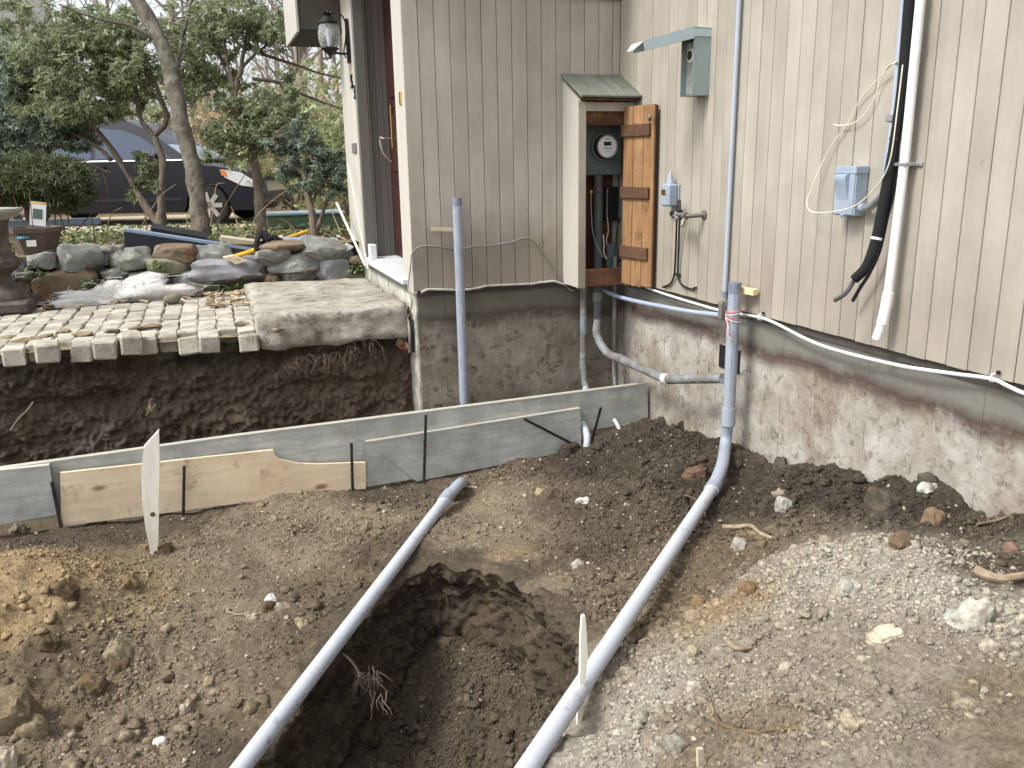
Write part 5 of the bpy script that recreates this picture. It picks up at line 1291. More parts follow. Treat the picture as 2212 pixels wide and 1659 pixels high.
M['hedge'] = leaf_mat('pale_shrub_leaf', srgb(104, 116, 78), srgb(158, 164, 124), 0.35, 0.7)
M['hedge2'] = leaf_mat('russet_shrub_leaf', srgb(150, 120, 88), srgb(176, 156, 122), 0.3, 0.8)
M['ivy'] = leaf_mat('ivy_leaf', srgb(66, 82, 46), srgb(116, 130, 78), 0.2, 0.45)
for k, (zx, zy, n_) in enumerate(((960, 465, 34), (1340, 610, 60), (530, 570, 46), (210, 510, 26), (2130, 490, 40), (1430, 590, 26))):
    q = at(*zs(zx, zy), 'y', 1.93); sprig(q, n_, .038, 40 + k, M['weed'], 'weed', ('green weed growing on the mossy stone near the middle of the stone wall', 'bushy green weed at the foot of the stone wall beside the step', 'green weed spilling over the big rusty stone at the left', 'pale little weed beside the urn on the stone wall', 'green weed where the stone wall meets the house', 'low weed just left of the granite step')[k])
# dead leaves strewn along the wall foot and the garden
g = G(); rr = random.Random(5)
for _ in range(420):
    t = rr.random(); x = rr.uniform(-4.2, -1.5); y = rr.gauss(1.86, .12)
    if rr.random() < .25: x = rr.uniform(-2.75, -2.45); y = rr.uniform(1.1, 1.9)
    leafgeo(g, (x, y, -.19 + rr.uniform(0, .02)), rr.uniform(.04, .09), rotm(rr.uniform(-.4, .4), rr.uniform(-.4, .4), rr.uniform(0, 6.3)))
for _ in range(2600):
    x = rr.uniform(-6.5, 1.5); y = 2.4 + rr.random() ** 1.3 * 7
    leafgeo(g, (x, y, gard_z(x, y) + rr.uniform(.005, .04)), rr.uniform(.04, .08), rotm(rr.uniform(-.5, .5), rr.uniform(-.5, .5), rr.uniform(0, 6.3)))
mk('leaf_litter', g, M['litter'], None, False, 'brown dead leaves strewn over the garden bed and patio edge', 'leaves', kind='stuff')
g = G()
for _ in range(5200):
    x = rr.uniform(-5.5, 0.5); y = rr.uniform(3.0, 8.2)
    if fbm(np.array(x * 1.1), np.array(y * 1.1), 3, 3) < -.05: continue
    leafgeo(g, (x, y, gard_z(x, y) + rr.uniform(.03, .16)), rr.uniform(.04, .075), rotm(rr.uniform(-.8, .8), rr.uniform(-.8, .8), rr.uniform(0, 6.3)))
mk('ivy', g, M['ivy'], None, False, 'low green ivy covering the garden bed behind the stone wall', 'ground cover', kind='stuff')

# glass wool thrown on the patio
v, f = rockgeo((.74, .28, .22), 810, 3, .9, 0); v[:, 2] = np.maximum(v[:, 2], -.03); v = v + at(238, 645, 'z', -.17)
ins = mk('insulation_batt', (v, f), M['insul'], None, 'all', 'fluffy white piece of glass wool lying on the cobbles below the stone wall', 'insulation')
g = G()
for _ in range(160):
    q = v[rr.randrange(len(v))]; g.tube([q, q + np.array([rr.gauss(0, .05), rr.gauss(0, .04), rr.uniform(-.01, .05)]), q + np.array([rr.gauss(0, .09), rr.gauss(0, .06), rr.uniform(-.02, .04)])], .0018, 4)
mk('loose_fibre', g, M['insul'], ins)

# urn and plant pot
uc = at(12, 672, 'z', -.2); s_ = 1.0; ux = uc[0] - .02; uy = uc[1]
def urz(py_): return at(12, py_, 'y', uy)[2]
urn = thing('garden_urn', (ux, uy, -.2), 'tall dark cast urn on a square foot at the left edge of the patio', 'urn')
mk('foot', G().span((ux - .23, uy - .23, -.2), (ux + .23, uy + .23, urz(645)), .02), M['urn'], urn)
zz = urz
mk('pedestal', G().lathe([(.2, zz(646)), (.19, zz(634)), (.15, zz(622)), (.11, zz(610)), (.09, zz(598)), (.10, zz(590))], (ux, uy, 0), 28), M['urn'], urn, True)
mk('bowl', G().lathe([(.10, zz(591)), (.16, zz(575)), (.165, zz(562)), (.12, zz(548)), (.115, zz(520)), (.13, zz(480)), (.15, zz(470))], (ux, uy, 0), 40, rfun=lambda a, z: 1 + (.045 * np.abs(np.sin(a * 9)) if zz(590) < z < zz(545) else 0)), M['urn'], urn, True)
mk('rim', G().lathe([(.14, zz(474)), (.20, zz(466)), (.235, zz(456)), (.23, zz(450)), (.18, zz(449)), (.15, zz(456))], (ux, uy, 0), 32), M['granite'], urn, True)
pc = at(82, 552, 'y', 2.55); pz = pc[2]
pot = thing('plant_pot', tuple(pc), 'brown hexagonal plastic plant pot with a white plant card standing on the stone wall', 'plant pot')
ph = at(82, 490, 'y', 2.55)[2] - pz
hexf = lambda a, z: np.cos(math.pi / 6) / np.cos((a % (math.pi / 3)) - math.pi / 6)
mk('pot_body', G().lathe([(.135, pz), (.205, pz + ph * .86)], (pc[0], 2.55, 0), 24, rfun=hexf), M['pot'], pot, 25)
mk('pot_rim', G().lathe([(.225, pz + ph * .84), (.235, pz + ph), (.20, pz + ph), (.195, pz + ph * .9)], (pc[0], 2.55, 0), 24, rfun=hexf), M['pot'], pot, 25)
q = at(68, 527, 'y', 2.36); mk('price_sticker', G().span((q[0] - .035, 2.36, q[2] - .02), (q[0] + .035, 2.365, q[2] + .03)), M['paper'], pot)
q = at(82, 462, 'y', 2.5); card = mk('plant_card', G().box((q[0], 2.5, q[2]), (.115, .004, .19), M=rotm(0, .16, 0)), M['paper'], pot)
mk('card_picture', G().box((q[0] - .002, 2.4965, q[2] + .0), (.07, .002, .08), M=rotm(0, .16, 0)), M['meter_box'], card)
mk('card_stripe', G().box((q[0] + .013, 2.4965, q[2] + .085), (.115, .002, .012), M=rotm(0, .16, 0)), M['yellow'], card)
mk('dead_stems', G().tube([(pc[0], 2.5, pz + ph * .8), (pc[0] + .02, 2.5, pz + ph + .3)], .004, 6).tube([(pc[0] - .05, 2.55, pz + ph * .8), (pc[0] - .1, 2.5, pz + ph + .25)], .003, 6).tube([(pc[0] + .05, 2.55, pz + ph * .8), (pc[0] + .09, 2.5, pz + ph + .22)], .003, 6), M['twig_dark'], pot)

# ---------------------------------------------------------------- panels and tools on top of the wall
def quadboard(name, pts, y, depth_, mat, label, cat, edge=None, group=None):
    P = np.array([at(*zs(*q), 'y', y) for q in pts]); k = len(P)
    g = G(); b = P + np.array([0, depth_, depth_ * .12])
    g.add(np.concatenate([P, b]), [tuple(range(k - 1, -1, -1)), tuple(range(k, 2 * k))] + [(i, (i + 1) % k, (i + 1) % k + k, i + k) for i in range(k)])
    root = thing(name, tuple((P.mean(0) + b.mean(0)) / 2 * np.array([1, 1, 0]) + np.array([0, 0, P[:, 2].min()])), label, cat, group)
    mk('panel_body', g, mat, root)
    if edge:
        t0, t1 = P[0], P[1]; u_ = np.array([0, -.002, .002]); g2 = G()
        g2.add([t0 + u_, t1 + u_, t1 + u_ + (0, depth_, depth_ * .12), t0 + u_ + (0, depth_, depth_ * .12), t0 + u_ - (0, 0, .02), t1 + u_ - (0, 0, .02)], [(0, 1, 2, 3), (0, 4, 5, 1)])
        mk('panel_edge', g2, M[edge], root)
    return root
quadboard('dark_panel', [(745, 232), (1535, 352), (1530, 372), (750, 365)], 2.1, .06, M['panel_blue'], 'long dark blue panel lying on its edge on top of the stone wall', 'panel', 'panel_edge')
quadboard('black_plank', [(905, 223), (1245, 285), (1240, 300), (910, 245)], 2.3, .22, M['black_plastic'], 'flat black plank resting on the dark blue panel', 'plank')
quadboard('pale_plank', [(1330, 280), (1560, 310), (1556, 335), (1325, 305)], 2.35, .1, M['shim_grey'], 'weathered brown plank end beside the black straps on the wall', 'plank')
quadboard('yellow_board', [(1700, 300), (2040, 305), (1950, 352), (1790, 345)], 2.3, .15, M['yellow'], 'bright yellow plastic board among the tools on the wall', 'board', 'panel_edge')
quadboard('white_scrap', [(2010, 365), (2085, 318), (2125, 340), (2050, 388)], 2.1, .05, M['paper'], 'crumpled white and yellow wrapper on the wall by the house', 'wrapper')
wire([zs(1400, 400) + (2.0,), zs(1480, 375) + (2.02,), zs(1560, 345) + (2.05,)], 'y', .018, M['yellow'], 'spade', 'short yellow tool handle poking out over the flat blue-grey stone', 'tool')
wire([zs(1700, 290) + (2.5,), zs(1770, 270) + (2.55,), zs(1845, 242) + (2.6,)], 'y', .013, M['yellow'], 'rake', 'thin yellow and grey tool handle sticking up towards the house', 'tool')
P = [at(*zs(*q), 'y', v) for q, v in (((1540, 360), 2.02), ((1545, 300), 2.05), ((1570, 262), 2.15), ((1600, 300), 2.1), ((1640, 280), 2.2), ((1700, 310), 2.2))]
sp_ = mk('black_strap', G().tube(P, .022, 8, 4), M['black_foam'], None, True, 'black webbing strap heaped on the stone wall tools', 'strap')
P = [at(*zs(*q), 'y', v) for q, v in (((1560, 320), 2.1), ((1620, 290), 2.18), ((1590, 260), 2.2), ((1660, 300), 2.15))]
mk('strap_end', G().tube(P, .016, 8, 4), M['black_foam'], sp_, True)
quadboard('tan_scrap', [(1340, 405), (1400, 392), (1480, 425), (1420, 445)], 1.9, .05, M['form_tan'], 'scrap of tan wood on the flat blue-grey stone', 'wood scrap')
mk('cyan_lid', G().lathe([(.05, 0), (.05, .02)], at(52, 515, 'y', 2.4), 14), M['cyan_tag'], None, False, 'small cyan plastic lid behind the brown pot', 'lid')
# white poles leaning at the house corner
for k, (a, b, r_, lab) in enumerate((((752, 355), (795, 580), .006, 'thin white rod leaning against the entry wall, right of the thicker pole'), ((727, 438), (790, 575), .011, 'cream pole leaning towards the entry wall with a leaf stuck on its tip'))):
    A = at(*a, 'x', -1.50 - .06 * k); B = at(*b, 'x', -1.52); B[2] = max(B[2], -.05); mk('leaning_pole', G().tube([A, B], r_, 8), M['cream_wire'], None, True, lab, 'pole', 'pale poles by the entry')
q = at(725, 437, 'x', -1.56); g = G(); leafgeo(g, q, .11, rotm(.6, .5, .3)); leafgeo(g, q + (.03, 0, .01), .09, rotm(1.1, -.3, 1)); mk('stuck_leaf', g, M['litter'], None, False, 'brown dead leaf speared on the tip of the cream pole', 'leaf')

# ================================================================== stones and clods in the dirt
ROCKS = [  # picture x, y, width, height (2212 wide picture), colour, label
 (40,1145,34,26,(120,114,98),'grey stone at the foot of the left grey form board'),
 (390,1163,0,0,None,None),
 (527,1086,20,16,(156,148,128),'pale stone just below the tan plywood form board'),
 (352,1186,40,32,(120,100,74),'brown clod beside the foot of the upright wooden stake'),
 (312,1182,22,14,(150,124,88),'tan stone just left of the upright wooden stake'),
 (280,1255,34,30,(138,112,76),'ochre clod at the end of the tan soil ridge'),
 (260,1405,48,46,(150,136,106),'squat tan stone with a pale corner amid the left clods'),
 (105,1390,46,36,(104,86,62),'brown clod near the left edge amid smaller clods'),
 (140,1275,50,38,(96,78,54),'dark clod on the tan soil mound at the left'),
 (20,1540,90,70,(132,114,86),'large brown stone cut by the left edge of the picture'),
 (60,1578,70,52,(158,140,108),'blocky tan stone next to the large brown one at the left edge'),
 (10,1640,40,50,(190,178,150),'pale stone in the bottom left corner'),
 (165,1568,60,44,(122,104,76),'rough brown clod right of the blocky tan stone'),
 (195,1480,56,42,(122,102,72),'round clod in the middle of the left clod heap'),
 (258,1437,40,28,(104,86,64),'dark oval stone right of the left clod heap'),
 (367,1467,26,20,(72,58,46),'single dark lump on the smooth dirt at the left'),
 (345,1606,30,18,(206,200,186),'white oblong pebble near the bottom left'),
 (398,1530,22,24,(206,196,174),'pale angular chip on the smooth dirt left of the long pipe'),
 (590,1300,26,34,(214,212,208),'bright white scrap on the dirt left of the long pipe'),
 (610,1312,40,14,(158,148,124),'flat grey sliver beside the bright white scrap'),
 (548,1330,26,16,(186,176,156),'small pale rubble chip below the bright white scrap'),
 (582,1310,30,26,(104,86,62),'brown clod under the bright white scrap'),
 (652,1345,28,26,(164,146,110),'tan pebble at the pit edge beside the left long pipe'),
 (990,1065,40,36,(98,84,66),'round stone tucked beside the left pipe coupling'),
 (1262,1083,34,20,(216,212,200),'white chip on the dirt between the two pipes'),
 (1250,1218,30,26,(176,170,154),'pale lump on the smooth dirt between the two pipes'),
 (1195,1066,52,34,(92,80,64),'dark flat stone behind the white chip between the pipes'),
 (1168,1060,20,16,(164,148,108),'small tan stone beside the dark flat one between the pipes'),
 (1235,972,56,40,(76,66,56),'dark round clod at the end of the shorter grey form board'),
 (1490,912,38,48,(64,58,50),'pointed dark clod beside the side wall foundation'),
 (1510,1020,60,34,(104,74,60),'reddish stone left of the right pipe\'s elbow'),
 (1690,1000,30,34,(76,72,64),'pointed dark stone against the foundation right of the pipe'),
 (1700,1088,36,40,(176,174,166),'grey-white rock in the dark soil right of the pipe'),
 (1690,1068,34,24,(150,140,122),'pale stone leaning on the grey-white rock'),
 (1915,1085,70,66,(70,66,58),'big dark flat slab of rock in the dark soil'),
 (2010,1052,46,18,(206,204,196),'white flat stone at the foot of the foundation'),
 (2008,1035,34,34,(82,78,70),'small dark peak of rock behind the white flat stone'),
 (2020,1115,46,50,(128,104,80),'brown squarish stone in the dark soil at the right'),
 (1600,1172,28,34,(172,168,156),'grey-white stone on the dark soil right of the long pipe'),
 (1508,1300,30,40,(140,112,72),'tall tan pebble beside the right long pipe'),
 (1620,1268,42,34,(134,106,68),'ochre stone half sunk in the brown slope'),
 (1372,1352,34,30,(120,100,72),'brown flat stone just right of the right long pipe'),
 (1380,1375,44,34,(112,96,70),'flat flake of rock below the brown stone by the pipe'),
 (1840,1270,52,44,(182,178,164),'pale lump of gravel crust on the grey mound'),
 (1815,1275,30,36,(176,164,140),'round tan lump beside the gravel crust on the mound'),
 (2118,1335,90,46,(184,180,164),'large pale rock on the right side of the grey mound'),
 (2070,1332,38,36,(170,180,170),'greenish-white rock left of the large pale one'),
 (2145,1395,40,34,(186,176,154),'tan-white stone below the large pale rock'),
 (1922,1374,74,24,(204,190,160),'long cream stone lying on the smooth mound'),
 (1850,1560,58,44,(188,172,142),'half-buried cream stone near the bottom of the mound'),
 (1500,1405,24,34,(166,152,124),'upright tan flake at the left shoulder of the mound'),
 (1556,1410,36,26,(178,170,150),'small pale stone on the left shoulder of the mound'),
 (1505,1480,36,24,(190,182,162),'white-grey stone on the left slope of the mound'),
 (1700,1440,24,28,(176,166,144),'rounded pale pebble on the smooth mound'),
 (1465,1605,48,40,(156,150,134),'grey lump of crust at the mound\'s bottom left edge'),
 (2190,1185,30,24,(146,104,90),'red brick piece at the right edge of the picture'),
 (1960,1170,70,26,(128,104,80),'brown flat crust behind the grey gravel mound'),
 (880,1290,46,40,(84,72,54),'dark stone in the pit\'s upper left corner'),
 (860,1440,40,36,(104,88,66),'brown lump on the left wall of the pit'),
 (960,1385,28,24,(112,98,76),'grey stone on the pit floor near its back wall'),
 (1000,1515,30,28,(110,96,74),'round stone on the pit floor'),
 (1065,1360,36,20,(88,76,58),'flat stone sticking out of the back wall of the pit'),
]
for i, (px_, py_, w_, h_, c_, lab) in enumerate(ROCKS):
    if c_ is None: continue
    q = ground(px_, py_ + h_ * .3); t = np.linalg.norm(q - CAM) * .97
    sx, sz = w_ / FPX * t * .9, h_ / FPX * t * .95
    v, f = rockgeo((sx, (sx + sz) * .5, sz * 1.25), 900 + i, 3, .26, 11, .15 if i % 3 else .5)
    v = v @ rotm(random.uniform(-.3, .3), random.uniform(-.3, .3), random.uniform(-.4, .4)).T + q + np.array([0, sx * .22, sz * -.02])
    c_ = [.8 * q + .2 * sum(c_) / 3 for q in c_]; cc = np.tile(np.array(srgb(*c_)) * .9, (len(v), 1))
    mk('clod' if 'clod' in lab else 'stone', (v, f), M['clod'] if ('clod' in lab or 'lump' in lab or 'crust' in lab or 'large brown' in lab or 'blocky' in lab) else M['stone_tint'], None, 32, lab, 'clod' if 'clod' in lab else 'stone', 'stones lying in the dug earth', colors=cc)

def scatter(name, label, cat, N, wfun, size, sub, colfun, seed, squash=.75, mat='clod', sink=.25, xr=(-4.2, 0.0), yr=(-4.2, -.6)):
    r_ = np.random.default_rng(seed)
    X = r_.uniform(*xr, N * 8); Y = r_.uniform(*yr, N * 8)
    # only where the camera side of the site can show them
    q = (np.stack([X, Y, hgt(X, Y)], 1) - CAM) @ ROT.T
    u = 1106 + FPX * q[:, 0] / np.maximum(q[:, 2], .2); w = 829.5 - FPX * q[:, 1] / np.maximum(q[:, 2], .2)
    keep = (q[:, 2] > .8) & (u > -250) & (u < 2450) & (w > 700) & (w < 1900) & (Y < board_y(X) - .06)
    keep &= r_.random(len(X)) < np.clip(wfun(X, Y), 0, 1)
    X, Y = X[keep][:N], Y[keep][:N]; n_ = len(X)
    sz = size(r_, n_); v0, f0 = ICO[sub]; k = len(v0)
    V = v0[None] * (1 + r_.normal(0, .2, (n_, k, 1))) * r_.uniform(.6, 1.3, (n_, 1, 3))
    a = r_.uniform(0, 6.28, n_); ca, sa = np.cos(a)[:, None], np.sin(a)[:, None]
    V = np.stack([V[..., 0] * ca - V[..., 1] * sa, V[..., 0] * sa + V[..., 1] * ca, V[..., 2] * squash], -1) * (sz / 2)[:, None, None]
    Z = hgt(X, Y) + sz * sink
    V = V + np.stack([X, Y, Z], 1)[:, None, :]
    F = (np.array(f0)[None] + (np.arange(n_) * k)[:, None, None]).reshape(-1, 3)
    C = np.repeat(colfun(r_, X, Y), k, axis=0)
    me = bpy.data.meshes.new(name)
    me.vertices.add(n_ * k); me.vertices.foreach_set('co', V.ravel().astype(np.float32))
    me.loops.add(F.size); me.loops.foreach_set('vertex_index', F.ravel().astype(np.int32))
    me.polygons.add(len(F)); me.polygons.foreach_set('loop_start', (np.arange(len(F)) * 3).astype(np.int32))
    me.update(calc_edges=True)
    if sub > 1: me.polygons.foreach_set('use_smooth', np.ones(len(F), bool))
    ca_ = me.color_attributes.new("tint", 'FLOAT_COLOR', 'POINT'); ca_.data.foreach_set('color', np.concatenate([C, np.ones((len(C), 1))], 1).ravel().astype(np.float32))
    me.materials.append(M[mat]); me.update()
    o = bpy.data.objects.new(name, me); col.objects.link(o); tag(o, label, cat, None, 'stuff')
def soil_c(v): 
    def fn(r_, X, Y): return soilcol(X, Y) * r_.uniform(1 - v, 1 + v, (len(X), 1)) * r_.uniform(.97, 1.03, (len(X), 3))
    return fn
def pw(lo, hi, e): return lambda r_, n_: lo * (1 - r_.random(n_) * (1 - (lo / hi) ** e)) ** (-1 / e)
rgh = lambda X, Y: np.clip(rough_f(X, Y), .05, 1.2)
clump = lambda X, Y, s: sstep(-.15, .3, fbm(X * 3.5, Y * 3.5, s, 3))
scatter('soil_clods', 'loose lumps of soil scattered over the dug earth', 'soil', 3200, lambda X, Y: rgh(X, Y) ** 2.5 * (.05 + .95 * clump(X, Y, 5)), pw(.016, .06, 2.2), 1, soil_c(.2), 31, .75, sink=.08)
scatter('soil_crumbs', 'small crumbs of soil strewn over the dug earth', 'soil', 60000, lambda X, Y: .04 + .96 * rgh(X, Y) ** 1.5 * (.08 + .92 * clump(X, Y, 6)), pw(.005, .022, 1.9), 0, soil_c(.3), 32, .8, sink=.15)
pale = lambda r_, X, Y: np.array(srgb(172, 165, 150)) * r_.uniform(.75, 1.12, (len(X), 1)) * r_.uniform(.96, 1.04, (len(X), 3))
kpale = np.array([list(ground(x, y)[:2]) for x, y in ((1850,1200),(1980,1240),(2100,1320),(1760,1240),(1720,1200),(1400,1470),(1370,1530),(1320,1590),(1300,1640),(1900,1270),(2050,1200))])
def palew(X, Y):
    d = np.min(np.linalg.norm(np.stack([X, Y], 1)[:, None] - kpale[None], axis=2), 1); return .012 + np.exp(-(d / .13) ** 2)
scatter('grey_gravel', 'pale grey crumbly gravel over the mound at the right', 'gravel', 22000, palew, pw(.005, .026, 1.8), 0, pale, 33, .85, 'clod', .15)
scatter('pale_chips', 'tiny pale stone chips lying in the soil', 'gravel', 480, lambda X, Y: .3 + 0 * X, pw(.006, .02, 2.0), 1, lambda r_, X, Y: np.array(srgb(196, 186, 166)) * r_.uniform(.7, 1.1, (len(X), 1)), 34, .6, 'stone_tint')
# roots, sticks and scraps on the dirt
def gline(name, pts, r, mat, label, cat, lift=.01, group=None):
    P = [ground(*q) + np.array([0, 0, lift]) for q in pts]
    rs = [r * (1 - .4 * i / (len(P) - 1)) for i in range(len(P))]
    return mk(name, G().tube(P, rs, 8, 4), mat, None, True, label, cat, group)
gline('root', [(1562, 1145), (1590, 1145), (1622, 1143), (1640, 1158), (1668, 1170)], .012, M['root'], 'pale broken root lying bent on the dark soil right of the pipe', 'root', .015)
gline('root', [(2110, 1240), (2130, 1250), (2165, 1258), (2215, 1250), (2240, 1246)], .016, M['root'], 'thick pale root end at the right edge of the grey mound', 'root', .012)
gline('root', [(2110, 1138), (2150, 1130), (2178, 1120), (2200, 1108)], .006, M['root_dark'], 'thin grey root on the dark soil at the far right', 'root')
gline('root', [(1545, 1545), (1560, 1570), (1620, 1585), (1690, 1580), (1760, 1580)], .005, M['twig_dark'], 'thin dark root across the bottom of the mound', 'root', .006)
gline('root', [(1535, 1525), (1540, 1540), (1538, 1555)], .004, M['root'], 'short pale rootlet at the bottom of the mound', 'root', .008)
gline('twig', [(1478, 1100), (1500, 1110), (1518, 1135), (1522, 1148)], .004, M['twig_dark'], 'thin dark twig lying over the right long pipe', 'twig', .075)
gline('twig', [(490, 1325), (515, 1332), (540, 1328)], .005, M['root'], 'small pale twig on the dirt left of the white scrap', 'twig')
gline('twig', [(996, 1058), (1010, 1055), (1030, 1056)], .006, M['stake'], 'pale splinter beside the left pipe coupling', 'twig')
gline('twig', [(1380, 1392), (1400, 1385), (1410, 1400)], .004, M['root'], 'bent pale twig by the mound\'s left edge', 'twig')
gline('bone_twig', [(1575, 1395), (1585, 1405), (1600, 1408), (1622, 1405)], .008, M['root'], 'forked tan root stub on the mound', 'root')
mk('root', G().tube([at(735, 1408, 'z', -1.07), at(755, 1425, 'z', -1.09), at(770, 1445, 'z', -1.11), at(776, 1462, 'z', -1.13)], .006, 8, 4), M['root'], None, True, 'pale root poking from the pit wall below the left long pipe', 'root')
q = at(790, 1455, 'z', -1.13); rootlet(q, 30, .08, .045, .0022, M['root_dark'], 'root_tuft', 'frayed root clump on the pit wall below the left long pipe', 8)
q = at(818, 1500, 'z', -1.19); rootlet(q, 10, .07, .03, .0026, M['root_dark'], 'root_tuft', 'second root clump lower on the pit wall', 9)
g = G(); q = ground(725, 1600); leafgeo(g, q + (0, 0, .03), .07, rotm(.8, .3, .5)); leafgeo(g, q + (-.01, 0, .02), .05, rotm(1.2, -.6, 1.5)); mk('white_scrap', g, M['paper'], None, False, 'torn white scrap at the dark bottom of the pit', 'scrap')
gp_ = ground(1512, 1659); P = [at(x, y, 'y', gp_[1]) for x, y in ((1508, 1620), (1520, 1618), (1524, 1690), (1510, 1690))]; g = G(); g.add(P + [p + np.array([0, .01, 0]) for p in P], [(3, 2, 1, 0), (4, 5, 6, 7), (0, 1, 5, 4), (1, 2, 6, 5), (2, 3, 7, 6), (3, 0, 4, 7)]); mk('wooden_stake', g, M['shim_grey'], None, False, 'short grey stake stub at the bottom edge of the picture', 'stake', 'pale wooden stakes')

# ================================================================== parked van behind the shrubs
vf = dep(566, 470, 14.7); hd = np.array([.93, -.37, 0]); hd /= np.linalg.norm(hd); lf = np.array([-hd[1], hd[0], 0])
vz = -.16
v_or = np.array([vf[0], vf[1], vz]) - hd * 5.1 + lf * .98
van = thing('parked_van', tuple(v_or + hd * 2.5), 'dark navy minivan parked on the drive behind the evergreen shrubs', 'van')
def vp(x, y, z): return v_or + hd * x + lf * y + np.array([0, 0, z])
n = NT('navy_car_paint'); n.b.inputs['Coat Weight'].default_value = 0.6; n.b.inputs['Coat Roughness'].default_value = 0.04
M['navy'] = n.out(srgb(9, 12, 24), 0.4, None, 0.0, 0.15)
n = NT('glass_sky_tint'); M['glass_sky_tint'] = n.out(srgb(44, 58, 78), 0.06, None, 0.3, 0.9)  # blue metallic tint imitates sky reflected in the panes
n = NT('windscreen_sky_sheen'); M['windscreen'] = n.out(srgb(176, 190, 204), 0.08, None, 0.6, 0.9)  # pale metallic colour stands in for bright sky mirrored in the windscreen
n = NT('headlamp'); n.b.inputs['Coat Weight'].default_value = 1.0; M['headlamp'] = n.out(srgb(214, 220, 226), 0.12, None, 0.3)
n = NT('amber_lens'); M['amber'] = n.out(srgb(196, 118, 70), 0.15)
n = NT('chrome_trim'); M['chrome'] = n.out(srgb(214, 216, 220), 0.18, None, 0.9)
n = NT('tyre_rubber'); M['tyre'] = n.out(srgb(24, 24, 25), 0.85)
def arch(cx, r, n_=9): return [(cx + r * math.cos(a), .33 + r * math.sin(a)) for a in np.linspace(math.pi, 0, n_)][::-1]
low = [(.12, .3), (.02, .55), (.0, .8), (.06, 1.09), (3.78, 1.09), (4.15, 1.03), (4.55, .96), (4.88, .86), (5.04, .74), (5.10, .56), (5.08, .34), (4.98, .24), (4.62, .24)] + arch(4.2, .39) + [(3.75, .22), (1.35, .22)] + arch(.95, .39) + [(.5, .28)]
def loft(name, prof, wfun, mat, parent, smooth=35):
    k = len(prof); g = G(); ys = [-1, -.96, .96, 1]
    V = []
    cx = sum(p[0] for p in prof) / k; cz = sum(p[1] for p in prof) / k
    for y in ys:
        for (x, z) in prof:
            s_ = 1 if abs(y) < .99 else .975
            xx, zz = cx + (x - cx) * (s_ if s_ == 1 else .992), cz + (z - cz) * s_
            V.append(vp(xx, y * wfun(zz), zz))
    F = []
    for i in range(3):
        for j in range(k):
            j2 = (j + 1) % k; F.append((i * k + j, i * k + j2, (i + 1) * k + j2, (i + 1) * k + j))
    F += [tuple(range(k - 1, -1, -1)), tuple(3 * k + j for j in range(k))]
    g.add(V, F); return mk(name, g, mat, parent, smooth)
body = loft('body', low, lambda z: .98 - .06 * max(0, (z - .7)) ** 1.5, M['navy'], van)
gh = [(.05, 1.085), (.20, 1.58), (.40, 1.76), (.9, 1.83), (2.2, 1.84), (2.75, 1.79), (3.15, 1.62), (3.92, 1.085)]
wg = lambda z: .955 - .33 * max(0, z - 1.08)
loft('cabin', gh, wg, M['navy'], van)
def pane(name, pts, mat, parent, off=.006, side_=-1):
    a = [vp(x, side_ * (wg(z) + off if z > 1.085 else .98 + off), z) for x, z in pts]; b = [vp(x, side_ * (wg(z) - .01 if z > 1.085 else .96), z) for x, z in pts]; k = len(a)
    g = G(); g.add(np.array(a + b), [tuple(range(k)), tuple(range(2 * k - 1, k - 1, -1))] + [(i, i + k, (i + 1) % k + k, (i + 1) % k) for i in range(k)])
    return mk(name, g, mat, parent)
for sd_ in (-1, 1):
    pane('window', [(.3, 1.13), (.42, 1.58), (1.1, 1.66), (1.1, 1.13)], M['glass_sky_tint'], van, side_=sd_)
    pane('window', [(1.17, 1.13), (1.17, 1.665), (2.2, 1.66), (2.2, 1.13)], M['glass_sky_tint'], van, side_=sd_)
    pane('window', [(2.28, 1.13), (2.28, 1.655), (2.72, 1.61), (3.05, 1.5), (3.45, 1.23), (3.45, 1.13)], M['glass_sky_tint'], van, side_=sd_)
    pane('window', [(3.5, 1.13), (3.5, 1.2), (3.62, 1.13)], M['glass_sky_tint'], van, side_=sd_)
    pane('belt_trim', [(.1, 1.088), (.1, 1.112), (3.8, 1.112), (3.8, 1.088)], M['chrome'], van, .012, sd_)
    pane('sill_moulding', [(1.4, .42), (1.4, .47), (3.75, .47), (3.75, .42)], M['tyre'], van, .012, sd_)
    for x_ in (1.25, 2.25): pane('door_handle', [(x_, .97), (x_, 1.0), (x_ + .2, 1.0), (x_ + .2, .97)], M['navy'], van, .03, sd_)
    hl = pane('headlight', [(4.52, .80), (4.48, .93), (4.80, .88), (5.02, .74), (5.05, .62), (4.8, .66)], M['headlamp'], van, .02, sd_)
    pane('turn_lens', [(4.475, .83), (4.45, .93), (4.54, .91), (4.58, .81)], M['amber'], hl, .028, sd_)
    q = vp(3.35, sd_ * 1.06, 1.14); mk('mirror', G().box(tuple(q), (.18, .16, .14), math.atan2(hd[1], hd[0]), .04), M['navy'], van)
ws = [vp(3.16, -.74, 1.575), vp(3.90, -.88, 1.11), vp(3.90, .88, 1.11), vp(3.16, .74, 1.575)]; nrm_ = np.cross(ws[1] - ws[0], ws[2] - ws[1]); nrm_ /= np.linalg.norm(nrm_); nrm_ = nrm_ if nrm_[2] > 0 else -nrm_
g = G(); g.add([p + nrm_ * .012 for p in ws] + [p - nrm_ * .01 for p in ws], [(0, 1, 2, 3), (7, 6, 5, 4), (0, 4, 5, 1), (1, 5, 6, 2), (2, 6, 7, 3), (3, 7, 4, 0)])
mk('windscreen', g, M['windscreen'], van)
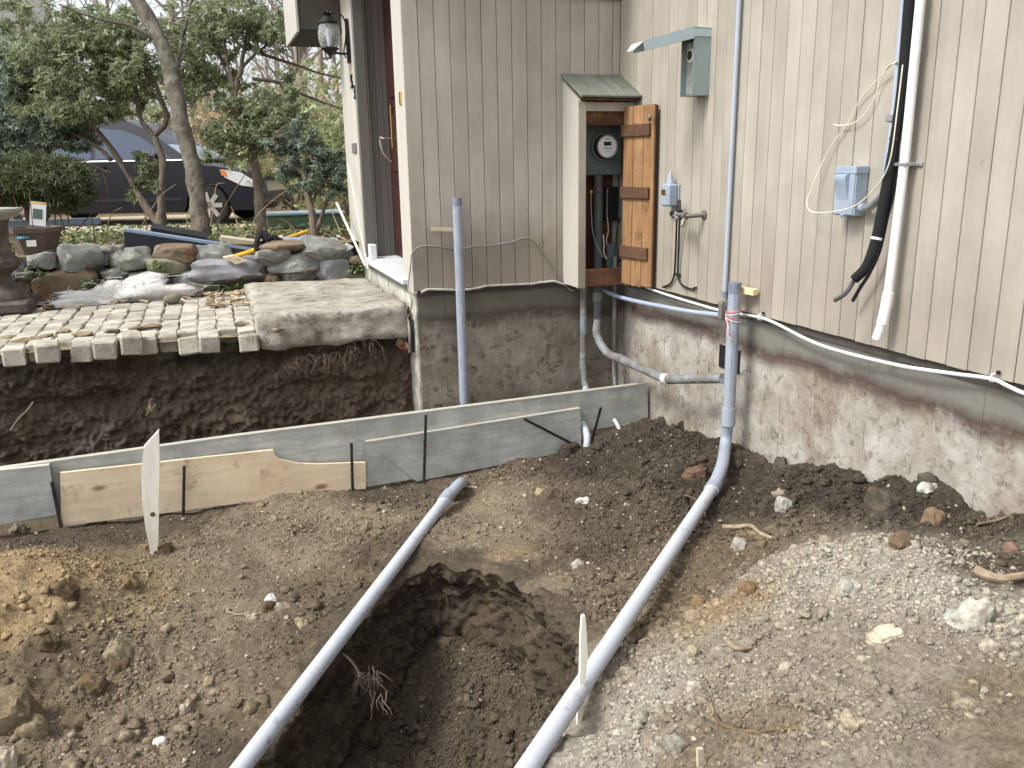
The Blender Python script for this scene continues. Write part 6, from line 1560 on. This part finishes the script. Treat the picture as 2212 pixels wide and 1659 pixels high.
g = G(); a = [vp(5.06, y, z) for y, z in ((-.6, .55), (.6, .55), (.6, .72), (-.6, .72))]; g.add(a + [p + hd * .06 for p in a], [(0, 1, 2, 3), (7, 6, 5, 4), (0, 4, 5, 1), (1, 5, 6, 2), (2, 6, 7, 3), (3, 7, 4, 0)])
mk('grille', g, M['chrome'], van)
AX = np.stack([hd, np.array([0, 0, 1.0]), lf], 1)
for x_ in (.95, 4.2):
    for sd_ in (-1, 1):
        c_ = vp(x_, sd_ * .86, .335)
        wh = mk('wheel', G().lathe([(.22, -.11), (.31, -.11), (.335, -.08), (.335, .08), (.31, .11), (.22, .11)], c_, 32, AX), M['tyre'], van, True)
        mk('rim', G().lathe([(.225, -.105 * 1), (.235, -.1), (.2, -.06), (.2, .06), (.235, .1), (.225, .105)], c_, 32, AX), M['black_metal'], wh, True)
        for k in range(7):
            a_ = k * 2 * math.pi / 7; o_ = lf * sd_ * .112
            e0_ = c_ + o_; e1_ = c_ + o_ + (hd * math.cos(a_) + np.array([0, 0, 1]) * math.sin(a_)) * .225
            mk('spoke', G().beam(e0_, e1_, .02, .075, up=tuple(lf)), M['chrome'], wh)

# ================================================================== trees and shrubs
M['bark'] = pmat('grey_bark', srgb(70, 63, 56), srgb(116, 108, 97), 10, 0.95, .7, 34, (1, 1, .35), vary=.05, dirt=srgb(150, 156, 136), dirt_amt=.5, dirt_scale=9, bdist=.03)
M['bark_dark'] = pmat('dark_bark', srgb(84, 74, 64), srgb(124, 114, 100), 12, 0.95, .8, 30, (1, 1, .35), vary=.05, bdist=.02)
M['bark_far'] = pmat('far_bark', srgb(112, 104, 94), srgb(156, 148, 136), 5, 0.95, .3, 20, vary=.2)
def limb(g, pts, rs, sm=5, n_=10):
    P = [dep(x, y, d) if d > 0 else None for x, y, d in pts]
    rr_ = random.Random(int(pts[0][0] * 7 + pts[-1][1]))
    return g.tube(P, rs, n_, sm)
_wh = None
def whorls(g, C, seed, size, n_leaf=8, droop=.35, wid=.30):
    """rosettes of long evergreen leaves at the points C"""
    r_ = np.random.default_rng(seed); C = np.asarray(C); k = n_leaf; n_ = len(C)
    base = np.array([[0, 0, 0], [.35, .5, .03], [.75, .42, -.02], [1, 0, -.08], [.75, -.42, -.02], [.35, -.5, .03]])
    def rot(a, ax):
        c, s = np.cos(a), np.sin(a); R_ = np.zeros(a.shape + (3, 3)); i, j = [(1, 2), (2, 0), (0, 1)][ax]
        R_[..., ax, ax] = 1; R_[..., i, i] = c; R_[..., j, j] = c; R_[..., i, j] = -s; R_[..., j, i] = s; return R_
    sh = (n_, k); L = size * r_.uniform(.7, 1.2, sh)
    b = base[None, None] * np.stack([L, L * wid, L], -1)[:, :, None, :]
    b[..., 2] -= b[..., 0] ** 2 / L[..., None] * (droop * r_.uniform(.3, 1.6, sh))[..., None]
    tilt = rot(r_.normal(0, .6, n_), 1) @ rot(r_.normal(0, .6, n_), 0)
    a0 = r_.uniform(0, 6.28, n_)[:, None] + np.arange(k) * 6.28 / k
    R_ = tilt[:, None] @ rot(a0, 2) @ rot(r_.uniform(-.6, .5, sh), 1) @ rot(r_.normal(0, .3, sh), 0)
    V = np.einsum('nkij,nkvj->nkvi', R_, b) + C[:, None, None, :]
    V = V.reshape(-1, 6, 3); F = np.arange(V.shape[0] * 6).reshape(-1, 6)
    g.v.append(V.reshape(-1, 3)); g.f += [tuple(q) for q in (F + g.n).tolist()]; g.n += V.shape[0] * 6
def crown(blobs, seed, dens):
    """points spread through uneven blobs (picture centre x, y, radius x, y, distance, depth radius)"""
    r_ = np.random.default_rng(seed); out = []
    for (x, y, rx, ry, d, rd, k) in blobs:
        m_ = int(k * dens * 4.4)
        # sub-clumps so that gaps and bright and dark clusters form
        nc = max(5, m_ // 11); cc = r_.normal(size=(nc, 3)); cc /= np.linalg.norm(cc, axis=1)[:, None]; cc *= r_.random((nc, 1)) ** .45
        for i in range(m_):
            q = cc[r_.integers(nc)] + r_.normal(0, .11, 3)
            out.append(dep(x + q[0] * rx, y + q[1] * ry, d + q[2] * rd))
    return np.array(out)
def tree(name, base, label, limbs, blobs, mat_leaf, seed, size=.1, dens=1.0, bark='bark_dark', n_leaf=8, cat='shrub', group=None, twigs=60, wid=.3):
    b = dep(*base); t = thing(name, tuple(b), label, cat, group)
    g = G()
    for pts, rs in limbs: limb(g, pts, rs, 8, 14)
    for V_ in g.v:        # knobbly bark
        V_ += (np.stack([vnoise(V_[:, 2] * 9 + V_[:, 0] * 14, V_[:, 1] * 14, 3), vnoise(V_[:, 2] * 9 + V_[:, 1] * 14, V_[:, 0] * 14, 4), 0 * V_[:, 0]], 1) * .028 + np.stack([vnoise(V_[:, 2] * 30 + V_[:, 0] * 50, V_[:, 1] * 50, 5), vnoise(V_[:, 2] * 30 + V_[:, 1] * 50, V_[:, 0] * 50, 6), 0 * V_[:, 0]], 1) * .014)
    mk('trunk', g, M[bark], t, 'all')
    if blobs:
        C = crown(blobs, seed, dens)
        g = G(); whorls(g, C, seed, size, n_leaf, wid=wid)
        mk('crown', g, M[mat_leaf], t)
        r_ = np.random.default_rng(seed); g = G()
        ends = [dep(*p) for pts, rs in limbs for p in pts[len(pts) // 2:]]
        for i in range(twigs):
            c = C[r_.integers(len(C))]; e = min(ends, key=lambda q: np.linalg.norm(q - c)); mid_ = (c + e) / 2 + r_.normal(0, .05, 3)
            g.tube([e, mid_, c], [.008, .006, .003], 5, 2)
        mk('twigs', g, M[bark], t, kind='stuff')
    return t
# the slanting grey trunk
tree('slanting_tree', (440, 540, 8.3), 'slanting grey tree trunk with flaking bark rising in front of the van', [
    ([(441, 545, 8.3), (437, 500, 8.3), (430, 450, 8.3), (422, 395, 8.3), (406, 320, 8.3), (390, 260, 8.3), (376, 190, 8.3), (364, 140, 8.3), (348, 95, 8.3), (322, 45, 8.3), (288, -10, 8.3), (240, -80, 8.3)], [.112, .094, .084, .08, .078, .076, .078, .074, .072, .076, .07, .06]),
    ([(376, 190, 8.3), (384, 130, 8.5), (400, 60, 8.6), (420, -20, 8.7)], [.024, .02, .016, .012]),
    ([(348, 95, 8.3), (290, 60, 8.2), (210, 40, 8.1), (130, 10, 8.0)], [.024, .018, .012, .007])], None, None, 1, bark='bark', cat='tree')
tree('rhododendron', (347, 480, 9.0), 'leggy rhododendron with forked curving stems left of the slanting trunk', [
    ([(350, 500, 9.0), (347, 440, 9.0), (351, 347, 9.0), (333, 295, 9.0)], [.05, .042, .036, .032]),
    ([(333, 295, 9.0), (305, 257, 9.0), (295, 208, 9.0), (278, 167, 9.0), (222, 135, 9.0), (180, 100, 9.0)], [.03, .026, .024, .02, .016, .01]),
    ([(333, 295, 9.0), (362, 257, 8.95), (347, 215, 8.9), (326, 167, 8.9), (305, 139, 8.9), (280, 60, 8.9)], [.028, .026, .022, .02, .016, .01]),
    ([(345, 490, 9.0), (300, 420, 9.1), (257, 347, 9.2), (215, 288, 9.2), (160, 230, 9.2), (110, 170, 9.2)], [.04, .034, .032, .028, .022, .012]),
    ([(240, 345, 9.2), (200, 310, 9.3), (150, 285, 9.3)], [.022, .018, .012])],
    [(230, 70, 130, 60, 9.0, .6, 210), (120, 120, 110, 80, 9.0, .6, 180), (270, 140, 80, 70, 8.9, .5, 120), (130, 220, 120, 60, 9.2, .6, 170), (225, 225, 70, 40, 9.2, .5, 80), (330, 200, 40, 60, 9.3, .4, 40), (60, 40, 80, 50, 9.3, .5, 40), (310, 380, 40, 60, 9.1, .3, 44), (390, 50, 50, 60, 9.6, .4, 40)],
    'rhodo', 21, .052, 1.0)
tall = tree('rhododendron', (562, 482, 8.8), 'tall rhododendron between the slanting trunk and the entry wall', [
    ([(566, 505, 8.8), (560, 440, 8.8), (555, 382, 8.8), (545, 312, 8.8), (555, 250, 8.9), (548, 180, 8.9)], [.055, .048, .044, .04, .03, .024]),
    ([(545, 312, 8.8), (520, 250, 8.8), (507, 201, 8.8), (521, 149, 8.8), (535, 69, 8.8), (540, 0, 8.8)], [.03, .03, .028, .024, .018, .012]),
    ([(507, 201, 8.8), (490, 130, 8.8), (485, 60, 8.8)], [.018, .014, .008]),
    ([(507, 201, 8.8), (460, 90, 8.9), (400, 60, 9.0), (370, 48, 9.0)], [.016, .014, .01, .006]),
    ([(521, 149, 8.8), (560, 110, 8.8), (600, 84, 8.8), (640, 80, 8.8)], [.016, .014, .01, .006])],
    [(500, 40, 110, 60, 8.8, .5, 150), (590, 60, 60, 60, 8.8, .5, 70), (440, 90, 70, 70, 9.0, .5, 80), (560, 235, 90, 45, 8.8, .5, 110), (500, 300, 80, 60, 8.8, .5, 105), (600, 260, 60, 55, 8.7, .4, 66), (420, 170, 50, 60, 9.1, .4, 46), (620, 190, 36, 36, 8.9, .3, 18), (480, 180, 50, 40, 9.0, .4, 34)],
    'rhodo', 22, .052, 1.0)
for pts in ([(548, 110, 8.8), (600, 128, 8.9), (640, 140, 9.0), (690, 158, 9.0), (745, 170, 9.0)], [(545, 170, 8.8), (600, 178, 8.9), (640, 198, 9.0), (700, 222, 9.0), (750, 238, 8.9)]):
    mk('branch', G().tube([dep(*q) for q in pts], [.02, .016, .014, .011, .009], 7, 4), M['bark_dark'], tall, True)
tree('rhododendron', (677, 500, 7.9), 'small rhododendron beside the entry wall with bent bare lower stems', [
    ([(682, 515, 7.9), (672, 450, 7.9), (660, 382, 7.9), (625, 350, 7.9), (597, 335, 7.9), (590, 300, 7.9)], [.035, .03, .026, .022, .018, .01]),
    ([(680, 512, 7.9), (700, 450, 7.9), (715, 400, 7.9), (725, 360, 7.9)], [.022, .018, .014, .01]),
    ([(672, 450, 7.9), (690, 400, 7.9), (690, 350, 7.9)], [.016, .014, .008])],
    [(705, 355, 42, 40, 7.9, .3, 60), (640, 300, 50, 50, 8.0, .35, 60), (660, 380, 60, 36, 7.9, .3, 52), (600, 310, 36, 32, 8.0, .3, 26), (722, 410, 26, 26, 7.8, .2, 20)],
    'rhodo_dark', 23, .05, 1.0)
tree('rhododendron', (40, 420, 9.6), 'dense dark rhododendron filling the left edge behind the yew', [
    ([(60, 470, 9.6), (70, 400, 9.6), (100, 330, 9.6), (70, 250, 9.6), (40, 160, 9.6)], [.06, .05, .045, .035, .02]),
    ([(70, 400, 9.6), (20, 330, 9.6), (-20, 250, 9.6)], [.035, .03, .02])],
    [(30, 190, 110, 70, 9.6, .6, 230), (90, 270, 110, 60, 9.6, .6, 200), (-30, 280, 90, 70, 9.6, .6, 120), (150, 300, 60, 30, 9.6, .5, 60), (20, 120, 60, 40, 9.6, .5, 36)],
    'rhodo_dark', 24, .052, 1.0)
# clipped yew in front of the van
b = dep(60, 470, 7.6); t = thing('yew_shrub', tuple(b), 'low clipped yew bush in front of the van at the left edge', 'shrub')
g = G()
for k in range(7): limb(g, [(60 + 6 * k, 480, 7.6), (50 + 12 * k, 430, 7.55), (20 + 26 * k, 395, 7.5)], [.018, .014, .008])
mk('trunk', g, M['bark_dark'], t, 'all')
r_ = np.random.default_rng(77); g = G(); C = []
for i in range(1500):
    q = r_.normal(size=3); q /= np.linalg.norm(q); q *= .72 + .3 * r_.random() + .08 * math.sin(q[0] * 9 + q[2] * 7)
    if q[1] > .55: continue
    C.append(dep(75 + q[0] * 115 + 8 * math.sin(i), 385 + q[1] * 52 + 5 * math.sin(q[0] * 7 + q[2] * 4), 7.55 + q[2] * .42))
for i in range(900):
    q = r_.normal(size=3); q /= np.linalg.norm(q); q *= .7 + .34 * r_.random()
    C.append(dep(-30 + q[0] * 110, 392 + q[1] * 60, 7.6 + q[2] * .4))
for i in range(380):
    q = r_.normal(size=3); q /= np.linalg.norm(q); q *= .6 + .5 * r_.random()
    C.append(dep(120 + q[0] * 80, 420 + q[1] * 36, 7.55 + q[2] * .35))
whorls(g, C, 78, .075, 11, .1, .13); mk('crown', g, M['yew'], t)
# bare arching stems in the bed
ARCH = [([(470, 510), (478, 460), (560, 340), (610, 352)], 8.2), ([(540, 510), (560, 460), (640, 400), (690, 415)], 8.0), ([(4, 440), (20, 392), (60, 380), (110, 350)], 7.4), ([(165, 500), (190, 470), (232, 430), (222, 370)], 7.6), ([(120, 490), (118, 430), (122, 370), (118, 330)], 7.7), ([(150, 490), (140, 430), (128, 380)], 7.7), ([(205, 520), (200, 480), (192, 455)], 7.6), ([(240, 530), (232, 490), (244, 460), (262, 448)], 7.5), ([(305, 490), (322, 460), (350, 420), (380, 398)], 7.9), ([(318, 495), (312, 460), (304, 432)], 7.8), ([(455, 490), (462, 440), (468, 400), (485, 395)], 8.1), ([(520, 500), (505, 460), (498, 445)], 8.0), ([(640, 500), (620, 480), (600, 470)], 7.6), ([(735, 500), (722, 470), (715, 450)], 7.0), ([(410, 505), (404, 470), (420, 420), (430, 395)], 7.9), ([(140, 500), (128, 450), (135, 390), (160, 345), (230, 370), (240, 372)], 7.6)]
SL = ['long bare stem arching over in front of the van\'s headlight', 'bare stem arching towards the small rhododendron by the entry wall', 'bare stem bending over the yew at the far left', 'dark bare stem leaning up in front of the van\'s rear door', 'upright bare stem just right of the yew', 'bare stem crossing beside the upright one right of the yew', 'short bare stem behind the brown plant pot', 'dark crooked bare stem above the left end of the dark panel', 'bare stem leaning right, between the forked rhododendron stems and the slanting trunk', 'short curled bare stem above the dark panel', 'dark bare stem just right of the slanting trunk', 'short bare stem behind the black straps on the wall', 'low bare stem behind the yellow tools', 'dark short bare stem close to the entry wall', 'bare stem just left of the slanting trunk\'s foot', 'tall bare stem looping over beside the yew']
for i, (pts, d) in enumerate(ARCH):
    mk('sapling', G().tube([dep(x, y, d) for x, y in pts], [.0068 * (1 - .6 * k / (len(pts) - 1)) for k in range(len(pts))], 6, 5), M['twig'] if i % 3 else M['twig_dark'], None, True, SL[i], 'stem', 'bare stems in the garden bed')
# ---------------------------------------------------------------- woodland and far things
woods = []
r_ = np.random.default_rng(5)
g = G(); k = 0
for i in range(24):
    px_ = r_.uniform(-60, 780); d = r_.uniform(19, 42); b = dep(px_, 440, d); b[2] = -.15
    h_ = r_.uniform(7, 12); R0 = r_.uniform(.05, .17); lean = r_.normal(0, .35, 2)
    t = thing('woodland_tree', tuple(b), 'bare grey woodland tree far beyond the van', 'tree', 'bare trees beyond the drive')
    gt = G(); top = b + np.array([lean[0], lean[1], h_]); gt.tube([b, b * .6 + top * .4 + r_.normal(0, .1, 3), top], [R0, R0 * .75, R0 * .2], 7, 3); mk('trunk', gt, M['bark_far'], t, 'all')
    gc = G()
    for _ in range(26):
        f_ = r_.uniform(.1, .95); q = b + (top - b) * f_; a = r_.uniform(0, 6.28); L = r_.uniform(.6, 2.2) * (1.1 - f_ * .6)
        e = q + np.array([math.cos(a) * L, math.sin(a) * L, L * r_.uniform(.4, 1.3)]); gc.tube([q, (q + e) / 2 + r_.normal(0, .08, 3), e], [R0 * .3, R0 * .2, .006], 4, 2)
        for _ in range(3):
            s0 = q + (e - q) * r_.uniform(.3, 1); e2 = s0 + np.array([r_.normal(0, .4), r_.normal(0, .4), r_.uniform(.2, .8)]); gc.tube([s0, e2], [.012, .004], 3)
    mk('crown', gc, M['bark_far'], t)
def far_shrub(px_, d, w_, h_, mat, n_, label, seed, group='shrubs beyond the drive'):
    b = dep(px_, 440, d); b[2] = -.1
    t = thing('far_shrub', tuple(b), label, 'shrub', group); rr_ = np.random.default_rng(seed)
    gt = G()
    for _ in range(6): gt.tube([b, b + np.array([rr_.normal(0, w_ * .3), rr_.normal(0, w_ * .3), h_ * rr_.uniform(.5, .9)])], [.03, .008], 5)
    mk('trunk', gt, M['bark_far'], t)
    n_ *= 3; q = rr_.normal(size=(n_, 3)); q /= np.linalg.norm(q, axis=1)[:, None]; q *= rr_.random((n_, 1)) ** .5
    lump = 1 + .35 * np.sin(q[:, 0] * 6 + seed) * np.cos(q[:, 2] * 5)
    C = b + np.stack([q[:, 0] * w_ * lump, q[:, 1] * w_ * .7, h_ * .55 + q[:, 2] * h_ * .5 * lump], 1)
    g = G(); whorls(g, C, seed, .085, 5, .2, .45); mk('crown', g, M[mat], t)
for i, (px_, d, w_, h_, mt, n_) in enumerate(((700, 15, 1.6, 2.5, 'hedge', 420), (640, 17, 1.6, 2.2, 'hedge', 340), (745, 13.5, .9, 1.7, 'hedge', 200), (560, 19, 1.8, 2.6, 'hedge2', 220), (470, 20, 1.6, 2.2, 'hedge2', 160), (380, 21, 1.8, 3.0, 'hedge', 260), (230, 21, 2.2, 3.8, 'hedge', 360), (90, 22, 2.4, 4.0, 'rhodo', 360), (760, 19, 2.0, 2.8, 'hedge2', 200), (-30, 20, 2.0, 3.6, 'rhodo', 240), (690, 24, 2.6, 3.4, 'hedge', 300), (600, 26, 2.6, 3.6, 'rhodo', 260), (500, 27, 3.0, 4.2, 'hedge', 280), (300, 28, 3.2, 5.0, 'rhodo', 300))):
    far_shrub(px_, d, w_, h_, mt, n_, ['pale green loose shrub beside the entry wall, nearest of the far shrubs', 'pale shrub just left of the one by the entry wall', 'low pale shrub half hidden by the entry wall', 'russet shrub behind the van\'s nose', 'russet thin shrub behind the van\'s windscreen', 'greenish shrub behind the slanting trunk', 'wide green shrub behind the van\'s roof', 'large dark shrub behind the left rhododendron', 'russet shrub far behind the entry wall', 'dark shrub at the far left edge', 'distant pale thicket behind the lantern', 'distant dark thicket behind the tall rhododendron', 'distant pale thicket behind the windscreen', 'tall distant dark thicket behind the van'][i], 300 + i)
# neighbour's white clapboard house, top left
nb = dep(20, 120, 33); nbh = thing('neighbour_house', (nb[0] - 3.0, nb[1], -.1), 'white clapboard house far behind the trees at the top left', 'house')
M['white_clap'] = pmat('white_clapboard', srgb(214, 220, 224), srgb(232, 236, 238), 2, .7, .1, 40, vary=.05)
mk('wall', G().span((nb[0] - 7, nb[1], -.2), (nb[0] + .9, nb[1] + 6, 5.6)), M['white_clap'], nbh)
cbm = mesh('clapboard', G().box((0, 0, 0), (7.9, .03, .24), M=rotm(.10, 0, 0)), M['white_clap'])
for k in range(24): put('clapboard', cbm, nbh, (nb[0] - 3.05, nb[1] - .02, .1 + k * .23))
mk('roof', G().prism([(-.5, 5.5), (3, 7.8), (6.5, 5.5)], (nb[0] - 7.3, nb[1], 0), (0, 1, 0), (0, 0, 1), -8.5), M['trim_dark'], nbh)
wn_ = mk('window', G().span((nb[0] - 1.6, nb[1] - .08, 2.2), (nb[0] - .5, nb[1] - .03, 3.8)), M['glass_sky_tint'], nbh)
mk('window_frame', G().span((nb[0] - 1.7, nb[1] - .1, 3.8), (nb[0] - .4, nb[1] - .03, 3.92)).span((nb[0] - 1.7, nb[1] - .1, 2.1), (nb[0] - .4, nb[1] - .03, 2.2)).span((nb[0] - 1.08, nb[1] - .1, 2.2), (nb[0] - 1.02, nb[1] - .03, 3.8)), M['white_clap'], wn_)
# edging timber and pale box in the bed
q = dep(130, 480, 8.3); mk('edging_timber', G().beam(q + np.array([-.5, .1, .0]), q + np.array([.35, .0, .0]), .06, .1), M['panel_edge'], None, False, 'pale blue-grey timber edging behind the brown pot', 'edging')
q = dep(655, 470, 10.5); ub = thing('utility_box', tuple(q), 'low green utility box with pale lid in the bed near the entry wall', 'utility box')
M['ubox'] = pvc_mat('green_utility_box', srgb(112, 132, 104), .6)
mk('box_base', G().span(q + np.array([-.45, -.25, -.12]), q + np.array([.45, .25, .04]), .02), M['ubox'], ub)
mk('box_lid', G().span(q + np.array([-.48, -.27, .04]), q + np.array([.48, .27, .075]), .012), M['box_green_lt'], ub)
